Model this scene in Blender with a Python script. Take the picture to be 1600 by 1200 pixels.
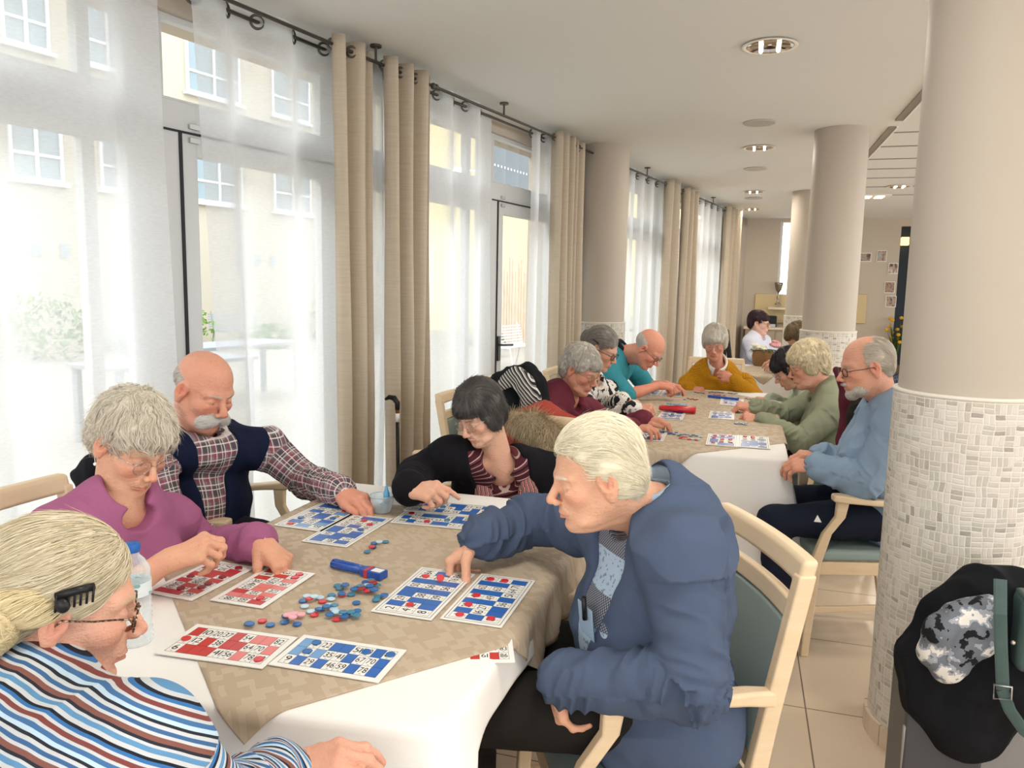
import bpy, math, random
import numpy as np
from mathutils import Vector, Matrix, Euler
random.seed(7); RNG = np.random.default_rng(11)
SC = bpy.context.scene
COL = SC.collection
PI = math.pi
for o in list(bpy.data.objects): bpy.data.objects.remove(o)

# ------------------------------------------------------------------ camera
EYE = np.array([0.0, 0.0, 1.55])
def _n(v):
    v = np.array(v, float); return v/np.linalg.norm(v)
_up = -_n([-176, -9473, -1200]); _a = np.array([363, 145, -1200.0]); _a = _a - _up*_a.dot(_up)
_Y = _n(_a); _X = np.cross(_Y, _up)
CAMR = np.array([_X, _Y, _up])                      # world = CAMR @ camera axes
cam_d = bpy.data.cameras.new('camera'); cam_d.sensor_width = 36; cam_d.lens = 36*1200/1600
cam_d.clip_start = 0.05; cam_d.clip_end = 300
cam = bpy.data.objects.new('camera', cam_d); COL.objects.link(cam)
cam.matrix_world = Matrix([[*CAMR[0], EYE[0]], [*CAMR[1], EYE[1]], [*CAMR[2], EYE[2]], [0, 0, 0, 1]])
SC.camera = cam
# ------------------------------------------------------------------ world and exposure
SC.view_settings.view_transform = 'Standard'; SC.view_settings.look = 'None'
SC.view_settings.gamma = 1; SC.view_settings.use_curve_mapping = False
SC.view_settings.exposure = 0.88
w = bpy.data.worlds.new('sky'); SC.world = w; w.use_nodes = True
bg = w.node_tree.nodes['Background']; bg.inputs[0].default_value = (0.90, 0.95, 1.0, 1); bg.inputs[1].default_value = 2.3
def area(name, loc, size, power, rot, color=(1, 1, 1), spread=PI, sizey=None):
    d = bpy.data.lights.new(name, 'AREA'); d.energy = power; d.color = color; d.size = size; d.spread = spread
    if sizey: d.shape = 'RECTANGLE'; d.size_y = sizey
    o = bpy.data.objects.new(name, d); o.location = loc; o.rotation_euler = rot; COL.objects.link(o); return o
sun_d = bpy.data.lights.new('sun', 'SUN'); sun_d.energy = .6; sun_d.angle = math.radians(20); sun_d.color = (1, .95, .86)
sun = bpy.data.objects.new('sun', sun_d); COL.objects.link(sun); sun.rotation_euler = (math.radians(58), 0, math.radians(-62))
SC.cycles.max_bounces = 7; SC.cycles.diffuse_bounces = 4; SC.cycles.glossy_bounces = 2
SC.cycles.transmission_bounces = 5; SC.cycles.transparent_max_bounces = 12
SC.cycles.sample_clamp_indirect = 6; SC.cycles.caustics_reflective = False; SC.cycles.caustics_refractive = False
SC.cycles.use_denoising = True

# ------------------------------------------------------------------ places
def P(px, py, y):
    """the point on the view line through a photograph point that lies at depth y of the room"""
    r = CAMR @ np.array([px-800, 600-py, -1200.0]); return EYE + r*(y/r[1])
def Z(px, py, z):
    r = CAMR @ np.array([px-800, 600-py, -1200.0]); return EYE + r*((z-EYE[2])/r[2])
K = 0.938
W0 = np.array([-2.43, 3.21])*K; WU = np.array([.2022, .9793]); WN = np.array([.9793, -.2022])
WANG = math.atan2(WU[1], WU[0])
def W(s, off, z):
    """point at distance s along the window wall, off inward of it, height z"""
    p = W0 + WU*(s*K) + WN*(off*K); return (p[0], p[1], z)
def wz(z): return 1.55+(z-1.55)*K
CEIL = 2.86

# ------------------------------------------------------------------ tags and meshes
def tag(o, label=None, cat=None, group=None, kind=None):
    if label: o['label'] = label
    if cat: o['category'] = cat
    if group: o['group'] = group
    if kind: o['kind'] = kind
    return o
def empty(name, loc, label, cat, group=None, rz=0):
    o = bpy.data.objects.new(name, None); COL.objects.link(o); o.location = loc; o.rotation_euler.z = rz
    o.empty_display_size = .05
    return tag(o, label, cat, group)
def mesh_np(name, V, F, mat=None, parent=None, smooth=True, mats=None, mi=None):
    """V (n,3) array, F list of faces or an (m,3)/(m,4) array"""
    me = bpy.data.meshes.new(name)
    V = np.asarray(V, np.float32)
    if isinstance(F, np.ndarray):
        k = F.shape[1]; m = len(F)
        me.vertices.add(len(V)); me.vertices.foreach_set('co', V.ravel())
        me.loops.add(m*k); me.loops.foreach_set('vertex_index', F.astype(np.int32).ravel())
        me.polygons.add(m); me.polygons.foreach_set('loop_start', np.arange(m, dtype=np.int32)*k)
        me.update(calc_edges=True)
    else:
        me.from_pydata(V.tolist(), [], [list(map(int, f)) for f in F])
    for x in (mats if mats else ([mat] if mat else [])): me.materials.append(x)
    if mi is not None: me.polygons.foreach_set('material_index', np.asarray(mi, np.int32))
    me.polygons.foreach_set('use_smooth', np.full(len(me.polygons), bool(smooth)))
    me.update()
    o = bpy.data.objects.new(name, me); COL.objects.link(o)
    if parent: put(o, parent)
    return o
def world_of(o):
    M = Matrix.LocRotScale(o.location, o.rotation_euler, o.scale)
    return M if o.parent is None else world_of(o.parent) @ o.matrix_parent_inverse @ M
def put(o, parent):
    """parent o, whose mesh is written in the room's frame, under parent"""
    o.parent = parent; o.matrix_parent_inverse = world_of(parent).inverted()
    return o
def frame(d, up=(0, 0, 1)):
    d = _n(d); up = np.array(up, float)
    if abs(d.dot(_n(up))) > .98: up = np.array([1.0, 0, 0])
    s = _n(np.cross(up, d)); return np.array([s, np.cross(d, s), d])      # rows: side, up, forward
class MB:
    def __init__(s): s.v = []; s.f = []; s.m = []; s.cur = 0
    def add(s, V, F):
        b = len(s.v); s.v += [tuple(map(float, q)) for q in V]; s.f += [tuple(i+b for i in f) for f in F]; s.m += [s.cur]*len(F); return s
    def box(s, c, size, R=None, ax=None):
        h = np.array(size)/2; V = []
        for x in (-1, 1):
            for y in (-1, 1):
                for z in (-1, 1): V.append(np.array([x, y, z])*h)
        V = np.array(V)
        if R is not None: V = V @ np.array(R.to_3x3() if hasattr(R, 'to_3x3') else R).T
        V = V+np.array(c)
        return s.add(V, [(0, 1, 3, 2), (4, 6, 7, 5), (0, 4, 5, 1), (2, 3, 7, 6), (0, 2, 6, 4), (1, 5, 7, 3)])
    def bar(s, a, b, w, h, up=(0, 0, 1)):
        a = np.array(a, float); b = np.array(b, float); f = frame(b-a, up); L = np.linalg.norm(b-a)
        return s.box((a+b)/2, (w, h, L), R=f.T)
    def tube(s, pts, r, n=10, closed=False, cap=True, up=(0, 0, 1), flat=1.0, twist=0):
        pts = np.array(pts, float); k = len(pts); rr = np.broadcast_to(np.array(r, float), (k,))
        V = []; last = None
        for i in range(k):
            if closed: d = pts[(i+1) % k]-pts[i-1]
            else: d = pts[min(i+1, k-1)]-pts[max(i-1, 0)]
            f = frame(d, up if last is None else last); last = f[1]
            for j in range(n):
                t = 2*PI*j/n+twist; V.append(pts[i]+rr[i]*(math.cos(t)*f[0]+flat*math.sin(t)*f[1]))
        F = []
        for i in range(k if closed else k-1):
            for j in range(n):
                a = i*n+j; b = i*n+(j+1) % n; c = ((i+1) % k)*n+(j+1) % n; d = ((i+1) % k)*n+j; F.append((a, b, c, d))
        if cap and not closed: F.append(tuple(range(n-1, -1, -1))); F.append(tuple((k-1)*n+j for j in range(n)))
        return s.add(V, F)
    def cyl(s, a, b, r, r2=None, n=24): return s.tube([a, b], [r, r if r2 is None else r2], n)
    def torus(s, c, ax, R, r, n=24, m=8):
        f = frame(ax); return s.tube([np.array(c)+R*(math.cos(t)*f[0]+math.sin(t)*f[1]) for t in np.linspace(0, 2*PI, n, endpoint=False)], r, m, closed=True)
    def lathe(s, c, prof, n=32, ax=(0, 0, 1)):
        """prof: list of (radius, height)"""
        f = frame(ax); c = np.array(c, float); V = []; F = []
        for r, h in prof:
            for j in range(n):
                t = 2*PI*j/n; V.append(c+f[2]*h+r*(math.cos(t)*f[0]+math.sin(t)*f[1]))
        for i in range(len(prof)-1):
            for j in range(n): F.append((i*n+j, i*n+(j+1) % n, (i+1)*n+(j+1) % n, (i+1)*n+j))
        F.append(tuple(range(n-1, -1, -1))); F.append(tuple((len(prof)-1)*n+j for j in range(n)))
        return s.add(V, F)
    def ball(s, c, r, n=16, m=10, R=None):
        c = np.array(c, float); r = np.broadcast_to(np.array(r, float), (3,)); V = []; F = []
        for i in range(m+1):
            a = PI*i/m
            for j in range(n):
                t = 2*PI*j/n; p = np.array([math.sin(a)*math.cos(t), math.sin(a)*math.sin(t), math.cos(a)])*r
                V.append(c+(p if R is None else np.array(R) @ p))
        for i in range(m):
            for j in range(n): F.append((i*n+j, (i+1)*n+j, (i+1)*n+(j+1) % n, i*n+(j+1) % n))
        return s.add(V, F)
    def prism(s, poly, a, b):
        """poly: points in the plane spanned so that p + a .. p + b is the solid"""
        n = len(poly); a = np.array(a, float); b = np.array(b, float)
        V = [np.array(p)+a for p in poly]+[np.array(p)+b for p in poly]
        F = [tuple(range(n-1, -1, -1)), tuple(range(n, 2*n))]+[(i, (i+1) % n, (i+1) % n+n, i+n) for i in range(n)]
        return s.add(V, F)
    def grid(s, G):
        G = np.array(G); a, b = G.shape[:2]
        return s.add(G.reshape(-1, 3), [(i*b+j, (i+1)*b+j, (i+1)*b+j+1, i*b+j+1) for i in range(a-1) for j in range(b-1)])
    def build(s, name, mat, parent=None, smooth=False, bevel=0, seg=2, solid=0, sub=0):
        o = mesh_np(name, s.v, s.f, None if isinstance(mat, (list, tuple)) else mat, parent, smooth, mats=mat if isinstance(mat, (list, tuple)) else None, mi=s.m)
        if solid: md = o.modifiers.new('thickness', 'SOLIDIFY'); md.thickness = solid; md.offset = 0
        if bevel:
            md = o.modifiers.new('bevel', 'BEVEL'); md.width = bevel; md.segments = seg; md.limit_method = 'ANGLE'; md.angle_limit = .7
            o.data.polygons.foreach_set('use_smooth', np.ones(len(o.data.polygons), bool)); md.harden_normals = True
        if sub: md = o.modifiers.new('subdivision', 'SUBSURF'); md.levels = sub; md.render_levels = sub
        return o
def copy_thing(o, M=None, label=None, group=None):
    """copy a thing with its parts and sub-parts; M moves it in the room"""
    c = o.copy(); COL.objects.link(c)
    if M is not None: c.matrix_world = M
    if label: c['label'] = label
    if group: c['group'] = group
    def rec(a, b):
        for ch in [x for x in bpy.data.objects if x.parent == a]:
            d = ch.copy(); COL.objects.link(d); d.parent = b; rec(ch, d)
    rec(o, c); return c

# ------------------------------------------------------------------ materials
class NT:
    """small helper around a material's nodes"""
    def __init__(s, name, rough=.6, color=(.8, .8, .8), spec=.3, metal=0):
        s.m = bpy.data.materials.new(name); s.m.use_nodes = True; s.t = s.m.node_tree; s.b = s.t.nodes['Principled BSDF']
        s.b.inputs['Base Color'].default_value = (*color, 1); s.b.inputs['Roughness'].default_value = rough
        s.b.inputs['Specular IOR Level'].default_value = spec; s.b.inputs['Metallic'].default_value = metal
        s.out = s.t.nodes['Material Output']
    def n(s, typ, **kw):
        x = s.t.nodes.new('ShaderNode'+typ)
        for k, v in kw.items():
            setattr(x, k, v)
        return x
    def set(s, inp, v):
        if isinstance(v, bpy.types.NodeSocket): s.t.links.new(v, inp)
        elif isinstance(v, bpy.types.Node): s.t.links.new(v.outputs[0], inp)
        elif isinstance(v, (tuple, list)) and len(v) == 3 and inp.type == 'RGBA': inp.default_value = (*v, 1)
        else: inp.default_value = v
    def math(s, op, a, b=None, c=None, clamp=False):
        x = s.n('Math', operation=op); x.use_clamp = clamp
        for i, v in enumerate((a, b, c)):
            if v is not None: s.set(x.inputs[i], v)
        return x.outputs[0]
    def mix(s, f, a, b, mode='MIX'):
        x = s.n('MixRGB', blend_type=mode)
        s.set(x.inputs[0], f); s.set(x.inputs[1], a); s.set(x.inputs[2], b); return x.outputs[0]
    def co(s, kind='Object', scale=(1, 1, 1), rot=(0, 0, 0), src=None):
        t = src if src is not None else s.n('TexCoord').outputs[kind]
        m = s.n('Mapping'); s.t.links.new(t, m.inputs[0]); m.inputs['Scale'].default_value = scale; m.inputs['Rotation'].default_value = rot
        return m.outputs[0]
    def attr(s, name, out='Vector'):
        a = s.n('Attribute'); a.attribute_name = name; return a.outputs[out]
    def noise(s, co, scale=5, detail=3, rough=.5, out=0):
        x = s.n('TexNoise'); s.set(x.inputs['Vector'], co); x.inputs['Scale'].default_value = scale; x.inputs['Detail'].default_value = detail; x.inputs['Roughness'].default_value = rough
        return x.outputs[out]
    def ramp(s, f, stops, const=False):
        x = s.n('ValToRGB'); s.set(x.inputs[0], f); e = x.color_ramp.elements
        if const: x.color_ramp.interpolation = 'CONSTANT'
        e[0].position = stops[0][0]; e[0].color = (*stops[0][1], 1); e[1].position = stops[-1][0]; e[1].color = (*stops[-1][1], 1)
        for p, c in stops[1:-1]: k = e.new(p); k.color = (*c, 1)
        return x.outputs[0]
    def sep(s, v):
        x = s.n('SeparateXYZ'); s.set(x.inputs[0], v); return x.outputs
    def comb(s, a, b, c=0.0):
        x = s.n('CombineXYZ'); s.set(x.inputs[0], a); s.set(x.inputs[1], b); s.set(x.inputs[2], c); return x.outputs[0]
    def color(s, v): s.set(s.b.inputs['Base Color'], v); return s
    def bump(s, h, strength=.3, dist=.01):
        x = s.n('Bump'); s.set(x.inputs['Height'], h); x.inputs['Strength'].default_value = strength; x.inputs['Distance'].default_value = dist
        s.t.links.new(x.outputs[0], s.b.inputs['Normal']); return s
def hexc(h):
    h = h.lstrip('#'); c = [int(h[i:i+2], 16)/255 for i in (0, 2, 4)]
    return tuple(x/12.92 if x <= .04045 else ((x+.055)/1.055)**2.4 for x in c)
def plain(name, c, rough=.6, spec=.3, metal=0, var=0, vs=30, bump=0, bs=200, bd=.002, emit=0):
    m = NT(name, rough, hexc(c) if isinstance(c, str) else c, spec, metal)
    cc = hexc(c) if isinstance(c, str) else c
    if var:
        f = m.noise(m.co(), vs, 4)
        m.color(m.mix(f, tuple(x*(1-var) for x in cc), tuple(min(1, x*(1+var)) for x in cc)))
    if bump: m.bump(m.noise(m.co(), bs, 3), bump, bd)
    if emit: m.b.inputs['Emission Color'].default_value = (*cc, 1); m.b.inputs['Emission Strength'].default_value = emit
    return m.m
# ================================================================== the room
m = NT('floor_tiles', .28, spec=.5); co = m.sep(m.co())
def _g(v, off):
    a = m.math('FRACT', m.math('DIVIDE', m.math('SUBTRACT', v, off), .633)); return m.math('MINIMUM', a, m.math('SUBTRACT', 1.0, a))
ge = m.math('LESS_THAN', m.math('MINIMUM', _g(co[0], .304-6.33), _g(co[1], 2.92-12.66)), .0042)
tile = m.mix(m.noise(m.co(), 3, 4), hexc('cdb8a0'), hexc('d8c5ae'))
m.color(m.mix(ge, tile, hexc('6f5f50'))); m.set(m.b.inputs['Roughness'], m.mix(ge, (.25,)*3, (.8,)*3)); M_FLOOR = m.m
m = NT('ceiling_paint', .85); m.color(m.mix(m.noise(m.co(), .6, 2), hexc('dcdeda'), hexc('e2e3e0'))); m.bump(m.noise(m.co(), 60, 3), .05); M_CEIL = m.m
m = NT('wall_paint', .8); m.color(m.mix(m.noise(m.co(), 1.5, 3), hexc('bbaf9f'), hexc('c2b7a8'))); M_WALL = m.m
M_COLUMN = plain('column_paint', 'b8ad9f', .55, var=.03, vs=2)
M_WHITE = plain('white_frame', 'cfd0cf', .45)
M_DARKLINE = plain('dark_seal', '2a2a2c', .6)
_pl = [W(-8.2, -.5, 0), (7.1, -5, 0), (7.1, 17, 0), W(14.6, -.5, 0)]
floor = MB().prism(_pl, (0, 0, -.1), (0, 0, 0)).build('floor', M_FLOOR); tag(floor, kind='structure')
ceil = MB().prism(_pl, (0, 0, CEIL), (0, 0, CEIL+.2)).build('ceiling', M_CEIL); tag(ceil, kind='structure')
BACKY = 14.9
def struct(o): return tag(o, kind='structure')
# far wall with a narrow window, a recess at its left, a dark doorway at its right
xa, xb = P(1217, 400, BACKY)[0], P(1232, 400, BACKY)[0]+.12
zt, zb = P(1220, 347, BACKY)[2], P(1220, 462, BACKY)[2]
mb = MB()
for x0, x1, z0, z1 in ((-1.5, xa, 0, CEIL), (xb, 2.55, 0, CEIL), (3.7, 8, 0, CEIL), (xa, xb, 0, zb), (xa, xb, zt, CEIL), (2.55, 3.7, 2.72, CEIL)):
    mb.box(((x0+x1)/2, BACKY+.1, (z0+z1)/2), (x1-x0, .2, z1-z0))
struct(mb.build('wall_back', M_WALL))
mb = MB().box((xa+.02, BACKY+.05, (zt+zb)/2), (.05, .08, zt-zb)).box((xb-.02, BACKY+.05, (zt+zb)/2), (.05, .08, zt-zb)).box(((xa+xb)/2, BACKY+.05, zb), (xb-xa, .08, .05))
struct(mb.build('window_5', M_WHITE))
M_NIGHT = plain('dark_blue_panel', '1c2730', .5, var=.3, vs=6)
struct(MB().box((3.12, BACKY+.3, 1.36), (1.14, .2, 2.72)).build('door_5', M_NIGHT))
# wall behind the photographer and the right side, with wide unseen openings added to let in fill daylight
mb = MB()
for x0, x1, z0, z1 in ((-4, -2.6, 0, CEIL), (-2.6, 6.6, 0, .8), (-2.6, 6.6, 2.5, CEIL), (1.8, 2.2, .8, 2.5), (6.6, 8, 0, CEIL)): mb.box(((x0+x1)/2, -3.6, (z0+z1)/2), (x1-x0, .2, z1-z0))
struct(mb.build('wall_front', M_WALL))
mb = MB()
for y0, y1, z0, z1 in ((-3.7, -2.5, 0, CEIL), (-2.5, 14, 0, .7), (-2.5, 14, 2.55, CEIL), (2.2, 2.6, .7, 2.55), (7.6, 8, .7, 2.55), (14, 15.2, 0, CEIL)): mb.box((7.0, (y0+y1)/2, (z0+z1)/2), (.2, y1-y0, z1-z0))
struct(mb.build('wall_right', M_WALL))
# window wall : solid piers and lintel at off = -.25
mb = MB()
def wbox(mb, s0, s1, o0, o1, z0, z1):
    poly = [W(s0, o0, 0), W(s1, o0, 0), W(s1, o1, 0), W(s0, o1, 0)]
    return mb.prism(poly, (0, 0, z0), (0, 0, z1))
ZU0, ZU1, ZL = wz(2.42), wz(2.80), wz(2.16)         # upper light, lower light top
for s0, s1 in ((-7.6, -6.4), (4.18, 5.1), (7.35, 8.15), (10.95, 13.1)): wbox(mb, s0, s1, -.5, -.2, 0, CEIL)
wbox(mb, -7.6, 13.1, -.5, -.2, ZU1, CEIL)
struct(mb.build('wall_left', M_WALL))
def unit(idx, s0, s1, lights, upper):
    """a glazed unit from s0 to s1; lights = (a, b, zbottom) lower panes"""
    mb = MB(); o0, o1 = -.29, -.23
    edges = sorted([s0]+[x for l in lights for x in l[:2]]+[s1])
    for a, b in zip(edges[0::2], edges[1::2]):       # mullions between the lower panes
        wbox(mb, a, b, o0, o1, 0, ZU0-.01)
    ue = sorted([s0]+[x for l in upper for x in l[:2]]+[s1])
    for a, b in zip(ue[0::2], ue[1::2]): wbox(mb, a, b, o0, o1, ZU0-.01, ZU1)
    wbox(mb, s0, s1, o0+.005, o1-.003, ZL, ZU0); wbox(mb, s0, s1, o0+.005, o1-.003, 0, .14); wbox(mb, s0, s1, o0+.005, o1-.003, ZU1-.03, ZU1)
    fr = mb.build('window_%d' % idx, M_WHITE, bevel=.004); struct(fr)
    g = MB()
    for a, b in lights: wbox(g, a, b, -.265, -.258, .14, ZL)
    for a, b in upper: wbox(g, a, b, -.265, -.258, ZU0, ZU1)
    g.build('pane', M_GLASS, fr)
    return fr
m = NT('window_glass', .02); gb = m.n('BsdfGlass'); gb.inputs['IOR'].default_value = 1.45; tr = m.n('BsdfTransparent'); gl = m.n('BsdfGlossy'); gl.inputs['Roughness'].default_value = .02
mx = m.n('MixShader'); fz = m.n('Fresnel'); fz.inputs[0].default_value = 1.25; m.set(mx.inputs[0], m.math('MULTIPLY', fz.outputs[0], .22)); m.t.links.new(tr.outputs[0], mx.inputs[1]); m.t.links.new(gl.outputs[0], mx.inputs[2]); m.t.links.new(mx.outputs[0], m.out.inputs[0]); M_GLASS = m.m
unit(1, -6.4, 1.14, [(-6.3, -5.3), (-5.2, -4.2), (-4.1, -3.3), (-3.18, -2.35), (-2.2, -1.3), (-1.22, -.54), (-.48, -.325), (.06, .95)], [(-6.3, -5.3), (-5.2, -4.2), (-4.1, -3.3), (-3.18, -2.35), (-2.2, -1.3), (-1.22, -.54), (-.48, -.325), (-.12, .95)])
unit(2, 1.14, 4.18, [(1.2, 2.0), (2.06, 2.6), (2.66, 2.82), (3.2, 4.1)], [(1.2, 2.0), (2.06, 2.6), (2.66, 2.82), (3.03, 4.1)])
unit(3, 5.1, 7.35, [(5.2, 5.65), (5.72, 6.2), (6.3, 7.25)], [(5.2, 5.65), (5.72, 6.2), (6.3, 7.25)])
unit(4, 8.15, 10.95, [(8.3, 9.0), (9.08, 9.9), (10.0, 10.85)], [(8.3, 9.0), (9.08, 9.9), (10.0, 10.85)])
# door leaves' seams, hinges and handles
def door_bits(s_seam, idx, s_h):
    mb = MB(); wbox(mb, s_seam-.008, s_seam+.008, -.231, -.222, .05, wz(2.266)); wbox(mb, s_seam-.1, s_seam+1.08, -.231, -.222, wz(2.262), wz(2.272))
    d = struct(mb.build('door_%d' % idx, M_DARKLINE))
    h = MB()
    for z in (wz(2.30), wz(2.235)): wbox(h, s_seam+.05, s_seam+.11, -.231, -.215, z-.012, z+.012)
    h.build('hinge', plain('hinge_metal', 'bfc0c0', .35, metal=.6), d, bevel=.002)
    h = MB(); q = np.array(W(s_h, -.2, 1.05)); wbox(h, s_h-.02, s_h+.02, -.231, -.215, .95, 1.15)
    h.tube([W(s_h, -.22, 1.08), W(s_h, -.17, 1.08), W(s_h+.02, -.16, 1.08), W(s_h+.14, -.16, 1.075)], .009, 8)
    h.build('door_handle', plain('handle_metal', '5a5a58', .35, metal=.8), d)
door_bits(-.04, 1, .02); door_bits(3.1, 2, 3.14); door_bits(6.23, 3, 6.26); door_bits(9.95, 4, 9.97)
# ceiling: right-hand zone of panels with slots
mb = MB(); x0 = 1.05
for a, b in ((5.1, 6.6), (6.85, 9.0)): mb.box((x0, (a+b)/2, CEIL-.006), (.05, b-a, .012))
for y in (7.1, 7.75, 8.45, 9.1, 9.8, 10.6, 11.5): mb.box((3.4, y, CEIL-.004), (4.7, .012, .008))
M_SLOT = plain('slot_metal', '8e8a82', .5); struct(mb.build('trim_1', M_SLOT))
mb = MB(); mb.box((x0+.035, 5.85, CEIL-.008), (.014, 1.5, .016)).box((x0+.035, 7.9, CEIL-.008), (.014, 2.1, .016)); struct(mb.build('trim_2', plain('white_trim', 'f3efe8', .4)))
# baseboards
mb = MB(); mb.box((-.6+2, BACKY-.008, .04), (5, .016, .08)); struct(mb.build('baseboard_back', M_COLUMN))

# ------------------------------------------------------------------ columns
m = NT('pebble_mosaic', .45); uv = m.n('UVMap').outputs[0]
uv = m.n('VectorMath', operation='ADD'); _u = m.n('UVMap').outputs[0]; nz = m.noise(_u, 9, 2, out=1)
sc_ = m.n('VectorMath', operation='SCALE'); m.set(sc_.inputs[0], nz); sc_.inputs['Scale'].default_value = .022; m.set(uv.inputs[0], _u); m.set(uv.inputs[1], sc_.outputs[0])
s_ = m.sep(uv.outputs[0]); C_ = .0325
cx, cy = m.math('DIVIDE', s_[0], C_), m.math('DIVIDE', s_[1], C_)
ix, iy = m.math('FLOOR', cx), m.math('FLOOR', cy); fx, fy = m.math('FRACT', cx), m.math('FRACT', cy)
wn = m.n('TexWhiteNoise'); wn.noise_dimensions = '3D'; m.set(wn.inputs['Vector'], m.comb(ix, iy, 3.0))
hv = m.math('GREATER_THAN', wn.outputs['Value'], .5)
a_ = m.mix(hv, m.comb(fx, fy), m.comb(fy, fx)); s2 = m.sep(a_)        # along, across in cell
across = m.math('MULTIPLY', s2[1], 2.0); ib = m.math('FLOOR', across); fb = m.math('FRACT', across)
e1 = m.math('MINIMUM', s2[0], m.math('SUBTRACT', 1.0, s2[0])); e2 = m.math('MULTIPLY', m.math('MINIMUM', fb, m.math('SUBTRACT', 1.0, fb)), .5)
edge = m.math('MINIMUM', e1, e2); grout = m.math('LESS_THAN', edge, .045)
wn2 = m.n('TexWhiteNoise'); m.set(wn2.inputs['Vector'], m.comb(ix, iy, m.math('ADD', ib, 7.0)))
stone = m.ramp(wn2.outputs['Value'], [(0, hexc('c9c3b8')), (.25, hexc('b4ada1')), (.45, hexc('cbc5bb')), (.6, hexc('bdb4a8')), (.72, hexc('b3aea4')), (.82, hexc('c8beb4')), (.9, hexc('a39b8f')), (.96, hexc('8d857b'))], True)
stone = m.mix(m.math('MULTIPLY', m.noise(m.co('Object'), 140, 4), .35), stone, hexc('e6e1d8'))
m.color(m.mix(grout, stone, hexc('ddd7cb'))); m.bump(m.math('MINIMUM', edge, .1), .6, .02); M_MOSAIC = m.m
M_RIM = plain('stone_rim', 'ded8cc', .6)
def column(name, c, r, label):
    root = empty(name, (c[0], c[1], 0), label, 'column', 'round columns of the room')
    mb = MB().lathe((c[0], c[1], 1.235), [(r-.006, 0), (r-.006, CEIL-1.235)], 64); mb.build('shaft', M_COLUMN, root, smooth=False)
    n = 72; V = []; F = []; uvs = []
    for j in range(n+1):
        t = 2*PI*j/n
        for z in (.07, 1.235): V.append((c[0]+(r+.008)*math.cos(t), c[1]+(r+.008)*math.sin(t), z)); uvs.append((t*r, z))
    for j in range(n): F.append((2*j, 2*j+2, 2*j+3, 2*j+1))
    o = mesh_np('mosaic_cladding', V, F, M_MOSAIC, root)
    ul = o.data.uv_layers.new(name='UVMap')
    for p in o.data.polygons:
        for li, vi in zip(p.loop_indices, p.vertices): ul.data[li].uv = uvs[vi]
    rim = MB(); rim.lathe((c[0], c[1], 1.226), [(r-.006, 0), (r+.009, 0), (r+.011, .006), (r+.009, .012), (r-.006, .012)], 64); rim.build('rim', M_RIM, root, smooth=True)
    k = MB()
    for j in range(12):
        t0, t1 = 2*PI*(j+.02)/12, 2*PI*(j+.98)/12
        pts = [(c[0]+R*math.cos(t), c[1]+R*math.sin(t), 0) for R, ts in ((r+.006, np.linspace(t0, t1, 5)), (r+.02, np.linspace(t1, t0, 5))) for t in ts]
        k.prism(pts, (0, 0, 0), (0, 0, .075))
    k.build('skirting', M_FLOOR, root)
    for p in bpy.data.objects[root.name].children_recursive:
        if p.name.startswith('shaft'): p.data.polygons.foreach_set('use_smooth', np.ones(len(p.data.polygons), bool)); md = p.modifiers.new('e', 'EDGE_SPLIT')
    return root
column('column', (.728, 2.86), .213, 'nearest round column, clad in pale stone mosaic below, at the right edge')
column('column', (.69, 6.94), .215, 'second round column along the row, behind the man in light blue')
column('column', (.75, 11.0), .215, 'farthest round column of the row, partly behind the second one')
column('column', (-1.30, 7.3), .225, 'round taupe column standing against the curtained windows')

# ------------------------------------------------------------------ ceiling lamps and speakers
M_CHROME = plain('lamp_reflector', 'cfc9c0', .06, metal=1); M_PLATE = plain('speaker_grille', 'b9b7ad', .6, var=.1, vs=300)
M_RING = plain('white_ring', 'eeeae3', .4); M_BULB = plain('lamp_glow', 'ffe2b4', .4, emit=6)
LK = .936
for i, (x, y) in enumerate([(.061, 4.825*LK), (.062, 8.115*LK), (.046, 11.618*LK), (.05, 14.014*LK), (1.75, 11.3*LK)]):
    lab = ['ceiling downlight nearest the camera, chrome bowl in a white ring', 'second ceiling downlight from the camera, beyond the first speaker', 'third ceiling downlight in the row', 'farthest ceiling downlight in the row, near the end curtain', 'small ceiling downlight beside the slotted ceiling panels'][i]
    r = empty('ceiling_downlight', (x, y, CEIL), lab, 'ceiling light', 'recessed downlights')
    R = .145
    mb = MB(); mb.lathe((x, y, CEIL-.008), [(R, .0), (R+.0, .0), (R-.004, -.004), (R-.022, -.002), (R-.026, .012), (R, .008)], 48); mb.f = mb.f[:-2]; mb.m = mb.m[:-2]; mb.build('ring', M_RING, r, smooth=True)
    mb = MB(); mb.lathe((x, y, CEIL-.011), [(R-.024, 0), (R-.04, .004), (R-.08, .007), (.012, .009)], 24)
    mb.f = mb.f[:-2]; mb.m = mb.m[:-2]; mb.build('reflector', M_CHROME, r)
    mb = MB()
    for a in (-.045, .045): mb.tube([(x+a, y-.07, CEIL-.012), (x+a, y+.07, CEIL-.012)], .011, 8)
    mb.build('bulb', M_BULB, r)
    area('downlight_lamp', (x, y, CEIL-.03), .22, 9, (0, 0, 0), (1, .92, .80))
for x, y in ((.06, 1.3), (2.6, 1.0), (2.6, 4.0), (2.6, 7.0), (5, 1), (5, 4), (5, 7.5), (.06, -2), (2.6, -2), (-1.5, -1.5)): area('ceiling_fill', (x, y, CEIL-.03), .5, 12, (0, 0, 0), (1, .96, .90))  # unseen fill lights without fixtures, added under the ceiling to brighten the room
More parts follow.
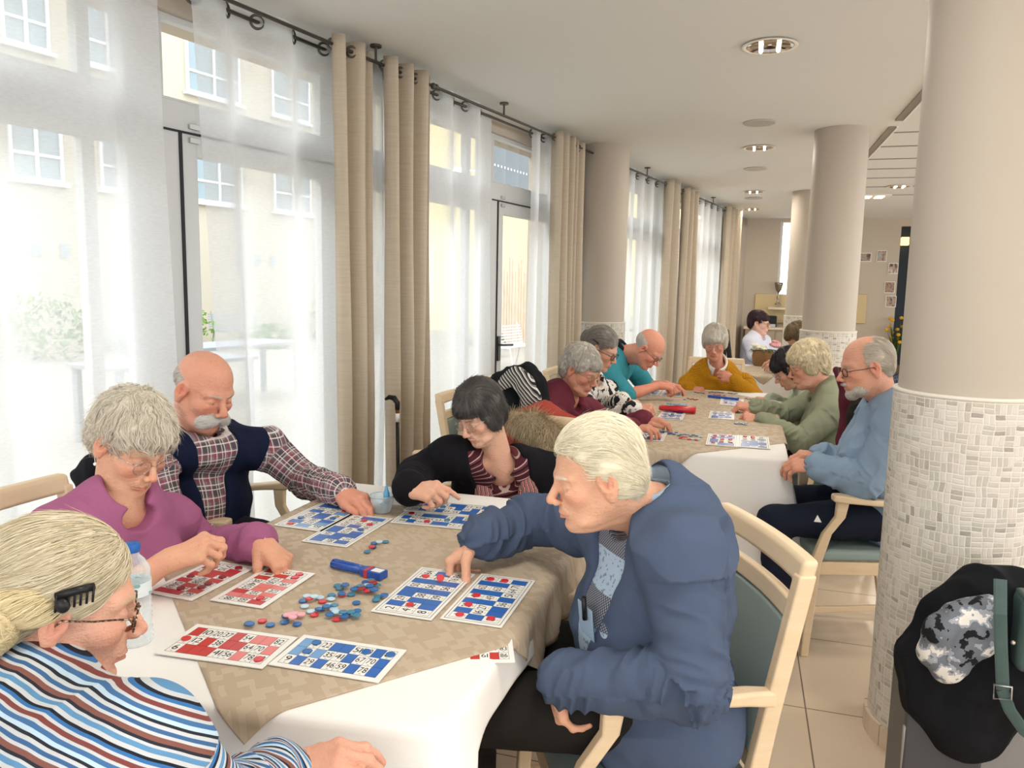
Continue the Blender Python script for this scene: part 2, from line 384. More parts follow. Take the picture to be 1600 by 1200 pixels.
for i, (x, y) in enumerate([(.042, 6.941*LK), (.044, 9.474*LK), (.054, 12.403*LK)]):
    o = MB().lathe((x, y, CEIL-.012), [(.118, .012), (.122, .004), (.116, 0), (.02, -.002)], 40).build('ceiling_speaker', M_PLATE)
    tag(o, ['round grey ceiling speaker nearest the camera', 'round grey ceiling speaker, second of the three', 'round grey ceiling speaker farthest away'][i], 'ceiling speaker', 'round ceiling speakers')
r = empty('ceiling_grille', (1.57, 12.0*LK, CEIL), 'small square white air grille with two slots in the far ceiling', 'air vent')
MB().box((1.6, 11.6, CEIL-.008), (.42, .34, .016)).build('frame', M_RING, r); 
for a in (-.08, .08): MB().box((1.6+a, 11.6, CEIL-.018), (.1, .26, .006)).build('glow_slot', M_BULB, r)  # vent slots take the bulbs' emission: a glow put into the material, no lamp
# ================================================================== rods and curtains
M_ROD = plain('rod_metal', '5b5750', .35, metal=.7)
m = NT('beige_linen', .85, spec=.15); co = m.co('Object')
st = m.noise(m.co('Object', (6, 6, 140)), 1, 4, .6); big = m.noise(co, 2, 2)
c = m.mix(st, hexc('c0b09a'), hexc('dccfba')); c = m.mix(m.math('MULTIPLY', big, .25), c, hexc('cbbda8')); m.color(c); m.bump(st, .35, .003)
tl = m.n('BsdfTranslucent'); m.set(tl.inputs[0], c); mx = m.n('MixShader'); mx.inputs[0].default_value = .18
m.t.links.new(m.b.outputs[0], mx.inputs[1]); m.t.links.new(tl.outputs[0], mx.inputs[2]); m.t.links.new(mx.outputs[0], m.out.inputs[0]); M_LINEN = m.m
m = NT('white_voile', .8, spec=.1, color=(.84, .86, .88)); co = m.co('Object', (500, 500, 500))
tl = m.n('BsdfTranslucent'); tl.inputs[0].default_value = (.84, .86, .88, 1); tr = m.n('BsdfTransparent')
m1 = m.n('MixShader'); m1.inputs[0].default_value = .60; m.t.links.new(m.b.outputs[0], m1.inputs[1]); m.t.links.new(tl.outputs[0], m1.inputs[2])
lw = m.n('LayerWeight'); lw.inputs[0].default_value = .35; wv = m.noise(m.co('Object', (40, 40, 220)), 1, 4, .6)
op = m.math('ADD', m.math('MULTIPLY', lw.outputs['Facing'], .75), m.math('ADD', .46, m.math('MULTIPLY', wv, .2)), clamp=True)
m2 = m.n('MixShader'); m.set(m2.inputs[0], op); m.t.links.new(tr.outputs[0], m2.inputs[1]); m.t.links.new(m1.outputs[0], m2.inputs[2]); m.t.links.new(m2.outputs[0], m.out.inputs[0]); M_VOILE = m.m
RODZ = wz(2.85)
def rod(s0, s1, off, r, label, brackets):
    t = empty('curtain_rod', W(s0, off, RODZ), label, 'curtain rod', 'curtain rods above the windows')
    MB().tube([W(s0, off, RODZ), W(s1, off, RODZ)], r, 10).build('pole', M_ROD, t, smooth=True)
    for s in (s0, s1): MB().ball(W(s, off, RODZ), .02, 12, 8).build('finial', M_ROD, t, smooth=True)
    for s in brackets:
        p = W(s, off, 0); mb = MB().cyl((p[0], p[1], RODZ), (p[0], p[1], CEIL), .007, n=10); mb.cyl((p[0], p[1], CEIL-.012), (p[0], p[1], CEIL-.001), .032, n=20); mb.build('bracket', M_ROD, t)
def curtain(s0, s1, off, folds, amp, mat, label, top=.05, bot=.02, heavy=True, seed=0, tie=0.0, ring=True, lean=(0, 0)):
    rnd = random.Random(seed); name = 'heavy_curtain' if heavy else 'sheer_curtain'
    t = empty(name, W((s0+s1)/2, off, 0), label, 'curtain', 'beige curtains' if heavy else 'sheer white curtains')
    n = folds*14+1; rows = 36; G = []
    ph = [rnd.uniform(-.25, .25) for _ in range(folds+2)]; wd = [rnd.uniform(.75, 1.25) for _ in range(folds*2+2)]
    cum = np.cumsum([0]+wd[:folds*2]); cum = cum/cum[-1]
    for r in range(rows+1):
        v = r/rows; z = RODZ+top-(RODZ+top-bot)*v; row = []
        for i in range(n):
            q = i/(n-1)*folds*2; k = min(int(q), folds*2-1); uu = cum[k]+(cum[k+1]-cum[k])*(q-k)
            a = amp*(1+.25*v*math.sin(k*2.3+seed))
            sh = math.sin(PI*q)                      # zero where the fabric crosses the rod
            sh = math.copysign(abs(sh)**(.75), sh)
            wob = .012*math.sin(3.1*v+k*1.7+seed)*v*(1 if heavy else 1.6)+.006*math.sin(9*v+i*.5)*v
            s = s0+(s1-s0)*uu + (lean[0]*(1-uu)+lean[1]*uu)*v + (.03*math.sin(k+seed)*v if heavy else 0)
            row.append(W(s+wob*.6, off+a/K*sh+wob, z))
        G.append(row)
    mb = MB().grid(G); f = mb.build('fabric', mat, t, smooth=True)
    if heavy: md = f.modifiers.new('thickness', 'SOLIDIFY'); md.thickness = .003
    else:
        h = []
        for zz0, zz1 in ((RODZ+top-.002, RODZ-.055),):
            g2 = [[(p[0]+WN[0]*.002, p[1]+WN[1]*.002, z) for p in G[0]] for z in (zz0, zz1)]
            MB().grid(g2).build('hem', mat, t, smooth=True)
    if ring:
        for k in range(folds*2):
            if k % 2 == (0 if heavy else 0) or True:
                uu = cum[k]+(cum[1]-0)*.0; s = s0+(s1-s0)*uu
                if k == 0: s += .012
                sgn = 1 if k % 2 == 0 else -1
                ax = np.array([WN[0]*.62*1+WU[0]*.78*sgn*(-1 if heavy else -1), WN[1]*.62+WU[1]*.78*sgn*(-1), 0]) if heavy else np.array([WN[0]*.9-WU[0]*.42*sgn, WN[1]*.9-WU[1]*.42*sgn, 0])
                MB().torus(W(s, off, RODZ), ax, .031 if not heavy else .027, .0066, 22, 7).build('grommet', M_ROD, t, smooth=True)
    return t
OH, OS = .05, -.06
rod(-6.2, 1.75, OH, .0095, 'thin dark front rod over the first pair of windows', (-5.5, -3, 1.12)); rod(-6.2, 1.7, OS, .0095, 'thin dark rear rod carrying the nearest sheer curtains', (-5.5, -3))
rod(1.72, 4.5, OH, .0095, 'thin dark front rod before the round window column', (2.68,)); rod(1.7, 4.2, OS, .0095, 'thin dark rear rod carrying the sheer curtains of the second window', ())
rod(5.0, 7.75, OH, .0095, 'thin dark front rod beyond the round window column', (6.1,)); rod(5.0, 7.6, OS, .0095, 'thin dark rear rod beyond the round window column', ())
rod(7.8, 11.2, OH, .0095, 'thin dark front rod farthest from the camera', (9.2,)); rod(7.8, 11.1, OS, .0095, 'thin dark rear rod farthest from the camera', ())
curtain(.735, 1.09, OH, 2, .055, M_LINEN, 'nearest beige linen curtain, left one of the gathered pair', seed=1)
curtain(1.19, 1.68, OH, 3, .07, M_LINEN, 'beige linen curtain behind the walking stick, right one of the near pair', seed=2)
curtain(3.60, 4.02, OH, 3, .065, M_LINEN, 'beige linen curtain just left of the round window column', seed=3)
curtain(4.04, 4.32, .02, 2, .05, M_LINEN, 'narrow beige curtain tucked against the round window column', seed=9)
curtain(6.85, 7.42, OH, 2, .08, M_LINEN, 'beige linen curtain behind the bald man in teal, left of its pair', seed=4)
curtain(7.62, 8.30, OH, 3, .07, M_LINEN, 'darker looking beige curtain, right of the far pair behind the yellow jumper', seed=5)
curtain(10.05, 11.1, OH, 4, .07, M_LINEN, 'farthest beige curtain at the corner with the end wall', seed=6)
curtain(-3.0, -.27, OS, 6, .035, M_VOILE, 'widest sheer white curtain at the left edge', heavy=False, seed=11, lean=(0, .06))
curtain(-6.0, -3.1, OS, 6, .035, M_VOILE, 'sheer white curtain left of the widest one', heavy=False, seed=18)
curtain(-.09, 1.25, OS, 3, .04, M_VOILE, 'sheer white curtain behind the bald man with the moustache', heavy=False, seed=12, lean=(.13, 0))
curtain(1.19, 1.42, OS, 1, .03, M_VOILE, 'narrow strip of sheer curtain between the near beige pair', heavy=False, seed=13)
curtain(1.55, 2.68, OS, 3, .04, M_VOILE, 'sheer white curtain right of the walking stick', heavy=False, seed=14, lean=(0, .08))
curtain(3.37, 3.86, OS, 2, .035, M_VOILE, 'narrow sheer curtain at the right of the open door pane', heavy=False, seed=15)
curtain(5.2, 7.2, OS, 6, .045, M_VOILE, 'sheer white curtain just beyond the round window column', heavy=False, seed=16)
curtain(8.2, 10.3, OS, 6, .045, M_VOILE, 'farthest sheer white curtain', heavy=False, seed=17)

# ================================================================== outside
M_PLASTER = plain('courtyard_plaster', 'aaa392', .9, var=.05, vs=.4); M_YELLOW = plain('yellow_plaster', 'dccb95', .9)
M_PAVE = plain('courtyard_paving', '9a958a', .9, var=.12, vs=1.2); M_WGLASS = plain('outdoor_glass', '7f8d92', .15); M_WOOD = plain('weathered_wood', 'c4ad96', .8, var=.25, vs=5)
M_OGREY = plain('outdoor_grey_paint', '8d9397', .5); M_LEAF = plain('shrub_leaf', '5f7f35', .8, var=.5, vs=9)
g = MB(); wbox(g, -16, 60, -40, -.5, -.1, -.01); gg = g.build('courtyard_ground', M_PAVE); tag(gg, kind='structure')
F0 = -14.0
fac = empty('courtyard_building', W(8, F0, 0), 'pale rendered building across the courtyard with white framed windows', 'building')
mb = MB(); wbox(mb, -12, 19.5, F0-3, F0, 0, 8.6); mb.build('wall', M_PLASTER, fac)
def fwin(root, s0, s1, z0, z1, muntins=1, off=F0):
    mb = MB(); t = .07
    wbox(mb, s0-t, s1+t, off, off+.06, z0-t, z0); wbox(mb, s0-t, s1+t, off, off+.06, z1, z1+t)
    wbox(mb, s0-t, s0, off, off+.06, z0, z1); wbox(mb, s1, s1+t, off, off+.06, z0, z1)
    wbox(mb, s0, s1, off, off+.05, z0+.42, z0+.48)
    for k in range(muntins): c_ = s0+(s1-s0)*(k+1)/(muntins+1); wbox(mb, c_-.04, c_+.04, off, off+.055, z0, z1)
    wbox(mb, s0-.15, s1+.15, off, off+.14, z0-.14, z0-.07)
    f = mb.build('window', M_WHITE, root); g = MB(); wbox(g, s0, s1, off, off+.02, z0, z1); g.build('pane', M_WGLASS, f)
for s0, s1 in ((6.85, 7.85), (8.85, 9.6), (11.45, 12.9), (14.2, 15.6), (3.4, 4.9), (17, 18.2)): fwin(fac, s0, s1, 3.55, 5.0)
for s0, s1 in ((6.85, 7.7), (8.6, 9.6), (11.3, 12.9), (14.2, 15.6), (17, 18.2)): fwin(fac, s0, s1, 6.1, 7.7)
for k in range(22):
    s = 5.9+k*.62
    if k in (4, 9, 10): continue
    g = MB(); wbox(g, s, s+.2, F0, F0+.03, 1.98, 2.26); g.build('recess', M_WGLASS, fac)
yb = empty('yellow_building', W(30, -13, 0), 'yellow rendered building with dark upper windows, seen through the clear door pane', 'building')
mb = MB(); wbox(mb, 19.5, 55, -16, -13, 0, 9); mb.build('wall', M_YELLOW, yb)
mb = MB(); wbox(mb, 25, 29.5, -13, -12.9, 4.55, 7.6); mb.build('window', plain('dark_outdoor_glass', '50595c', .2), yb)
mb = MB(); wbox(mb, 29.6, 31, -13, -12.9, 4.4, 8.2); mb.build('balcony', M_WHITE, yb)
g = MB()
for zz in (5.0, 6.1):
    for k in range(16): wbox(g, 25.1+k*.28, 25.2+k*.28, -12.9, -12.88, zz, zz+.08)
g.build('dots', M_WHITE, yb)
fen = empty('wooden_fence', W(16, -7, 0), 'weathered wooden fence of uneven upright boards outside', 'fence')
rr = random.Random(4); mb = MB(); s = 14.6
for k in range(26):
    wd = rr.uniform(.13, .2); wbox(mb, s, s+wd-.02, -7, -6.97, 0, 2.0+rr.uniform(-.12, .32)); s += wd
mb.build('boards', M_WOOD, fen)
mb = MB(); wbox(mb, 14.6, s, -7.06, -7.0, .5, .6); wbox(mb, 14.6, s, -7.06, -7.0, 1.5, 1.6); mb.build('rail', M_WOOD, fen)
def bench(name, s0, s1, off, label, mat, w=.4):
    t = empty(name, W((s0+s1)/2, off, 0), label, 'bench', 'slatted benches outside')
    mb = MB()
    for k in range(7): z = .46+.055*k; mb.bar(W(s0, off-w/2-.012*k, z), W(s1, off-w/2-.012*k, z), .012, .03)
    for k in range(5): mb.bar(W(s0, off-w/2+.1*k, .43), W(s1, off-w/2+.1*k, .43), .05, .015)
    mb.build('slats', mat, t)
    for s in (s0+.12, s1-.12):
        mb = MB(); mb.tube([W(s, off-w/2-.09, .86), W(s, off-w/2, .42), W(s, off-w/2-.1, 0)], .018, 8); mb.tube([W(s, off-w/2, .42), W(s, off+w/2, .42), W(s, off+w/2+.08, 0)], .018, 8); mb.build('leg', mat, t)
bench('garden_bench', 10.3, 11.9, -4.3, 'white slatted garden bench before the wooden fence', M_WHITE, .5)
bench('garden_bench', 10.4, 12.0, -12.2, 'distant grey slatted bench across the courtyard', M_OGREY)
for i, (s, off, lb) in enumerate([(2.9, -4.2, 'grey outdoor table behind the leftmost sheer curtain'), (5.0, -5.5, 'grey outdoor table behind the sheer curtain of the moustached man')]):
    t = empty('outdoor_table', W(s, off, 0), lb, 'table', 'outdoor tables')
    mb = MB(); wbox(mb, s-.9, s+.9, off-.4, off+.4, .71, .75); mb.build('table_top', M_OGREY, t, bevel=.005)
    for a in (-.82, .82):
        for b in (-.34, .34): q = W(s+a, off+b, 0); MB().box((q[0], q[1], .355), (.06, .06, .71)).build('leg', M_OGREY, t)
def shrub(c, r, label, n=420):
    rnd = np.random.default_rng(int(abs(c[0])*100)); V = []; F = []
    for i in range(n):
        d = rnd.normal(size=3); d /= np.linalg.norm(d); p = np.array(c)+d*np.array(r)*rnd.uniform(.5, 1); a = rnd.normal(size=3)*.05; b = rnd.normal(size=3)*.05
        k = len(V); V += [p, p+a, p+a+b, p+b]; F.append((k, k+1, k+2, k+3))
    return tag(mesh_np('shrub', V, F, M_LEAF, smooth=False), label, 'shrub', 'shrubs in the courtyard')
for i, (s, off, r, lb) in enumerate([(6.6, -12.6, (1.0, .7, .7), 'round green shrub at the far left of the courtyard'), (9.4, -12.8, (1.4, .7, .6), 'low green shrub under the facade windows'), (11.6, -11.6, (.8, .4, .3), 'small green bush under the distant bench'), (15, -12.6, (1.2, .7, .6), 'green shrub behind the second sheer curtain'), (13.2, -6.2, (.4, .3, .35), 'small green plant beside the white bench')]):
    p = W(s, off, .35); shrub((p[0], p[1], r[2]*.9), r, lb)
t = empty('closed_parasol', W(3.7, -6.0, 0), 'closed grey parasol standing outside at the far left', 'parasol')
p = W(3.7, -6.0, 0); MB().cyl((p[0], p[1], 0), (p[0], p[1], 2.3), .025, n=10).build('pole', M_OGREY, t, smooth=True)
MB().lathe((p[0], p[1], .7), [(.26, 0), (.22, .4), (.14, .9), (.05, 1.4), (.01, 1.5)], 14).build('canopy', plain('parasol_cloth', 'a7aaa8', .9), t, smooth=True)
# ================================================================== tables, cloths
T = .80                                              # table height (the room is a little larger than life)
m = NT('white_cloth', .8, spec=.2); m.color(m.mix(m.noise(m.co(), 3, 3), hexc('e9e6e1'), hexc('f1eeea'))); m.bump(m.noise(m.co(), 250, 2), .1, .002); M_CLOTH = m.m
m = NT('beige_jacquard', .75, spec=.25)
co = m.co('Object', (1, 1, 1), (0, 0, PI/4)); s_ = m.sep(co)
nz = m.n('VectorMath', operation='ADD'); ns = m.n('VectorMath', operation='SCALE'); m.set(ns.inputs[0], m.noise(m.co(), 9, 2, out=1)); ns.inputs['Scale'].default_value = .02; m.set(nz.inputs[0], co); m.set(nz.inputs[1], ns.outputs[0])
s_ = m.sep(nz.outputs[0]); q = .021
a, b = m.math('FLOOR', m.math('DIVIDE', s_[0], q)), m.math('FLOOR', m.math('DIVIDE', s_[1], q))
wn = m.n('TexWhiteNoise'); m.set(wn.inputs['Vector'], m.comb(a, b, 1.0))
wn3 = m.n('TexWhiteNoise'); m.set(wn3.inputs['Vector'], m.comb(m.math('FLOOR', m.math('DIVIDE', s_[0], q*2)), m.math('FLOOR', m.math('DIVIDE', s_[1], q*.5)), 4.0))
f = m.math('GREATER_THAN', m.math('ADD', m.math('MULTIPLY', wn.outputs[0], .7), m.math('MULTIPLY', wn3.outputs[0], .5)), .62)
c = m.mix(f, hexc('b8a68f'), hexc('c2b19b')); c = m.mix(m.math('MULTIPLY', m.noise(m.co(), 2.2, 3), .35), c, hexc('a4917b')); m.color(c)
m.set(m.b.inputs['Roughness'], m.mix(f, (.8,)*3, (.5,)*3)); m.bump(f, .15, .002); M_JACQ = m.m
M_BEECH = None
m = NT('pale_beech', .42, spec=.4); g = m.noise(m.co('Object', (3, 3, 22)), 2.2, 5, .6); m.color(m.mix(g, hexc('d3b793'), hexc('e4cfaf'))); M_BEECH = m.m
m = NT('sage_vinyl', .45, spec=.4); m.color(m.mix(m.noise(m.co(), 4, 2), hexc('84938f'), hexc('909f9a'))); m.bump(m.noise(m.co(), 300, 2), .12, .001); M_VINYL = m.m
def skirt_cloth(name, C4, z, drop, seed, label, group=None, wave=.018, flare=.03, dropf=None):
    """a white cloth over a four-cornered table top, hanging all round"""
    C4 = [np.array(c, float) for c in C4]; n = 4; per = []
    for i in range(4):
        a, b = C4[i], C4[(i+1) % 4]; d = _n(b-a); nn = np.array([d[1], -d[0]]); L = np.linalg.norm(b-a); k = int(L/.025)
        for j in range(k):
            per.append((a+d*(L*j/k) if j else a, nn if j else None))
    P_ = [p for p, _ in per]; N_ = []
    for i, (p, nn) in enumerate(per):
        if nn is None: nn = _n(per[i-1][1]+per[(i+1) % len(per)][1])
        N_.append(nn)
    cen = sum(C4)/4; rows = []
    rnd = random.Random(seed); ph = [rnd.uniform(0, 6) for _ in range(6)]; L = np.arange(len(per))*.025
    def corner(p): return min(np.linalg.norm(p-c) for c in C4)
    for t in (0, .25, .5, .75, .93): rows.append([(*(cen+(p-cen)*t), z) for p in P_])
    for e, h in ((0, 0), (.006, .002), (.011, .008), (.013, .018)): rows.append([(*(p+nn*e), z-h) for p, nn in zip(P_, N_)])
    for k in range(1, 13):
        v = k/12; r = []
        for i, (p, nn) in enumerate(zip(P_, N_)):
            c = corner(p); bulge = math.exp(-(c/.12)**2)
            wv = math.sin(L[i]*9+ph[0])+.6*math.sin(L[i]*17+ph[1])+.4*math.sin(L[i]*31+ph[2])
            e = .013+flare*v+wave*wv*v**1.2*(1-bulge)+bulge*.09*v
            dr = drop if dropf is None else drop*dropf(p)
            if dropf is not None: e = .013+(e-.013)*max(.2, dropf(p))
            r.append((*(p+nn*e), z-.018-(dr-.018)*v-bulge*.03*v*(dr/drop)))
        rows.append(r)
    mb = MB(); nn_ = len(per); V = [x for r in rows for x in r]; F = []
    for a in range(len(rows)-1):
        for i in range(nn_): F.append((a*nn_+i, a*nn_+(i+1) % nn_, (a+1)*nn_+(i+1) % nn_, (a+1)*nn_+i))
    o = mesh_np(name, V, F, M_CLOTH); md = o.modifiers.new('t', 'SOLIDIFY'); md.thickness = .0015
    return tag(o, label, 'tablecloth', group)
def overlay(name, poly, rect, z, label, seed=0, step=.018):
    """a flat beige cloth cut to poly, folded down over the edges of rect = (x0, x1, y0, y1)"""
    poly = [np.array(p, float) for p in poly]; bm = __import__('bmesh').new()
    import bmesh
    x0 = min(p[0] for p in poly); x1 = max(p[0] for p in poly); y0 = min(p[1] for p in poly); y1 = max(p[1] for p in poly)
    nx, ny = int((x1-x0)/step)+2, int((y1-y0)/step)+2
    vs = [[bm.verts.new((x0+i*step, y0+j*step, 0)) for j in range(ny)] for i in range(nx)]
    for i in range(nx-1):
        for j in range(ny-1): bm.faces.new((vs[i][j], vs[i+1][j], vs[i+1][j+1], vs[i][j+1]))
    for i in range(len(poly)):
        a, b = poly[i], poly[(i+1) % len(poly)]; d = _n(b-a)
        bmesh.ops.bisect_plane(bm, geom=bm.verts[:]+bm.edges[:]+bm.faces[:], plane_co=(*a, 0), plane_no=(d[1], -d[0], 0), clear_outer=True)
    rx0, rx1, ry0, ry1 = rect
    for v in bm.verts:
        x, y = v.co.x, v.co.y; px = min(max(x, rx0), rx1); py = min(max(y, ry0(px) if callable(ry0) else ry0), ry1); d = np.array([x-px, y-py]); e = np.linalg.norm(d)
        zz = .0035+.0006*math.sin(x*14+y*9+seed)*math.sin(x*5-y*17)
        if e > 1e-6:
            d /= e; r = .02; a = min(e/r, PI/2); ox = math.sin(a)*r+max(0, e-r*PI/2)*.10; dz = (1-math.cos(a))*r+max(0, e-r*PI/2)*.985
            wv = .012*math.sin((x+y)*38+seed)*min(1, max(0, e-.03)/.08)
            v.co = (px+d[0]*(ox+wv), py+d[1]*(ox+wv), z+zz-dz)
        else: v.co.z = z+zz
    me = bpy.data.meshes.new(name); bm.to_mesh(me); bm.free(); me.materials.append(M_JACQ); me.polygons.foreach_set('use_smooth', np.ones(len(me.polygons), bool))
    o = bpy.data.objects.new(name, me); COL.objects.link(o); md = o.modifiers.new('t', 'SOLIDIFY'); md.thickness = .0016
    return tag(o, label, 'tablecloth', 'beige overlay cloths')
def table(C4, z, label, name='dining_table'):
    C4 = [np.array(c, float) for c in C4]; cen = sum(C4)/4
    t = empty(name, (*cen, 0), label, 'table', 'dining tables')
    MB().prism([(*(cen+(c-cen)*.985), z-.03) for c in C4], (0, 0, 0), (0, 0, .026)).build('table_top', M_BEECH, t)
    for c in C4:
        p = cen+(c-cen)*.86; MB().box((p[0], p[1], (z-.03)/2), (.06, .06, z-.03)).build('leg', M_BEECH, t, bevel=.006)
    return t
NEAR = [(-1.385, 1.03), (-.452, 1.14), (-.440, 2.55), (-1.385, 2.55)]
FAR = [(-.68, 3.56), (.222, 3.60), (.236, 5.95), (-.68, 5.95)]
table(NEAR, T-.004, 'near dining table hidden under its white cloth, in the foreground')
def nfall(p):
    if p[0] < -.47: return 1.0
    return .22+.78*max(0, 1-(p[1]-1.14)/.10)**2 if p[1] < 2.2 else min(1, .22+(p[1]-2.2)*3)
skirt_cloth('tablecloth', NEAR, T, .42, 3, 'white tablecloth hanging over the near table in the foreground', 'white tablecloths', dropf=nfall)
nf = lambda x: 1.03+.11*(x+1.385)/.933
overlay('overlay_cloth', [(-.80, 1.025), (-.30, 1.63), (-.30, 2.34), (-1.50, 2.33), (-1.50, 1.66)], (-1.385, -.445, nf, 2.6), T, 'beige jacquard overlay with one corner hanging at the front of the near table', 1)
table(FAR, T-.004, 'far long dining table hidden under its white cloth')
skirt_cloth('tablecloth', FAR, T, .48, 5, 'white tablecloth hanging over the far long table', 'white tablecloths')
overlay('overlay_cloth', [(-.325, 3.42), (.30, 4.06), (.30, 5.45), (-.15, 5.90), (-.74, 5.90), (-.74, 3.86)], (-.68, .23, 3.57, 5.96), T, 'beige jacquard overlay on the far long table', 2)
FT = [(-.3, 7.22), (.52, 7.22), (.52, 8.3), (-.3, 8.3)]
table(FT, .79, 'third table behind the yellow jumper, under the flower basket')
skirt_cloth('tablecloth', FT, .795, .5, 7, 'white tablecloth of the third table, beneath the flower basket', 'white tablecloths')
overlay('overlay_cloth', [(-.1, 7.4), (.2, 7.12), (.50, 7.4), (.50, 8.1), (-.1, 8.1)], (-.3, .52, 7.22, 8.3), .795, 'beige overlay under the flower basket on the third table', 3)

# ------------------------------------------------------------------ loto cards
_G = {}
def glyph(ch):
    if ch not in _G:
        cu = bpy.data.curves.new('glyph', 'FONT'); cu.body = ch; cu.size = 1; o = bpy.data.objects.new('glyph', cu); COL.objects.link(o)
        me = bpy.data.meshes.new_from_object(o.evaluated_get(bpy.context.evaluated_depsgraph_get()))
        V = np.array([v.co[:2] for v in me.vertices]); F = [tuple(p.vertices) for p in me.polygons]
        bpy.data.objects.remove(o); V = V-[V[:, 0].min(), 0]; _G[ch] = (V, F, V[:, 0].max(), .72)
    return _G[ch]
def text_mb(mb, s, c, h, maxw, z, bold=0):
    """text centred at c, capital height h, squeezed into maxw"""
    gs = [glyph(ch) for ch in s]; gap = .08; tot = sum(g[2] for g in gs)+gap*(len(gs)-1); k = h/.72; kx = min(k, maxw/tot); x = c[0]-tot*kx/2
    for V, F, wd, _ in gs:
        mb.add([(x+v[0]*kx, c[1]-h/2+v[1]*k, z) for v in V], F); x += (wd+gap)*kx
M_CARD = plain('card_white', 'eeece6', .35, spec=.5); M_INK = plain('ink', '23262e', .6)
M_CRED = plain('card_red', 'c2342f', .3, spec=.5); M_CBLU = plain('card_blue', '2c66b4', .3, spec=.5); M_PALERED = plain('card_pale_red', 'e07a75', .3, spec=.5); M_CLBL = plain('card_light_blue', '6f9fd0', .3, spec=.5)
TOKR = .0098
M_TOK = {'r': plain('token_red', 'd0313a', .25, spec=.6), 'b': plain('token_blue', '2364a6', .25, spec=.6), 'l': plain('token_pale_blue', 'b8d6e6', .2, spec=.6), 'p': plain('token_pink', 'eba5ae', .25, spec=.6), 't': plain('token_teal', '3a7f9c', .25, spec=.6), 'd': plain('token_dark_red', '8e1f2b', .25, spec=.6)}
TOKN = {'r': 'red', 'b': 'blue', 'l': 'pale blue', 'p': 'pink', 't': 'blue grey', 'd': 'dark red'}
_tok = {}
def token(x, y, z, c, label, group, tilt=0):
    if c not in _tok:
        mb = MB().lathe((0, 0, 0), [(TOKR*.97, 0), (TOKR, .0006), (TOKR, .0024), (TOKR*.95, .003), (TOKR*.8, .0028), (TOKR*.1, .0028)], 20)
        o = mb.build('token', M_TOK[c], smooth=False); _tok[c] = o.data; COL.objects.unlink(o); bpy.data.objects.remove(o)
    o = bpy.data.objects.new('token', _tok[c]); COL.objects.link(o); o.location = (x, y, z+(.003 if tilt else 0)); o.rotation_euler = (tilt, tilt*.6, 0)
    return tag(o, label, 'token', group)
def card(c, yaw, L, Wd, col, rows, label, group, where, z=None, light=(), frame_line=False, name='bingo_card'):
    z = T+.0055 if z is None else z
    M = Matrix.Translation((c[0], c[1], z)) @ Matrix.Rotation(yaw, 4, 'Z')
    def tr(mb): mb.v = [tuple(M @ Vector(v)) for v in mb.v]; return mb
    mx, my = L*.055, Wd*.10; cw, chh = (L-2*mx)/9, (Wd-2*my)/3
    mb = MB(); ink = MB(); num = MB(); lt = MB(); base = {'r': M_CRED, 'b': M_CBLU, 'l': M_CLBL}[col]
    for i in range(10): ink.box((-L/2+mx+i*cw, 0, .0021), (.0006, 3*chh, .0003))
    for j in range(4): ink.box((0, -Wd/2+my+j*chh, .0021), (9*cw, .0006, .0003))
    if frame_line:
        for s in (-1, 1): ink.box((s*(L/2-mx*.5), 0, .0021), (.0012, Wd-my, .0003)); ink.box((0, s*(Wd/2-my*.5), .0021), (L-mx, .0012, .0003))
    for j, r in enumerate(rows):
        for i, v in enumerate(r):
            x = -L/2+mx+(i+.5)*cw; y = Wd/2-my-(j+.5)*chh
            if v == 'X': (lt if (i, j) in light else mb).box((x, y, .0021), (cw*.97, chh*.97, .0005))
            else:
                tk = None; n = v
                if isinstance(v, tuple): n, tk = v
                if n: text_mb(num, str(n), (x, y+chh*.06), chh*.56, cw*.74, .00232); ink.box((x, y-chh*.37, .0021), (cw*.2, .0008, .0003))
                if tk:
                    p = M @ Vector((x+RNG.uniform(-.003, .003), y+RNG.uniform(-.004, .004), 0))
                    token(p.x, p.y, z+.0026, tk, '%s token, %s row, %s cell, %s' % (TOKN[tk], ('top', 'middle', 'bottom')[j], ('first', 'second', 'third', 'fourth', 'fifth', 'sixth', 'seventh', 'eighth', 'ninth')[i], where), 'tokens on the cards')
    al = MB(); al.box((0, 0, .001), (L, Wd, .002))
    for k, part in enumerate((mb, lt, ink, num)): al.cur = k+1; al.add(part.v, part.f)
    o = al.build(name, [M_CARD, base, M_CLBL if col != 'r' else M_PALERED, M_INK, M_INK]); o.matrix_world = M
    return tag(o, label, 'bingo card', group)
X = 'X'
def rnd_rows(seed, toks):
    """rows of a card with five numbers each; toks: {(row, col): colour}"""
    r = random.Random(seed); out = []
    for j in range(3):
        need = [c for (a, c) in toks if a == j]; rest = [c for c in range(9) if c not in need]; r.shuffle(rest); pick = set(need+rest[:max(0, 5-len(need))])
        row = []
        for i in range(9):
            if i in pick:
                n = r.randint(max(1, i*10), i*10+9); row.append((n, toks[(j, i)]) if (j, i) in toks else n)
            else: row.append(X)
        out.append(row)
    return out
PINK_W = 'the woman in pink'; 
card((-.98, 1.274), math.radians(3.5), .241, .139, 'r', [[X, 10, 20, 37, X, 54, X, X, 82], [(3, 'r'), 12, X, 38, X, X, 64, 70, X], [6, X, X, X, 41, 56, X, 78, (89, 'r')]], 'red number card lying nearest the camera, left of the blue one', 'red bingo cards', 'the nearest red card', light=((5, 0), (6, 0), (7, 0), (8, 1), (6, 2)))
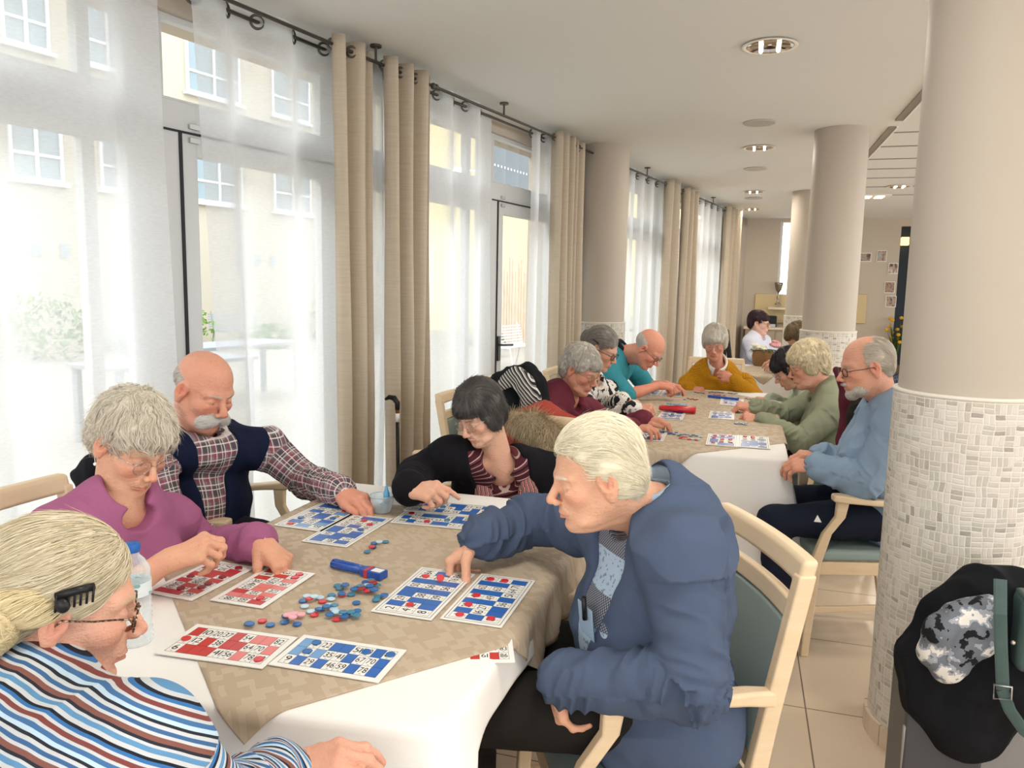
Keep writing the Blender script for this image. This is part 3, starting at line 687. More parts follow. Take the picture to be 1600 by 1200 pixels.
card((-.739, 1.301), math.radians(1.5), .235, .136, 'b', [[X, (11, 'b'), 22, X, X, 51, (60, 'b'), X, (84, 'b')], [X, (12, 'b'), X, 35, 41, X, 67, 70, X], [9, X, 29, X, 46, 59, X, 78, X]], 'light blue number card nearest the camera, reading 9 29 46 59 78 below', 'blue bingo cards', 'the nearest blue card', light=((0, 0), (0, 1), (2, 1)))
card((-1.265, 1.556), -PI/2-math.radians(3), .232, .14, 'r', [[(4, 'd'), X, X, (31, 'd'), X, (50, 'd'), (65, 'd'), X, 82], [7, 15, X, X, 40, 58, X, (74, 'd'), X], [9, X, 29, X, (46, 'd'), X, 51, 63, X]], 'red number card with the most dark red tokens, before the pink jumper', 'red bingo cards', 'the red card before the pink jumper')
card((-1.092, 1.567), -PI/2, .229, .143, 'r', [[(2, 'r'), (13, 'r'), X, 36, X, 52, X, (77, 'r'), X], [3, X, 22, 30, X, X, 65, X, 83], [X, 11, X, 31, 41, 53, X, X, 88]], 'paler red number card right of the other red card, before the pink jumper', 'red bingo cards', 'the paler red card', light=((2, 0), (4, 0), (4, 1), (5, 1), (6, 0), (7, 1), (7, 2)))
card((-.7055, 1.667), PI/2, .293, .150, 'b', rnd_rows(3, {(0, 7): 'r', (1, 1): 'r'}), 'blue number card under the reaching hand of the old man', 'blue bingo cards', 'the blue card under the reaching hand', frame_line=True)
card((-.5435, 1.679), PI/2, .287, .146, 'b', rnd_rows(8, {(0, 0): 'r', (0, 2): 'r', (0, 4): 'r', (0, 8): 'r', (1, 8): 'r', (2, 0): 'r'}), 'blue number card nearest the edge beside the old man, with six red tokens', 'blue bingo cards', 'the blue card nearest the table edge', frame_line=True)
card((-1.262, 2.136), -PI/2-math.radians(2), .294, .170, 'b', rnd_rows(5, {(0, 2): 'r', (1, 0): 'r', (0, 5): 'b', (2, 6): 'b', (2, 8): 'r'}), 'blue number card before the moustached man, nearer to him', 'blue bingo cards', 'the blue card nearest the moustached man', light=((3, 0), (5, 0), (6, 1), (7, 0), (8, 0), (8, 1)), frame_line=True)
card((-1.115, 2.034), -PI/2-math.radians(1), .290, .148, 'b', rnd_rows(6, {(0, 2): 'r', (1, 1): 'r', (0, 4): 'b'}), 'blue number card beside the clear cup, right one before the moustached man', 'blue bingo cards', 'the blue card by the clear cup', light=((7, 0), (8, 1)), frame_line=True)
card((-.905, 2.347), PI-math.radians(-3), .288, .132, 'b', rnd_rows(9, {(2, 8): 'd', (1, 5): 't', (2, 6): 'd'}), 'blue number card under the pointing finger, farther of the stacked pair', 'blue bingo cards', 'the farther blue card by the pointing finger', frame_line=True)
card((-.893, 2.213), PI-math.radians(-3), .28, .130, 'b', rnd_rows(10, {(0, 5): 'r', (2, 8): 'd', (1, 3): 't'}), 'blue number card nearer of the pair before the dark haired woman', 'blue bingo cards', 'the nearer blue card before the dark haired woman', frame_line=True)
card((-.515, 1.425), math.radians(20), .2, .11, 'r', rnd_rows(12, {}), 'red card tucked under the beige overlay at the table corner', 'red bingo cards', 'the tucked red card', z=T-.0008)
fg = 'bingo cards on the far table'
card((-.066, 3.937), PI/2, .31, .148, 'b', rnd_rows(21, {(0, 1): 'r', (0, 5): 'r', (0, 7): 'r', (1, 2): 'r', (1, 4): 'r', (1, 7): 'r', (2, 2): 'r', (2, 5): 'r', (2, 8): 'r'}), 'blue number card full of red tokens, near end of the far table', fg, 'the token filled card on the far table', frame_line=True)
card((.084, 3.947), PI/2, .312, .150, 'b', rnd_rows(22, {(0, 8): 'r', (1, 8): 'r', (1, 7): 'r'}), 'blue number card at the near right corner of the far table', fg, 'the corner card of the far table', frame_line=True)
card((-.375, 4.605), -PI/2, .30, .145, 'b', rnd_rows(23, {(1, 3): 'b'}), 'blue number card before the red plastic holder', fg, 'the card by the red holder', frame_line=True)
card((-.42, 3.945), -PI/2, .32, .15, 'b', rnd_rows(24, {(1, 7): 'r', (2, 6): 'r'}), 'blue number card half behind the old man\'s white hair, on the far table', fg, 'the half hidden far card', frame_line=True)
card((-.09, 4.74), PI/2, .30, .145, 'b', rnd_rows(25, {}), 'blue number card under the hands of the woman in sage green', fg, 'the card under the green sleeved hands', frame_line=True)
card((-.04, 5.33), PI/2, .31, .15, 'b', rnd_rows(26, {(0, 2): 'r', (2, 3): 'r'}), 'blue number card beyond the hands of the woman in sage green', fg, 'the card beyond the green sleeved hands', frame_line=True)
card((-.46, 5.61), -PI/2, .32, .15, 'b', rnd_rows(27, {(1, 5): 'r'}), 'grey looking number card before the bald man in teal, right one', fg, 'the right card before the teal polo', frame_line=True)
card((-.62, 5.60), -PI/2, .32, .15, 'b', rnd_rows(28, {}), 'grey looking number card under the arm of the bald man in teal', fg, 'the left card before the teal polo', frame_line=True)
# ------------------------------------------------------------------ loose tokens, read from the photograph as points on the cloth
ORD = 'leftmost second third fourth fifth sixth seventh eighth ninth tenth eleventh twelfth thirteenth fourteenth fifteenth sixteenth seventeenth eighteenth nineteenth twentieth twenty-first twenty-second twenty-third twenty-fourth twenty-fifth'.split()
LOOSE = [('loose tokens in the middle of the near table', 'in the big pile on the near table', 440, 840, 8.0, [
 (315, 738, 'l'), (480, 758, 'l'), (625, 725, 't'), (265, 798, 'b'), (350, 800, 'r'), (410, 788, 'l'), (510, 805, 'r'), (618, 775, 'l'), (290, 866, 'l'), (755, 722, 'r'), (750, 735, 'b'),
 (700, 605, 't'), (725, 640, 't'), (795, 625, 'b'), (798, 645, 'b'), (870, 715, 't'), (905, 680, 'b'), (940, 665, 't'), (985, 655, 't'), (1050, 562, 'b'), (1145, 568, 'r'), (1030, 608, 'r'), (1070, 630, 'l'), (1130, 600, 'd'), (1150, 620, 'd'), (1195, 630, 't'), (1115, 585, 't'), (1000, 690, 'd'), (1070, 700, 'r'), (1130, 680, 't'), (1160, 705, 'b'), (1205, 745, 't'), (1180, 785, 't'), (1285, 755, 'b'), (1100, 655, 'b'),
 (935, 820, 'b'), (365, 930, 'l'), (485, 893, 'l'), (410, 972, 'r'), (470, 930, 'b'), (560, 915, 'b'), (595, 885, 'l'), (660, 898, 't'), (655, 935, 'l'), (680, 968, 'l'), (600, 1000, 'b'), (690, 1027, 'r'), (785, 1025, 'b'), (815, 955, 'b'), (770, 985, 't'), (865, 985, 't'), (945, 955, 'b'), (935, 1008, 't'),
 (55, 985, 'b'), (35, 1062, 'b'), (75, 1025, 'p'), (160, 990, 'p'), (140, 1050, 'p'), (245, 1000, 'p'), (195, 1088, 'b'), (1155, 75, 'b'), (1220, 82, 'l'), (1300, 58, 't'), (1145, 122, 'b'), (1125, 145, 'r'), (1070, 183, 't')]),
 ('loose tokens in the middle of the near table', 'beside the near blue and red cards', 220, 860, 3.636, [(690, 404, 'r'), (612, 418, 'b'), (622, 436, 'b'), (736, 426, 'b')]),
 ('red tokens under the pink woman\'s hand', 'under the hand in the pink sleeve', 220, 860, 3.636, [(700, 50, 'd'), (712, 60, 'd'), (728, 66, 'd'), (745, 72, 'd'), (742, 54, 'd'), (765, 90, 'd'), (780, 62, 'r'), (775, 76, 'd'), (758, 64, 'd'), (720, 46, 'd')]),
 ('tokens on the far table', 'loose on the far table', 1000, 600, 7.273, [(330, 565, 'b'), (355, 560, 'b'), (385, 572, 'b'), (410, 568, 'b'), (440, 585, 't'), (470, 592, 'b'), (505, 590, 'b'), (540, 595, 'b'), (580, 592, 't'), (605, 582, 'b'), (640, 592, 'b'), (690, 600, 'l'), (460, 615, 'r'), (490, 622, 'r'), (520, 620, 'r'), (560, 630, 'r'), (600, 628, 'l'), (640, 638, 'r'), (665, 632, 'l'),
  (545, 165, 'd'), (575, 175, 'd'), (600, 170, 'r'), (620, 180, 'd'), (645, 178, 'd'), (510, 178, 't'), (630, 95, 'd'), (660, 100, 'd'), (690, 103, 't'), (720, 108, 'd'),
  (790, 100, 't'), (820, 92, 'd'), (850, 98, 'b'), (880, 96, 't'), (910, 98, 'd'), (940, 102, 'b'), (1010, 105, 't'), (1040, 108, 'd'), (1070, 112, 'b'), (1095, 110, 't'), (845, 125, 'r'), (875, 128, 'r'), (905, 128, 'd'), (960, 132, 'r'),
  (1205, 165, 'd'), (1230, 175, 'b'), (1255, 172, 'd'), (1280, 178, 'd'), (1310, 185, 't'), (1335, 180, 'd'), (1365, 190, 'b'), (1400, 188, 'd'), (1085, 452, 'b'), (1115, 455, 'b'), (1140, 450, 't'), (1175, 460, 'b'), (1205, 462, 'b')])]
for grp, where, ox, oy, sc, pts in LOOSE:
    used = []; by = {}
    for i, (px, py, c) in enumerate(pts): by.setdefault(c, []).append((px, i))
    rank = {}
    for c, l in by.items():
        for k, (px, i) in enumerate(sorted(l)): rank[i] = (k, len(l))
    for i, (px, py, c) in enumerate(pts):
        p = Z(ox+px/sc, oy+py/sc, T+.006); up = sum(1 for u in used if (u[0]-p[0])**2+(u[1]-p[1])**2 < (TOKR*1.9)**2); used.append(p)
        k, n_ = rank[i]
        lab = '%s %s token from the left, %s' % (ORD[k], TOKN[c], where)
        if n_ == 1: lab = 'single %s token, %s' % (TOKN[c], where)
        token(p[0], p[1], T+.0062+.0031*min(up, 3), c, lab, grp, tilt=.12*((i*37 % 7)/7-.5) if up else 0)
# magnetic wand, cup with its little bottle cap, water bottle
MB_BLUE = plain('wand_blue', '1c4fa8', .25, spec=.6)
a = np.array(Z(519, 882, T+.012)); b = np.array(Z(600, 900, T+.014)); d = _n(b-a); side = np.array([-d[1], d[0], 0]); L = np.linalg.norm(b-a)
t = empty('magnetic_wand', (*((a+b)/2)[:2], T+.006), 'blue plastic token wand with an open loop handle', 'wand')
zc = T+.0175
mb = MB(); mb.tube([a+side*(.004), a+side*.010+d*.006, a+side*.009+d*L*.3, a+side*.006+d*L*.58], .0045, 8, flat=2.2)
mb.tube([a+side*.004, a-side*.010+d*.006, a-side*.009+d*L*.3, a-side*.006+d*L*.58], .0045, 8, flat=2.2)
for v in range(len(mb.v)): mb.v[v] = (mb.v[v][0], mb.v[v][1], max(T+.0058, mb.v[v][2]+.004))
mb.build('loop_handle', MB_BLUE, t, smooth=True)
R_ = np.array([d, side, [0, 0, 1]]).T
h0 = a+d*L*.56; poly = [h0+side*.008, h0+d*.018+side*.017, b+side*.017, b-side*.017, h0+d*.018-side*.017, h0-side*.008]
MB().prism([(p[0], p[1], 0) for p in poly], (0, 0, T+.0058), (0, 0, T+.025)).build('head', MB_BLUE, t, bevel=.002)
MB().box((*(h0+d*.028)[:2], T+.0145), (.010, .0348, .0222), R=R_).build('tape', M_CRED, t)
MB().box((*(h0+d*.055)[:2], T+.0253), (.03, .022, .0006), R=R_).build('sticker', M_CARD, t)
mb = MB(); text_mb(mb, '5', (0, 0), .012, .012, 0); mb.v = [tuple(np.array([*(b-d*.012)[:2], T+.0254])+R_ @ np.array(v)) for v in mb.v]; mb.build('mark', M_CARD, t)
m = NT('clear_plastic', .08, color=(.88, .94, .96), spec=.5); tr = m.n('BsdfTransparent'); tr.inputs[0].default_value = (.95, .98, .985, 1); mx = m.n('MixShader'); lw = m.n('LayerWeight'); lw.inputs[0].default_value = .3
m.set(mx.inputs[0], m.math('ADD', m.math('MULTIPLY', lw.outputs['Facing'], .75), .18)); m.t.links.new(tr.outputs[0], mx.inputs[1]); m.t.links.new(m.b.outputs[0], mx.inputs[2]); m.t.links.new(mx.outputs[0], m.out.inputs[0]); M_CLEAR = m.m
cp = Z(597, 799, T+.006); cz = T+.0045
t = empty('plastic_cup', (cp[0], cp[1], cz), 'clear plastic tub holding blue green tokens', 'cup')
mb = MB().lathe((cp[0], cp[1], cz), [(.001, 0), (.026, 0), (.030, .004), (.038, .042), (.0395, .055), (.041, .056), (.041, .058), (.0385, .0575), (.037, .042), (.028, .006), (.001, .004)], 36); mb.build('wall', M_CLEAR, t, smooth=True)
MB().torus((cp[0], cp[1], cz+.057), (0, 0, 1), .040, .0018, 36, 8).build('rim', plain('pale_blue_rim', 'a9cfe2', .2), t, smooth=True)
rr = random.Random(3)
M_TOKG = plain('token_blue_green', '2f8f95', .25, spec=.6); mb = MB().lathe((0, 0, 0), [(TOKR, 0), (TOKR, .003), (TOKR*.8, .0028)], 14); o = mb.build('token', M_TOKG); med = o.data; bpy.data.objects.remove(o)
for k in range(34):
    a_ = rr.uniform(0, 2*PI); ra = .020*math.sqrt(rr.random()); o = bpy.data.objects.new('token', med); COL.objects.link(o); o.location = (cp[0]+ra*math.cos(a_), cp[1]+ra*math.sin(a_), cz+.007+.020*k/34); o.rotation_euler = (rr.uniform(-.5, .5), rr.uniform(-.5, .5), 0)
    tag(o, 'blue green token heaped inside the clear plastic tub', 'token', 'tokens in the clear tub')
q = np.array([cp[0]+.022, cp[1]-.012, cz+.030])
t = empty('glue_bottle', tuple(q), 'small blue bottle with a dark blue collar standing in the clear tub', 'bottle')
MB().lathe(q, [(.008, 0), (.0085, .006), (.0115, .012), (.0115, .020)], 20).build('cap', plain('collar_blue', '1f5f8f', .3), t, smooth=True)
MB().lathe(q, [(.0095, .020), (.0105, .032), (.0095, .040), (.0055, .052), (.0045, .060), (.002, .066)], 20).build('nozzle', plain('nozzle_blue', '5fa3c8', .2), t, smooth=True)
bp = Z(212, 1004, T); 
t = empty('water_bottle', (bp[0], bp[1], T+.001), 'ribbed clear water bottle with a blue cap at the left table edge', 'bottle')
pr = [(.001, 0), (.030, 0), (.0335, .006)]
for k in range(9): z = .012+k*.0125; pr += [(.0345, z), (.0325, z+.006)]
pr += [(.0345, .125), (.0345, .165), (.033, .168), (.0345, .172), (.0335, .190), (.024, .212), (.015, .224), (.013, .232), (.013, .240)]
MB().lathe((bp[0], bp[1], T+.001), [(r_, z_*.84) for r_, z_ in pr], 40).build('body', M_CLEAR, t, smooth=True)
MB().lathe((bp[0], bp[1], T+.197), [(.0165, 0), (.017, .002), (.017, .015), (.015, .018), (.002, .018)], 24).build('cap', plain('cap_blue', '2a62ad', .35), t, smooth=True)
m = NT('water', .02, spec=.5); tr = m.n('BsdfTransparent'); tr.inputs[0].default_value = (.93, .96, .96, 1); m.t.links.new(tr.outputs[0], m.out.inputs[0])
lab = MB(); 
for j in range(24):
    t0, t1 = 2*PI*j/24, 2*PI*(j+1)/24
    lab.add([(bp[0]+.0352*math.cos(a), bp[1]+.0352*math.sin(a), T+z*.84) for a, z in ((t0, .128), (t1, .128), (t1, .162), (t0, .162))], [(0, 1, 2, 3)])
m = NT('bottle_label', .4); c_ = m.sep(m.co()); m.color(m.mix(m.math('GREATER_THAN', m.noise(m.co('Object', (40, 40, 90)), 1, 2), .55), hexc('e3ecee'), hexc('86b3ac'))); M_LAB = m.m
lab.build('label', M_LAB, t, smooth=True)
# ================================================================== armchairs in pale beech with sage vinyl
def make_chair(name, label, arms=True):
    t = empty(name, (0, 0, 0), label, 'chair', 'pale beech armchairs')
    S = 1.0
    # back stiles: rear legs that lean back above the seat
    top = np.array([-.345, 0, 1.0]); hip = np.array([-.235, 0, .46])
    for s in (-1, 1):
        mb = MB(); y0, y1 = s*.225, s*.238
        pts = [(-.30, y0, 0), (-.262, y0, .22), (-.235, y0, .46), (-.262, y1, .66), (-.33, y1, 1.0)]
        for a, b in zip(pts[:-1], pts[1:]): pass
        V = []; F = []
        for i, p in enumerate(pts):
            wx = [.016, .019, .024, .022, .022][i]; wy = .0165
            V += [(p[0]-wx, p[1]-wy, p[2]), (p[0]+wx, p[1]-wy, p[2]), (p[0]+wx, p[1]+wy, p[2]), (p[0]-wx, p[1]+wy, p[2])]
        for i in range(4):
            for j in range(4): F.append((i*4+j, i*4+(j+1) % 4, i*4+4+(j+1) % 4, i*4+4+j))
        F += [(3, 2, 1, 0), (16, 17, 18, 19)]
        mb.add(V, F); mb.build('leg', M_BEECH, t, bevel=.006, seg=3)
    mb = MB()
    G = []
    def rail(z0, z1, x0, x1, th, bow, half=.25):
        mb = MB(); V = []; n = 9
        for i in range(n):
            y = -half+2*half*i/(n-1); bx = -bow*(1-(y/half)**2)
            V += [(x0+bx-th/2, y, z0), (x0+bx+th/2, y, z0), (x1+bx+th/2, y, z1), (x1+bx-th/2, y, z1)]
        F = [(i*4+j, i*4+(j+1) % 4, i*4+4+(j+1) % 4, i*4+4+j) for i in range(n-1) for j in range(4)]+[(3, 2, 1, 0), ((n-1)*4, (n-1)*4+1, (n-1)*4+2, (n-1)*4+3)]
        mb.add(V, F); return mb
    rail(.975, 1.035, -.325, -.340, .042, .02).build('top_rail', M_BEECH, t, bevel=.014, seg=3)
    rail(.885, .93, -.308, -.317, .026, .02, .222).build('slat', M_BEECH, t, bevel=.005)
    rail(.50, .54, -.24, -.246, .026, .01, .222).build('slat', M_BEECH, t, bevel=.005)
    p = rail(.545, .883, -.24, -.312, .034, .02, .218); p.build('back_cushion', M_VINYL, t, bevel=.012, seg=3)
    # seat
    n = 10; V = []; F = []
    mb = MB().prism([(-.235, -.235, 0), (.235, -.262, 0), (.235, .262, 0), (-.235, .235, 0)], (0, 0, .445), (0, 0, .50)); mb.build('seat', M_VINYL, t, bevel=.022, seg=4)
    mb = MB(); mb.bar((-.235, -.225, .415), (.225, -.252, .415), .022, .06).bar((-.235, .225, .415), (.225, .252, .415), .022, .06).bar((.222, -.25, .415), (.222, .25, .415), .022, .06).bar((-.235, -.225, .415), (-.235, .225, .415), .022, .06); mb.build('seat_frame', M_BEECH, t, bevel=.004)
    for s in (-1, 1):
        mb = MB(); y = s*.262
        pts = [(.250, y, 0, .017), (.236, y, .25, .020), (.226, y, .44, .024), (.185, y, .58, .020), (.135, y*1.03, .66, .021), (.130, y*1.06, .735, .026)] if arms else [(.25, y, 0, .017), (.226, y, .44, .024)]
        V = []; F = []
        for x_, y_, z_, wx in pts: V += [(x_-wx, y_-.017, z_), (x_+wx, y_-.017, z_), (x_+wx, y_+.017, z_), (x_-wx, y_+.017, z_)]
        k = len(pts)
        for i in range(k-1):
            for j in range(4): F.append((i*4+j, i*4+(j+1) % 4, i*4+4+(j+1) % 4, i*4+4+j))
        F += [(3, 2, 1, 0), tuple(range(4*k-4, 4*k))]
        mb.add(V, F); mb.build('leg', M_BEECH, t, bevel=.007, seg=3)
        MB().bar((-.26, s*.228, .24), (.236, s*.258, .22), .018, .028).build('stretcher', M_BEECH, t, bevel=.004)
        if arms:
            V = []; F = []; rows = [(-.275, .238, .700, .016, .044), (-.20, .25, .714, .022, .036), (-.07, .272, .728, .026, .028), (.05, .286, .740, .028, .028), (.145, .286, .750, .031, .036), (.178, .282, .750, .026, .032)]
            for x_, y_, z_, wy, h in rows: V += [(x_, s*y_-wy, z_-h/2), (x_, s*y_+wy, z_-h/2), (x_, s*y_+wy, z_+h/2), (x_, s*y_-wy, z_+h/2)]
            k = len(rows)
            for i in range(k-1):
                for j in range(4): F.append((i*4+j, i*4+(j+1) % 4, i*4+4+(j+1) % 4, i*4+4+j))
            F += [(3, 2, 1, 0), tuple(range(4*k-4, 4*k))]
            MB().add(V, F).build('armrest', M_BEECH, t, bevel=.010, seg=3)
    MB().bar((-.26, -.222, .34), (-.26, .222, .34), .02, .03).build('stretcher', M_BEECH, t, bevel=.004)
    return t
CH = [((-.215, 1.80), 205, 'pale beech armchair with a sage back, under the old man in navy fleece'),
      ((-1.60, 1.55), 2, 'armchair under the woman in the pink jumper, its rail at the left edge'),
      ((-1.90, 2.46), 10, 'armchair under the moustached man in the navy waistcoat'),
      ((-.90, 3.02), 262, 'armchair under the dark haired woman in black at the end of the near table'),
      ((-1.05, .52), 78, 'armchair under the blonde woman in stripes at the front'),
      ((-1.20, 3.98), -8, 'armchair under the woman in the plum jumper'),
      ((-1.22, 4.72), -5, 'armchair under the woman with the ponytail'),
      ((-.98, 5.40), -3, 'armchair under the bald man in the teal polo'),
      ((-.20, 6.55), -90, 'armchair under the woman in mustard yellow at the far end'),
      ((.56, 4.62), 183, 'armchair under the woman in sage green'),
      ((.50, 3.66), 193, 'armchair under the bearded man in light blue beside the mosaic column'),
      ((.56, 5.40), 180, 'armchair under the black haired woman'),
      ((-1.25, 3.62), -95, 'armchair near the window with a black jacket and striped scarf on its back')]
_proto = None
for (cx_, cy_), deg, lab in CH:
    M = Matrix.Translation((cx_, cy_, 0)) @ Matrix.Rotation(math.radians(deg), 4, 'Z') @ Matrix.Scale(.94, 4)
    if _proto is None: _proto = make_chair('armchair', lab); M0 = M; _list = []
    else: copy_thing(_proto, M, lab)
_proto.matrix_world = M0
# ================================================================== implicit-surface modelling of bodies and clothes
import os
from concurrent.futures import ThreadPoolExecutor
_LOWRES = 1.0
def smin(a, b, k):
    h = np.maximum(k-np.abs(a-b), 0.0)/k; return np.minimum(a, b)-h*h*k*.25
def smax(a, b, k): return -smin(-a, -b, k)
def f_cap(p, a, b, ra, rb, ax=None, sq=1.0):
    a = np.asarray(a, np.float32); ba = np.asarray(b, np.float32)-a; q = p-a
    t = np.clip(q @ ba/max(1e-9, float(ba @ ba)), 0, 1); d = q-t[..., None]*ba
    if ax is not None:
        c = d @ ax; d = d+(c*(1/sq-1))[..., None]*ax
        l = np.sqrt(np.einsum('...i,...i', d, d)); return (l-(ra+(rb-ra)*t))*min(1, sq)**.5
    return np.sqrt(np.einsum('...i,...i', d, d))-(ra+(rb-ra)*t)
def f_ell(p, c, r, R=None):
    q = p-np.asarray(c, np.float32)
    if R is not None: q = q @ np.asarray(R, np.float32).T        # rows of R: the ellipsoid's own axes
    r = np.asarray(r, np.float32); q = q/r; k0 = np.sqrt(np.einsum('...i,...i', q, q)); q = q/r; k1 = np.sqrt(np.einsum('...i,...i', q, q))
    return k0*(k0-1)/np.maximum(k1, 1e-6)
class Sdf:
    def __init__(s): s.p = []
    def _add(s, f, lo, hi, k, op, bone=None): s.p.append((f, np.array(lo, float), np.array(hi, float), k, op, bone)); return s
    def cap(s, a, b, ra, rb=None, k=.03, op='u', ax=None, sq=1.0, bone=None):
        rb = ra if rb is None else rb; a = np.array(a, float); b = np.array(b, float); m_ = max(ra, rb)*max(1, sq)
        if ax is not None: ax = _n(ax).astype(np.float32)
        return s._add(lambda p: f_cap(p, a, b, ra, rb, ax, sq), np.minimum(a, b)-m_, np.maximum(a, b)+m_, k, op, bone)
    def ell(s, c, r, R=None, k=.03, op='u', bone=None):
        m_ = max(r); c = np.array(c, float); return s._add(lambda p: f_ell(p, c, r, R), c-m_, c+m_, k, op, bone)
    def fn(s, f, lo, hi, k=.02, op='u', bone=None): return s._add(f, lo, hi, k, op, bone)
    def chain(s, pts, rs, k=.02, **kw):
        for i in range(len(pts)-1): s.cap(pts[i], pts[i+1], rs[i], rs[i+1], k=k, **kw)
        return s
    def ev(s, P_, sel=None):
        d = None
        for f, lo, hi, k, op, _ in (s.p if sel is None else sel):
            v = f(P_)
            if op == 'u': d = v if d is None else smin(d, v, k)
            elif d is None: continue
            elif op == 's': d = smax(d, -v, k)
            elif op == 'i': d = smax(d, v, k)
        return np.full(P_.shape[:-1], 9.0, np.float32) if d is None else d
    def mesh(s, h):
        h = h*_LOWRES; n = 20
        lo = np.min([p[1] for p in s.p if p[4] == 'u'], 0)-2*h; hi = np.max([p[2] for p in s.p if p[4] == 'u'], 0)+2*h
        nb = np.ceil((hi-lo)/(h*n)).astype(int); g = np.arange(-1, n+1)
        off = np.stack(np.meshgrid(g, g, g, indexing='ij'), -1).astype(np.float32)*h
        BIG = 1 << 20; VK = []; VP = []; FQ = []
        LO = np.array([p[1] for p in s.p]); HI = np.array([p[2] for p in s.p]); KK = np.array([p[3] for p in s.p])[:, None]+2*h
        def block(bi, bj, bk):
            o = lo+np.array([bi, bj, bk])*n*h; e = o+n*h
            ok = ((LO-KK < e+h) & (HI+KK > o-h)).all(1)
            sel = [p for p, q in zip(s.p, ok) if q or p[4] == 'i']
            if not any(p[4] == 'u' for p in sel): return None
            c = (o+e)/2; dc = s.ev(np.array([c], np.float32), sel)[0]
            if abs(dc) > n*h*.95+.018: return None
            D = s.ev(off+o.astype(np.float32), sel).astype(np.float32)
            if D.min() > 0 or D.max() < 0: return None
            S = D < 0; m_ = n+1
            cnt = np.zeros((m_, m_, m_), np.int8)
            for a in (0, 1):
                for b in (0, 1):
                    for c2 in (0, 1): cnt += S[a:a+m_, b:b+m_, c2:c2+m_]
            act = np.argwhere((cnt > 0) & (cnt < 8))
            if not len(act): return None
            acc = np.zeros((len(act), 3)); num = np.zeros(len(act))
            cor = {}
            for a in (0, 1):
                for b in (0, 1):
                    for c2 in (0, 1): cor[(a, b, c2)] = D[act[:, 0]+a, act[:, 1]+b, act[:, 2]+c2]
            for (a, b, c2), v0 in cor.items():
                for axx in range(3):
                    q = [a, b, c2]
                    if q[axx]: continue
                    q[axx] = 1; v1 = cor[tuple(q)]; cr = (v0 < 0) != (v1 < 0)
                    t = np.where(cr, v0/np.where(cr, v0-v1, 1), 0)
                    pos = np.array([a, b, c2], float)[None].repeat(len(act), 0); pos[:, axx] += t
                    acc += pos*cr[:, None]; num += cr
            pos = (act-1+acc/num[:, None])*h+o
            gi = act-1+np.array([bi, bj, bk])*n+4
            key = (gi[:, 0].astype(np.int64)*BIG+gi[:, 1])*BIG+gi[:, 2]
            rF = []
            base = np.array([bi, bj, bk])*n+4-1
            for axx in range(3):
                s0 = [slice(1, n+1)]*3; s1 = list(s0); s1[axx] = slice(2, n+2)
                A, B = S[tuple(s0)], S[tuple(s1)]; ix = np.argwhere(A != B)
                if not len(ix): continue
                fl = A[tuple(ix.T)]; ix = ix+1; u, v = (axx+1) % 3, (axx+2) % 3; q = []
                for du, dv in ((-1, -1), (0, -1), (0, 0), (-1, 0)):
                    c3 = ix.copy(); c3[:, u] += du; c3[:, v] += dv; c3 = c3+base
                    q.append((c3[:, 0].astype(np.int64)*BIG+c3[:, 1])*BIG+c3[:, 2])
                q = np.stack(q, 1); q[~fl] = q[~fl][:, ::-1]; rF.append(q)
            return key, pos, rF
        jobs = [(i, j, k) for i in range(nb[0]) for j in range(nb[1]) for k in range(nb[2])]
        with ThreadPoolExecutor(4) as ex:
            for r in ex.map(lambda q: block(*q), jobs):
                if r is not None: VK.append(r[0]); VP.append(r[1]); FQ += r[2]
        VK = np.concatenate(VK); VP = np.concatenate(VP); FQ = np.concatenate(FQ)
        uk, ui = np.unique(VK, return_index=True); idx = np.searchsorted(uk, FQ); idx = np.clip(idx, 0, len(uk)-1)
        good = (uk[idx] == FQ).all(1); return VP[ui], idx[good]
    def cuv(s, V, fr):
        """cloth coordinates: along and around the nearest bone, the torso taken flat in its own frame"""
        best = np.full(len(V), 9e9); out = np.zeros((len(V), 3), np.float32); Vf = V.astype(np.float32)
        c, F3, L, U = fr; q = V-c; out[:, 0] = q @ L; out[:, 1] = q @ U
        tor = None
        for f, lo, hi, k, op, bone in s.p:
            if op != 'u' or bone is None: continue
            d = f(Vf)
            if bone == 'torso': better = d < best; best[better] = d[better]; out[better, 0] = (q @ L)[better]; out[better, 1] = (q @ U)[better]; out[better, 2] = 0
            else:
                a, b, idx, off, side = bone; ba = _n(np.array(b)-a); e1 = _n(np.cross(ba, side)); e2 = np.cross(ba, e1); r = V-np.array(a)
                al = r @ ba+off; better = (d < best) & ((al > .05) | (idx > 2)); best[better] = d[better]; an = np.arctan2(r @ e2, r @ e1)*.055
                out[better, 0] = an[better]; out[better, 1] = al[better]; out[better, 2] = idx
        return out
def vnormals(V, F):
    a, b, c, d = (V[F[:, i]] for i in range(4)); n = np.cross(c-a, d-b); N = np.zeros_like(V)
    for i in range(4): np.add.at(N, F[:, i], n)
    return N/np.maximum(1e-12, np.linalg.norm(N, axis=1))[:, None]
_tab = RNG.random((64, 64, 64)).astype(np.float32)*2-1
def vnoise(P_):
    P_ = np.asarray(P_, float); i = np.floor(P_).astype(int); f = P_-i; f = f*f*(3-2*f); r = 0
    for a in (0, 1):
        for b in (0, 1):
            for c in (0, 1):
                w_ = (f[:, 0] if a else 1-f[:, 0])*(f[:, 1] if b else 1-f[:, 1])*(f[:, 2] if c else 1-f[:, 2])
                r = r+w_*_tab[(i[:, 0]+a) % 64, (i[:, 1]+b) % 64, (i[:, 2]+c) % 64]
    return r
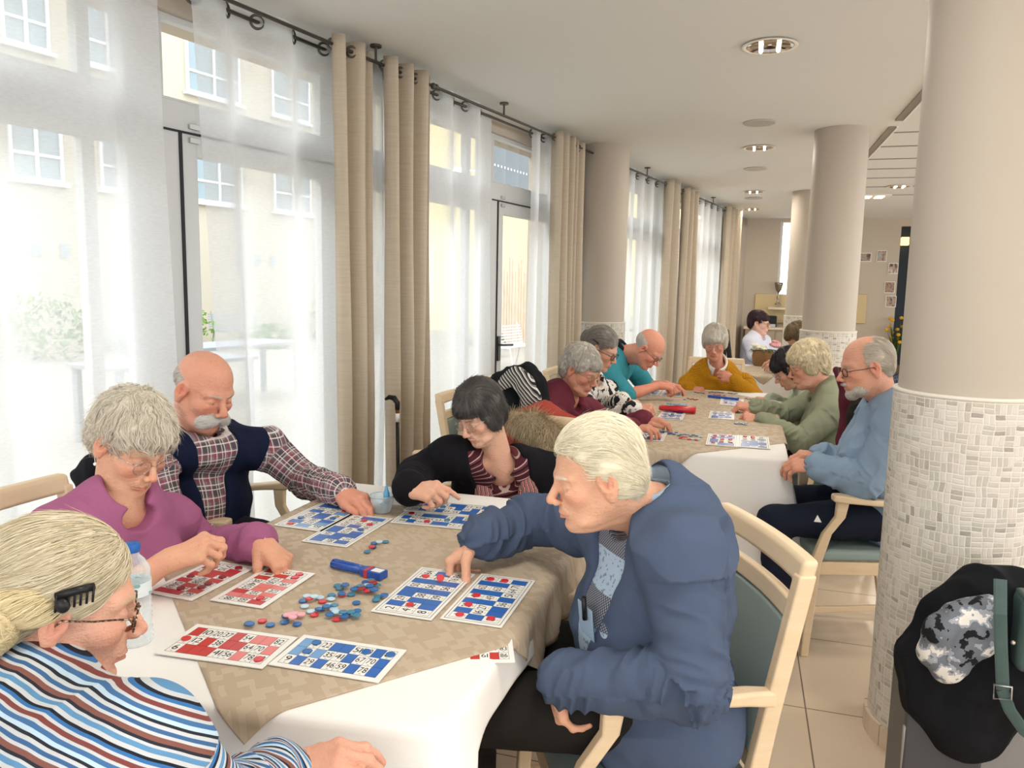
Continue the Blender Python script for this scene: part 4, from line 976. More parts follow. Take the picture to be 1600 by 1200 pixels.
def add_attr(me, name, data, typ='FLOAT_VECTOR'):
    at = me.attributes.new(name, typ, 'POINT')
    at.data.foreach_set('vector' if typ == 'FLOAT_VECTOR' else ('color' if typ == 'FLOAT_COLOR' else 'value'), np.asarray(data, np.float32).ravel())

# ------------------------------------------------------------------ heads, in a frame with x to the front, y to the left, z up, eyes at z = 0
HD = dict(nose=1.0, nosew=1.0, jaw=1.0, chin=1.0, cheek=1.0, ear=1.0, wide=1.0, brow=1.0, jowl=0.0, open=0.0)
def head_fn(h):
    g = dict(HD); g.update(h)
    def f(p):
        p = p.astype(np.float32); ay = np.abs(p[..., 1]); m_ = np.stack([p[..., 0], ay/g['wide'], p[..., 2]], -1)    # mirrored half
        d = f_ell(m_, (-.016, 0, .042), (.098, .075, .080))
        d = smin(d, f_ell(m_, (.030, 0, -.035), (.060, .056, .086)), .035)
        d = smin(d, f_cap(m_, (-.012, .050, -.045), (.055*g['jaw'], .022, -.100), .020, .016), .032)
        d = smin(d, f_ell(m_, (.068+.006*g['chin'], 0, -.104), (.019, .022, .017)), .022)
        d = smin(d, f_ell(m_, (.056, .040, -.026), (.026*g['cheek'], .022, .020)), .024)
        d = smin(d, f_cap(m_, (.083, .010, .021), (.066, .046, .020), .009*g['brow'], .008), .020)
        d = smax(d, -f_ell(m_, (.094, .032, .001), (.014, .017, .011)), .014)
        d = smin(d, f_ell(m_, (.0735, .0315, .0), (.0135, .0150, .0125)), .004)
        d = smax(d, -f_cap(m_, (.0875, .020, .0095), (.079, .046, .0075), .0010, .0010), .003)
        d = smax(d, -f_cap(m_, (.0885, .022, -.0065), (.080, .044, -.0065), .0008, .0008), .002)
        d = smin(d, f_ell(m_, (.078, .034, -.016), (.010, .016, .006)), .010)
        nl = g['nose']; nw = g['nosew']
        d = smin(d, f_cap(m_, (.086, 0, .012), (.098+.014*nl, 0, -.028), .0068, .0095*nw), .012)
        d = smin(d, f_ell(m_, (.099+.014*nl, 0, -.032), (.0115, .0105*nw, .0095)), .006)
        d = smin(d, f_ell(m_, (.096+.008*nl, .0125*nw, -.037), (.0110, .0065, .0072)), .005)
        d = smax(d, -f_ell(m_, (.101+.009*nl, .0065*nw, -.0445), (.0045, .0032, .0040)), .003)
        d = smin(d, f_ell(m_, (.082, 0, -.062), (.017, .028, .022)), .014)
        d = smin(d, f_cap(m_, (.0985, .004, -.0665), (.0835, .0235, -.0705), .0042, .0020), .005)
        d = smin(d, f_cap(m_, (.0975, 0, -.0775), (.0835, .0215, -.0745), .0052, .0022), .005)
        d = smax(d, -f_cap(m_, (.1030, 0, -.0715), (.0850, .0255, -.0725), .0012+.003*g['open'], .0012), .0025)
        d = smax(d, -f_cap(m_, (.0975, .0205, -.036), (.0830, .0370, -.074), .0018, .0020), .009)
        d = smax(d, -f_cap(m_, (.094, 0, -.0885), (.088, .018, -.0865), .0025, .001), .010)
        if g['jowl']: d = smin(d, f_ell(m_, (.045, .036, -.092), (.026, .018, .018*g['jowl'])), .016); d = smin(d, f_ell(m_, (.035, 0, -.112), (.040, .030, .016*g['jowl'])), .02)
        e = g['ear']
        if e:
            q = m_-np.array([-.010, .0775, -.006], np.float32); c, s_ = math.cos(.30), math.sin(.30)
            q = np.stack([q[..., 0]*c-q[..., 1]*s_, q[..., 0]*s_+q[..., 1]*c, q[..., 2]], -1); q = np.stack([q[..., 0]*.96-q[..., 2]*.22, q[..., 1], q[..., 2]*.96+q[..., 0]*.22], -1)/e
            o = f_ell(q, (0, 0, .004), (.0195, .0095, .031)); o = smin(o, f_ell(q, (.004, 0, -.024), (.010, .006, .013)), .008)
            o = smax(o, -f_ell(q, (.001, .0095, .007), (.0122, .0098, .0205)), .0025); o = smin(o, f_ell(q, (.013, .003, -.003), (.005, .004, .008)), .004); o = smin(o, f_cap(q, (-.008, .003, .012), (.001, .004, -.010), .0028, .0028), .003)
            d = smin(d, o*e, .005)
        return d
    return f
def head_zones(q, g):
    """colour zones of a head in its own frame: (redness, lip, brow, lash)"""
    ay = np.abs(q[:, 1]); z = np.zeros((len(q), 4))
    def bl(c, r): return np.clip(1-(((np.stack([q[:, 0], ay, q[:, 2]], 1)-c)/r)**2).sum(1), 0, 1)
    z[:, 0] = np.clip(bl((.065, .042, -.028), (.05, .03, .028))*.7+bl((.112, 0, -.032), (.025, .016, .018))*.9+bl((-.01, .08, -.005), (.03, .02, .035))*.8+bl((.08, 0, -.1), (.03, .02, .02))*.3, 0, 1)
    lip = f_cap(np.stack([q[:, 0], ay, q[:, 2]], 1), (.1015, 0, -.0718), (.087, .0225, -.0725), .0072, .0026)
    z[:, 1] = np.clip(-lip/.0015, 0, 1)
    br = f_cap(np.stack([q[:, 0], ay, q[:, 2]], 1), (.094, .014, .0225), (.078, .047, .0225), .0056, .0036); z[:, 2] = np.clip(-br/.002, 0, 1)
    la = f_cap(np.stack([q[:, 0], ay, q[:, 2]], 1), (.0880, .0195, -.0052), (.0790, .0455, -.0050), .0026, .0022); z[:, 3] = np.clip(-la/.001, 0, 1)
    return z
# ------------------------------------------------------------------ hands, x to the fingers, y to the thumb, z to the back of the hand
def hand_bones(pose):
    """finger joints; pose = dict(curl=[(mcp, pip, dip) x 4] in degrees, spread, thumb='open'|'pinch'|'side')"""
    K_ = [np.array(v) for v in ((.090, .028, .004), (.094, .008, .007), (.088, -.012, .005), (.078, -.031, 0))]
    Ls = ((.042, .026, .021), (.046, .029, .022), (.042, .027, .022), (.033, .021, .019)); out = []
    sp = pose.get('spread', 4)
    for i in range(4):
        a = 0; p = K_[i].copy(); pts = [p]; yw = math.radians(sp*(1.5-i)); dirs = []
        for L, c in zip(Ls[i], pose['curl'][i]):
            a += math.radians(c); d = np.array([math.cos(a)*math.cos(yw), math.sin(yw)*abs(math.cos(a*.5)), -math.sin(a)]); p = p+d*L; pts.append(p)
        out.append(pts)
    th = pose.get('thumb', 'open')
    if th == 'pinch':
        tip = out[0][3]+np.array([-.004, .002, -.016]); pts = [np.array([.020, .024, -.010])]; m1 = np.array([.052, .042, -.030]); 
        pts += [m1, m1*.42+tip*.58+np.array([.0, .014, -.008]), tip]
    elif th == 'side': pts = [np.array(v) for v in ((.020, .024, -.010), (.055, .042, -.016), (.085, .043, -.020), (.108, .037, -.026))]
    else: pts = [np.array(v) for v in ((.020, .024, -.010), (.050, .050, -.018), (.076, .064, -.022), (.098, .070, -.028))]
    out.append(pts); return out
def hand_fn(pose, fat=1.0):
    B = hand_bones(pose); R4 = (.0098, .0100, .0095, .0085)
    def f(p):
        p = p.astype(np.float32); zx = np.array([0, 0, 1], np.float32)
        d = f_cap(p, (-.012, 0, -.001), (.012, 0, -.001), .0262*fat, .0275*fat, zx, .74)
        pal = None
        for i in range(4):
            c = f_cap(p, (.012, (.012, .004, -.004, -.012)[i], -.003), B[i][0], .0165*fat, .0125*fat)
            pal = c if pal is None else smin(pal, c, .012)
        pal = smin(pal, f_ell(p, (.045, .018, -.012), (.034, .018, .013)), .010); d = smin(d, pal, .02)
        for i in range(4):
            r = R4[i]*fat; b = B[i]; fg_ = f_cap(p, b[0], b[1], r*1.10, r*.95); fg_ = smin(fg_, f_cap(p, b[1], b[2], r*.98, r*.86), .003); fg_ = smin(fg_, f_cap(p, b[2], b[3], r*.88, r*.74), .003)
            fg_ = smin(fg_, f_ell(p, b[0]+np.array([0, 0, .002]), (r*1.25, r*1.15, r*1.2)), .005); fg_ = smin(fg_, f_ell(p, b[1], (r*1.10,)*3), .003)
            d = smin(d, fg_, .0045 if i else .006)
            d = smin(d, f_cap(p, (.03, (.014, .005, -.005, -.014)[i], .010*fat), b[0]+np.array([0, 0, .007*fat]), .0025, .0035), .006)
        b = B[4]; th_ = f_cap(p, b[0], b[1], .0155*fat, .0125*fat); th_ = smin(th_, f_cap(p, b[1], b[2], .0118*fat, .0108*fat), .005); th_ = smin(th_, f_cap(p, b[2], b[3], .0108*fat, .0090*fat), .004)
        return smin(d, th_, .008)
    return f
PINCH = dict(curl=[(42, 48, 22), (46, 52, 24), (54, 56, 26), (62, 58, 28)], thumb='pinch', spread=2)
POINT = dict(curl=[(38, 14, 8), (52, 62, 30), (62, 70, 34), (70, 74, 36)], thumb='side', spread=3)
REST = dict(curl=[(24, 30, 16), (28, 34, 18), (32, 38, 20), (36, 42, 22)], thumb='side', spread=3)
FIST = dict(curl=[(64, 78, 40), (68, 80, 42), (72, 82, 44), (74, 84, 44)], thumb='side', spread=1)
HOLD = dict(curl=[(52, 58, 30), (56, 62, 30), (62, 66, 32), (68, 68, 34)], thumb='pinch', spread=1)

# ------------------------------------------------------------------ skin and hair materials
_skins = {}
def skin_mat(base, red=.5, brow='c9c4bb'):
    key = (base, red, brow)
    if key not in _skins:
        m = NT('skin', .52, spec=.35); c0 = hexc(base); z = m.attr('zone', 'Color'); s_ = m.n('SeparateColor'); m.set(s_.inputs[0], z)
        blot = m.noise(m.co('Object'), 38, 4, .6); c = m.mix(m.math('MULTIPLY', blot, .7), c0, tuple(x*k for x, k in zip(c0, (.90, .74, .70))))
        spots = m.math('MULTIPLY', m.math('GREATER_THAN', m.noise(m.co('Object'), 120, 2, .4), .695), .34); c = m.mix(spots, c, tuple(x*k for x, k in zip(c0, (.72, .5, .4))))
        c = m.mix(m.math('MULTIPLY', s_.outputs[0], red), c, tuple(x*k for x, k in zip(c0, (1.0, .52, .48))))
        c = m.mix(m.math('MULTIPLY', s_.outputs[1], .75), c, tuple(x*k for x, k in zip(c0, (.82, .42, .42))))
        c = m.mix(m.math('MULTIPLY', s_.outputs[2], m.math('ADD', .35, m.math('MULTIPLY', m.noise(m.co('Object', (300, 300, 90)), 1, 2), .7))), c, hexc(brow))
        al = m.attr('lash', 'Fac'); c = m.mix(m.math('MULTIPLY', al, .8), c, hexc('4a2e28'))
        m.color(c); m.b.inputs['Subsurface Weight'].default_value = .0
        wr = m.n('TexVoronoi'); wr.feature = 'DISTANCE_TO_EDGE'; m.set(wr.inputs['Vector'], m.co('Object')); wr.inputs['Scale'].default_value = 170
        nzz = m.noise(m.co('Object', (1, 1, 2.4)), 70, 5, .65); m.bump(m.math('ADD', m.math('MULTIPLY', nzz, 1.2), m.math('MULTIPLY', wr.outputs[0], .25)), .7, .004)
        _skins[key] = m.m
    return _skins[key]
_hairs = {}
def hair_mat(c0, c1):
    if (c0, c1) not in _hairs:
        m = NT('hair', .48, spec=.35); v = m.attr('hv', 'Fac'); n_ = m.noise(m.co('Object'), 60, 3)
        m.color(m.mix(m.math('ADD', m.math('MULTIPLY', v, .75), m.math('MULTIPLY', n_, .3)), hexc(c0), hexc(c1))); _hairs[(c0, c1)] = m.m
    return _hairs[(c0, c1)]
def rot(yaw, pitch, roll):
    """columns: front, left, up of a head turned by yaw from the room's x axis, nodding down by pitch, tilting to its left by roll"""
    M = Matrix.Rotation(math.radians(yaw), 3, 'Z') @ Matrix.Rotation(math.radians(pitch), 3, 'Y') @ Matrix.Rotation(math.radians(-roll), 3, 'X')
    return np.array(M)
def loc_fn(f, c, R, s):
    c = np.array(c, np.float32); R = np.array(R, np.float32)
    return lambda p: f(((p-c) @ R)/s)*s
def hair_obj(spec, hf, c, R, s, parent, name='hair'):
    """spec: vol list of (centre, radii) in head frame (x, |y|, z), cut list of ellipsoids removed, flow function, strands"""
    g = spec; V_ = g['vol']; C_ = g.get('cut', [])
    def f(p):
        q = np.stack([p[..., 0], np.abs(p[..., 1]) if g.get('sym', 1) else p[..., 1], p[..., 2]], -1); d = None
        for c_, r in V_: v = f_ell(q, c_, r); d = v if d is None else smin(d, v, .02)
        for c_, r in C_: d = smax(d, -f_ell(q, c_, r), .008)
        return d
    k = .135; S = Sdf(); S.fn(loc_fn(f, c, R, s), np.array(c)-.17*s, np.array(c)+.17*s, .005)
    V, F = S.mesh(g.get('h', .004)); q = ((V-c) @ R)/s; fl = g['flow'](q); nr = vnormals(V, F)
    # strand grooves: noise that changes fast across the flow and slowly along it
    nl = nr @ R; t = fl-(fl*nl).sum(1)[:, None]*nl; t /= np.maximum(1e-6, np.linalg.norm(t, axis=1))[:, None]; b = np.cross(nl, t)
    cell = (q*b).sum(1)[:, None]; ang = vnoise(q*30+5)
    cur = g.get('curl', 0)
    crd = g['groove'](q) if 'groove' in g else np.stack([q[:, 1]*9, q[:, 2]*2, q[:, 0]*2], 1)
    amp = g.get('amp', .004)
    dsp = amp*(vnoise(crd*16)*.6+vnoise(crd*40+3)*.5)+g.get('lump', .003)*vnoise(q*(26+30*cur)+9)+cur*.006*vnoise(q*62)
    V2 = V+nr*(dsp*s)[:, None]
    # strands
    rng = np.random.default_rng(g.get('seed', 1)); ns = g.get('n', 3500); idx = rng.integers(0, len(V), ns); P0 = q[idx]+rng.normal(0, .002, (ns, 3)); nseg = g.get('seg', 7); st = g.get('len', .05)/nseg*rng.uniform(.6, 1.3, ns)[:, None]
    w0 = g.get('w', .0006); lift = g.get('lift', .002)*rng.random(ns); pts = []; sd = rng.normal(0, 1, (ns, 3)); ff = lambda x: f(x.astype(np.float32))
    def grad(x):
        e = .002; G = np.stack([ff(x+np.array(v)*e)-ff(x-np.array(v)*e) for v in ((1, 0, 0), (0, 1, 0), (0, 0, 1))], -1); return G/np.maximum(1e-9, np.linalg.norm(G, axis=-1))[:, None]
    p = P0.copy(); nn = []
    for i in range(nseg+1):
        G = grad(p); d = ff(p); tgt = lift+g.get('fly', .0)*sd[:, 2]*(i/nseg)**2; p = p-(d-tgt)[:, None]*G; pts.append(p.copy()); nn.append(G)
        fl = g['flow'](p)+(.22+cur*.9)*np.stack([vnoise(p*(18+60*cur)+3), vnoise(p*(18+60*cur)+17), vnoise(p*(18+60*cur)+31)], 1)+sd*.10
        t = fl-(fl*G).sum(1)[:, None]*G; t /= np.maximum(1e-6, np.linalg.norm(t, axis=1))[:, None]; p = p+t*st
    pts = np.stack(pts, 1); nn = np.stack(nn, 1); tt = np.gradient(pts, axis=1); tt /= np.maximum(1e-9, np.linalg.norm(tt, axis=2))[..., None]; bb = np.cross(tt, nn)
    wd = w0*(1-np.linspace(0, 1, nseg+1)**2*.85)[None, :, None]*rng.uniform(.6, 1.4, ns)[:, None, None]
    A = pts+bb*wd; B = pts-bb*wd; Cc = pts+nn*wd*1.2; SV = np.stack([A, Cc, B], 2).reshape(-1, 3); W_ = SV*s @ R.T+np.array(c)
    k0 = (np.arange(ns)[:, None]*(nseg+1)+np.arange(nseg)[None])*3; k0 = k0.ravel(); SF = np.concatenate([np.stack([k0, k0+1, k0+4, k0+3], 1), np.stack([k0+1, k0+2, k0+5, k0+4], 1)])
    hv = np.concatenate([np.clip(.45+.5*vnoise(crd*22+1), 0, 1), np.repeat(rng.random(ns), (nseg+1)*3)])
    VV = np.concatenate([V2, W_]); FF = np.concatenate([F, SF+len(V2)])
    o = mesh_np(name, VV, FF, g['mat'], parent); add_attr(o.data, 'hv', hv, 'FLOAT'); return o, f
# ------------------------------------------------------------------ clothes and whole people
def cloth(name, color, rough=.85, kind='plain', **kw):
    m = NT(name, rough, spec=.15); uv = m.attr('cuv'); s_ = m.sep(uv); c0 = hexc(color)
    fine = m.noise(m.co('Object'), 420, 2)
    if kind == 'plain': c = m.mix(m.math('MULTIPLY', m.noise(m.co('Object'), 30, 4), kw.get('var', .35)), c0, tuple(x*.72 for x in c0)); m.color(c); m.bump(fine, .35, .0015)
    elif kind == 'knit':
        wv = m.math('SINE', m.math('MULTIPLY', s_[1], kw.get('f', 900))); wu = m.math('SINE', m.math('MULTIPLY', s_[0], kw.get('f', 900)*.8)); h = m.math('MULTIPLY', wv, wu)
        m.color(m.mix(m.math('ADD', .5, m.math('MULTIPLY', h, .35)), tuple(x*.62 for x in c0), c0)); m.bump(h, .6, .003)
    elif kind == 'plaid':
        def band(s, p, w, off=0): return m.math('LESS_THAN', m.math('FRACT', m.math('ADD', m.math('DIVIDE', s, p), off)), w)
        p = kw.get('p', .052); c = c0
        for ax in (1, 0): c = m.mix(m.math('MULTIPLY', band(s_[ax], p, .42), .55), c, hexc(kw['c2']))
        for ax in (0, 1): c = m.mix(m.math('MULTIPLY', band(s_[ax], p, .16, .30), .6), c, hexc(kw['c3']))
        for ax in (0, 1):
            for o_ in (.12, .52, .72): c = m.mix(m.math('MULTIPLY', band(s_[ax], p, .05, o_), .75), c, hexc(kw['c4']))
        m.color(c); m.bump(fine, .3, .0015)
    elif kind == 'stripes':
        v = s_[kw.get('ax', 1)]; 
        if kw.get('diag'): v = m.math('ADD', v, m.math('MULTIPLY', m.math('ABSOLUTE', s_[0]), kw['diag']))
        v = m.math('ADD', v, m.math('MULTIPLY', m.noise(m.co('Object'), 7, 2), .012)); f = m.math('FRACT', m.math('DIVIDE', v, kw.get('p', .06)))
        m.color(m.ramp(f, kw['stops'], True)); m.bump(fine, .25, .0015)
    elif kind == 'print':
        n_ = m.noise(m.co('Object', kw.get('sc', (1, 1, 1))), kw.get('f', 38), kw.get('det', 3), .55); m.color(m.ramp(n_, kw['stops'], kw.get('hard', True))); m.bump(fine, .25, .0015)
    elif kind == 'melange': m.color(m.mix(m.noise(m.co('Object', (1, 1, kw.get('z', 5))), 90, 5, .8), hexc(kw['c2']), c0)); m.bump(fine, .3, .0015)
    elif kind == 'geo':
        a = m.math('FRACT', m.math('MULTIPLY', m.math('ADD', s_[0], s_[1]), 130)); b = m.math('FRACT', m.math('MULTIPLY', m.math('SUBTRACT', s_[0], s_[1]), 130)); k = m.math('GREATER_THAN', m.math('MULTIPLY', a, b), .30)
        pn = m.math('FRACT', m.math('DIVIDE', m.math('ADD', s_[1], 5.02), .15)); pan = m.math('LESS_THAN', pn, .45)
        dark = m.mix(k, hexc('4b4d58'), hexc('a3a6b0')); lt = m.mix(m.math('GREATER_THAN', m.noise(m.co('Object'), 95, 2), .60), c0, hexc('7d8a98')); m.color(m.mix(pan, lt, dark)); m.bump(fine, .25, .0015)
    return m.m
def fold_disp(V, N, cu, amp, S):
    reg = cu[:, 2]; arm = reg > .5; d = np.zeros(len(V))
    Q = cu[:, 1]/S
    if arm.any():
        al, ar = Q[arm], cu[arm, 0]; el = np.exp(-((al-.29)/.10)**2)+.7*np.exp(-((al-.50)/.07)**2)+.35*np.exp(-((al)/.08)**2)
        n1 = 1-2.2*np.abs(vnoise(np.stack([ar*13+reg[arm]*7, al*34+ar*16, reg[arm]*3.3], 1))); n2 = vnoise(np.stack([ar*30+9, al*70, reg[arm]*5], 1))
        d[arm] = amp*(n1*(.35+1.1*el)+n2*.25*(.4+el))
    t = ~arm
    if t.any():
        P_ = V[t]; n1 = 1-2.2*np.abs(vnoise(np.stack([cu[t, 0]*9+cu[t, 1]*6, cu[t, 1]*11-cu[t, 0]*4, P_[:, 0]*3+P_[:, 1]*3], 1))); n2 = vnoise(P_*26)
        d[t] = amp*(n1*1.35+n2*.5)
    return V+N*(d*S)[:, None]
def garment(name, S_, mat, parent, fr, h, amp=.004, S=1.08, disp=None):
    V, F = S_.mesh(h); N = vnormals(V, F); cu = S_.cuv(V, fr); 
    if amp: V = fold_disp(V, N, cu, amp, S)
    if disp is not None: V = disp(V, N, cu)
    o = mesh_np(name, V, F, mat, parent); add_attr(o.data, 'cuv', cu); return o
def hand_frame(d, n_, right):
    """columns: fingers, thumb side, back of the hand; right hands have the thumb at +y when the palm is down"""
    d = _n(d); n_ = np.array(n_, float); n_ = _n(n_-d*n_.dot(d)); y = np.cross(n_, d)
    return np.stack([d, y if right else -y, n_], 1)
class Person:
    def __init__(s, label, skin='d9a283', S=1.08, h=.0032, brow='c9c4bb', red=.5, **g):
        s.g = g; s.S = S; s.h = h; A = {k: np.array(v, float) for k, v in g.items() if k in ('neck', 'shl', 'shr', 'ell', 'elr', 'wrl', 'wrr', 'pel', 'head')}
        s.__dict__.update(A); s.U = _n(s.neck-s.pel); Lr = s.shl-s.shr; s.L = _n(Lr-s.U*Lr.dot(s.U)); s.F = np.cross(s.L, s.U)
        s.HR = rot(*g['face']); s.hs = S*g.get('hsize', 1.0); s.fr = (s.pel, s.F, s.L, s.U)
        s.root = empty('person', (s.pel[0], s.pel[1], 0), label, 'person')
        s.hsp = g.get('hf', {}); s.skin = skin_mat(skin, red, brow); s.kid = {}
        B = Sdf(); hf = head_fn(s.hsp); s.hfn = hf
        H = lambda v: s.head+s.HR @ (np.array(v)*s.hs); s.H = H
        B.fn(loc_fn(hf, s.head, s.HR, s.hs), s.head-.15*s.hs, s.head+.15*s.hs, .01)
        nr = g.get('neckr', .053)*S
        B.cap(H((-.030, 0, -.055)), s.neck+s.U*.01, nr, nr*1.08, k=.03); B.cap(H((.018, 0, -.098)), s.neck+s.F*.035-s.U*.01, .026*S, .030*S, k=.03)
        B.cap(s.neck, s.shl, .050*S, .040*S, k=.03).cap(s.neck, s.shr, .050*S, .040*S, k=.03)
        H_ = np.linalg.norm(s.neck-s.pel)
        B.ell(s.pel+s.U*H_*.66, (.070*S, .12*S, .16*S), np.array([s.F, s.L, s.U]), k=.05); B.ell(s.pel+s.U*H_*.25, (.095*S, .13*S, .18*S), np.array([s.F, s.L, s.U]), k=.05)
        for sd in 'lr':
            sh, el, wr = s.__dict__['sh'+sd], s.__dict__['el'+sd], s.__dict__['wr'+sd]; ar = g.get('armr', 1.0)
            B.cap(sh, el, .040*S*ar, .036*S*ar, k=.02); B.cap(el, el+(wr-el)*.35, .036*S*ar, .037*S*ar, k=.012); B.cap(el+(wr-el)*.35, wr, .037*S*ar, .0245*S, k=.012)
            hd = g.get('hand'+sd)
            if hd:
                R = hand_frame(hd[0], hd[1], sd == 'r'); f = hand_fn(hd[2], hd[3] if len(hd) > 3 else 1.0); B.fn(loc_fn(f, wr, R, S*.97), wr-.24*S, wr+.24*S, .012)
        V, F = B.mesh(h); N = vnormals(V, F); q = ((V-s.head) @ s.HR)/s.hs; on = np.linalg.norm(q, axis=1) < .17
        col = np.zeros((len(V), 4)); lash = np.zeros(len(V)); z = head_zones(q[on], s.hsp); col[on, :3] = z[:, :3]; lash[on] = z[:, 3]
        col[~on, 0] = .25+.25*vnoise(V[~on]*40); col[:, 3] = 1
        # age lines
        qq = q[on]; fh = (qq[:, 2] > .030)*(qq[:, 2] < .095)*(qq[:, 0] > .03); d = np.zeros(len(V)); dd = -np.maximum(0, np.sin(qq[:, 2]*520+2*vnoise(qq*14)))**6*.0009*fh
        ck = np.exp(-(((qq-np.array([.05, 0, -.05]))**2*np.array([1, 0, 1])).sum(1))/.0016)*(np.abs(qq[:, 1]) > .03)
        dd = dd+ck*.0010*vnoise(np.stack([qq[:, 0]*60, qq[:, 1]*20, qq[:, 2]*25], 1)); cr = np.exp(-((qq[:, 0]-.055)**2+(np.abs(qq[:, 1])-.058)**2+(qq[:, 2]+.004)**2)/.0003); dd = dd-cr*.0010*np.maximum(0, np.sin(qq[:, 2]*900))
        d[on] = dd*g.get('age', 1.0)*s.hs; V = V+N*d[:, None]
        o = mesh_np('body', V, F, s.skin, s.root); add_attr(o.data, 'zone', col, 'FLOAT_COLOR'); add_attr(o.data, 'lash', lash, 'FLOAT'); s.body = o
    def torso(s, t, belly=0.0, bust=0.0, hunch=0.0, wide=1.0, arms=True, cuff=True, sleeve=1.0, loose=1.0, length=0.0, armt=None, cut=None):
        S = s.S; B = Sdf(); H_ = np.linalg.norm(s.neck-s.pel); R = np.array([s.F, s.L, s.U]); sw = np.linalg.norm(s.shl-s.shr)*.5
        P_ = lambda f, l, u: s.pel+s.F*f*S+s.L*l*S+s.U*u*H_
        B.ell(P_(0, 0, .72), (.105*S+t, sw*.86*wide+t, .185*S+t), R, k=.05, bone='torso')
        B.ell(P_(.012+belly*.5, 0, .36), (.115*S+t+belly*S*.5, .150*S*wide+t+belly*.3, .18*S+t), R, k=.06, bone='torso')
        B.ell(P_(0, 0, .04-length*.5), (.120*S+t, .170*S*wide+t, .12*S+length*.4+t), R, k=.06, bone='torso')
        B.cap(s.shl-s.L*.02, s.shr+s.L*.02, .052*S+t, k=.05, bone='torso')
        B.cap(s.neck-s.U*.02, s.shl-s.L*.01, .046*S+t, .048*S+t, k=.04, bone='torso').cap(s.neck-s.U*.02, s.shr+s.L*.01, .046*S+t, .048*S+t, k=.04, bone='torso')
        if hunch: B.ell(P_(-.05*hunch, 0, .84), (.085*S+t, .13*S+t, .13*S+t), R, k=.06, bone='torso')
        if bust:
            for l in (-1, 1): B.ell(P_(.085, .062*l, .60), (.065*S*bust+t, .068*S*bust+t, .065*S*bust+t), R, k=.045, bone='torso')
        if cut: B.fn(cut, [-99]*3, [99]*3, .012, 's')
        if arms:
            ta = t if armt is None else armt
            for i, sd in enumerate('lr'):
                sh, el, wr = s.__dict__['sh'+sd], s.__dict__['el'+sd], s.__dict__['wr'+sd]; L1 = np.linalg.norm(el-sh); b0 = (sh, el, 1+i, 0., s.U); b1 = (el, wr, 3+i, L1, s.U)
                B.cap(sh, el, (.050+.006*loose)*S+ta, (.043+.004*loose)*S+ta, k=.035, bone=b0)
                e = el+(wr-el)*sleeve
                if sleeve > 0:
                    r0, r1 = (.043+.004*loose)*S+ta, (.031+.005*loose)*S+ta
                    B.cap(el, e, r0, r0+(r1-r0)*sleeve, k=.02, bone=b1)
                    if cuff: u = _n(wr-el); B.cap(e-u*.018, e, (.033+.002*loose)*S+ta, (.033+.002*loose)*S+ta, k=.006, bone=b1)
                    u = _n(wr-el); c = e+u*.030
                    B.fn((lambda u, e: lambda p: -((p-e.astype(np.float32)) @ u.astype(np.float32)))(u, e+u*.012), e-.09, e+.09, .004, 'none')
        return B
    def add(s, name, B, mat, h=None, amp=.004, disp=None):
        o = garment(name, B, mat, s.root, s.fr, h or s.h*1.5, amp, s.S, disp); s.kid[name] = o; return o
    def neckhole(s, B, r=.062, drop=.0, down=.045, back=.01):
        down *= .55
        """opens the garment round the neck"""
        a = s.neck-s.U*.0+s.F*.01; B.cap(a+s.U*.10+s.F*.05, a-s.F*back+s.U*.012, r*s.S*1.1, r*s.S, k=.012, op='s')
        if down: B.ell(a+s.F*(.060)*s.S-s.U*drop, (.062*s.S, .052*s.S, (down+.008)*s.S), np.array([s.F, s.L, s.U]), k=.01, op='s')
        return B
    def legs(s, mat, knl=None, knr=None, fl=None, fr_=None, name='trousers', amp=.005, r=1.0, shoes='2a2624'):
        S = s.S; B = Sdf(); fh = _n([s.F[0], s.F[1], 0]); lh = np.array([-fh[1], fh[0], 0]); kn = {}
        knl = s.pel+fh*.44*S+lh*.13*S+np.array([0, 0, .02]) if knl is None else np.array(knl, float); knr = s.pel+fh*.44*S-lh*.13*S+np.array([0, 0, .02]) if knr is None else np.array(knr, float)
        B.ell(s.pel-np.array([0, 0, .01]), (.13*S*r, .175*S*r, .12*S), np.array([fh, lh, [0, 0, 1]]), k=.05, bone='torso')
        for k, l, ft in ((knl, 1, fl), (knr, -1, fr_)):
            hip = s.pel+lh*.085*S*l; an = np.array(ft, float) if ft is not None else np.array([k[0], k[1], .10])-fh*.02
            B.cap(hip, k, .088*S*r, .066*S*r, k=.04, bone='torso'); B.cap(k, an, .064*S*r, .050*S*r, k=.03, bone=(k, an, 5, 0., fh))
            kn[l] = (k, an)
        s.add(name, B, mat, h=s.h*2.2, amp=amp)
        for l in (1, -1):
            k, an = kn[l]; q = Sdf(); q.cap(an+np.array([0, 0, -.01]), [an[0], an[1], .05], .045*S, k=.02); q.cap([an[0]-fh[0]*.04, an[1]-fh[1]*.04, .045], [an[0]+fh[0]*.15, an[1]+fh[1]*.15, .038], .040*S, .034*S, k=.02, ax=(0, 0, 1), sq=.9)
            q.fn(lambda p: .004-p[..., 2], [-99]*3, [99]*3, .004, 'i'); V, F = q.mesh(s.h*2); mesh_np('shoe', V, F, SHOE if shoes == '2a2624' else plain('shoe', shoes, .6), s.root)
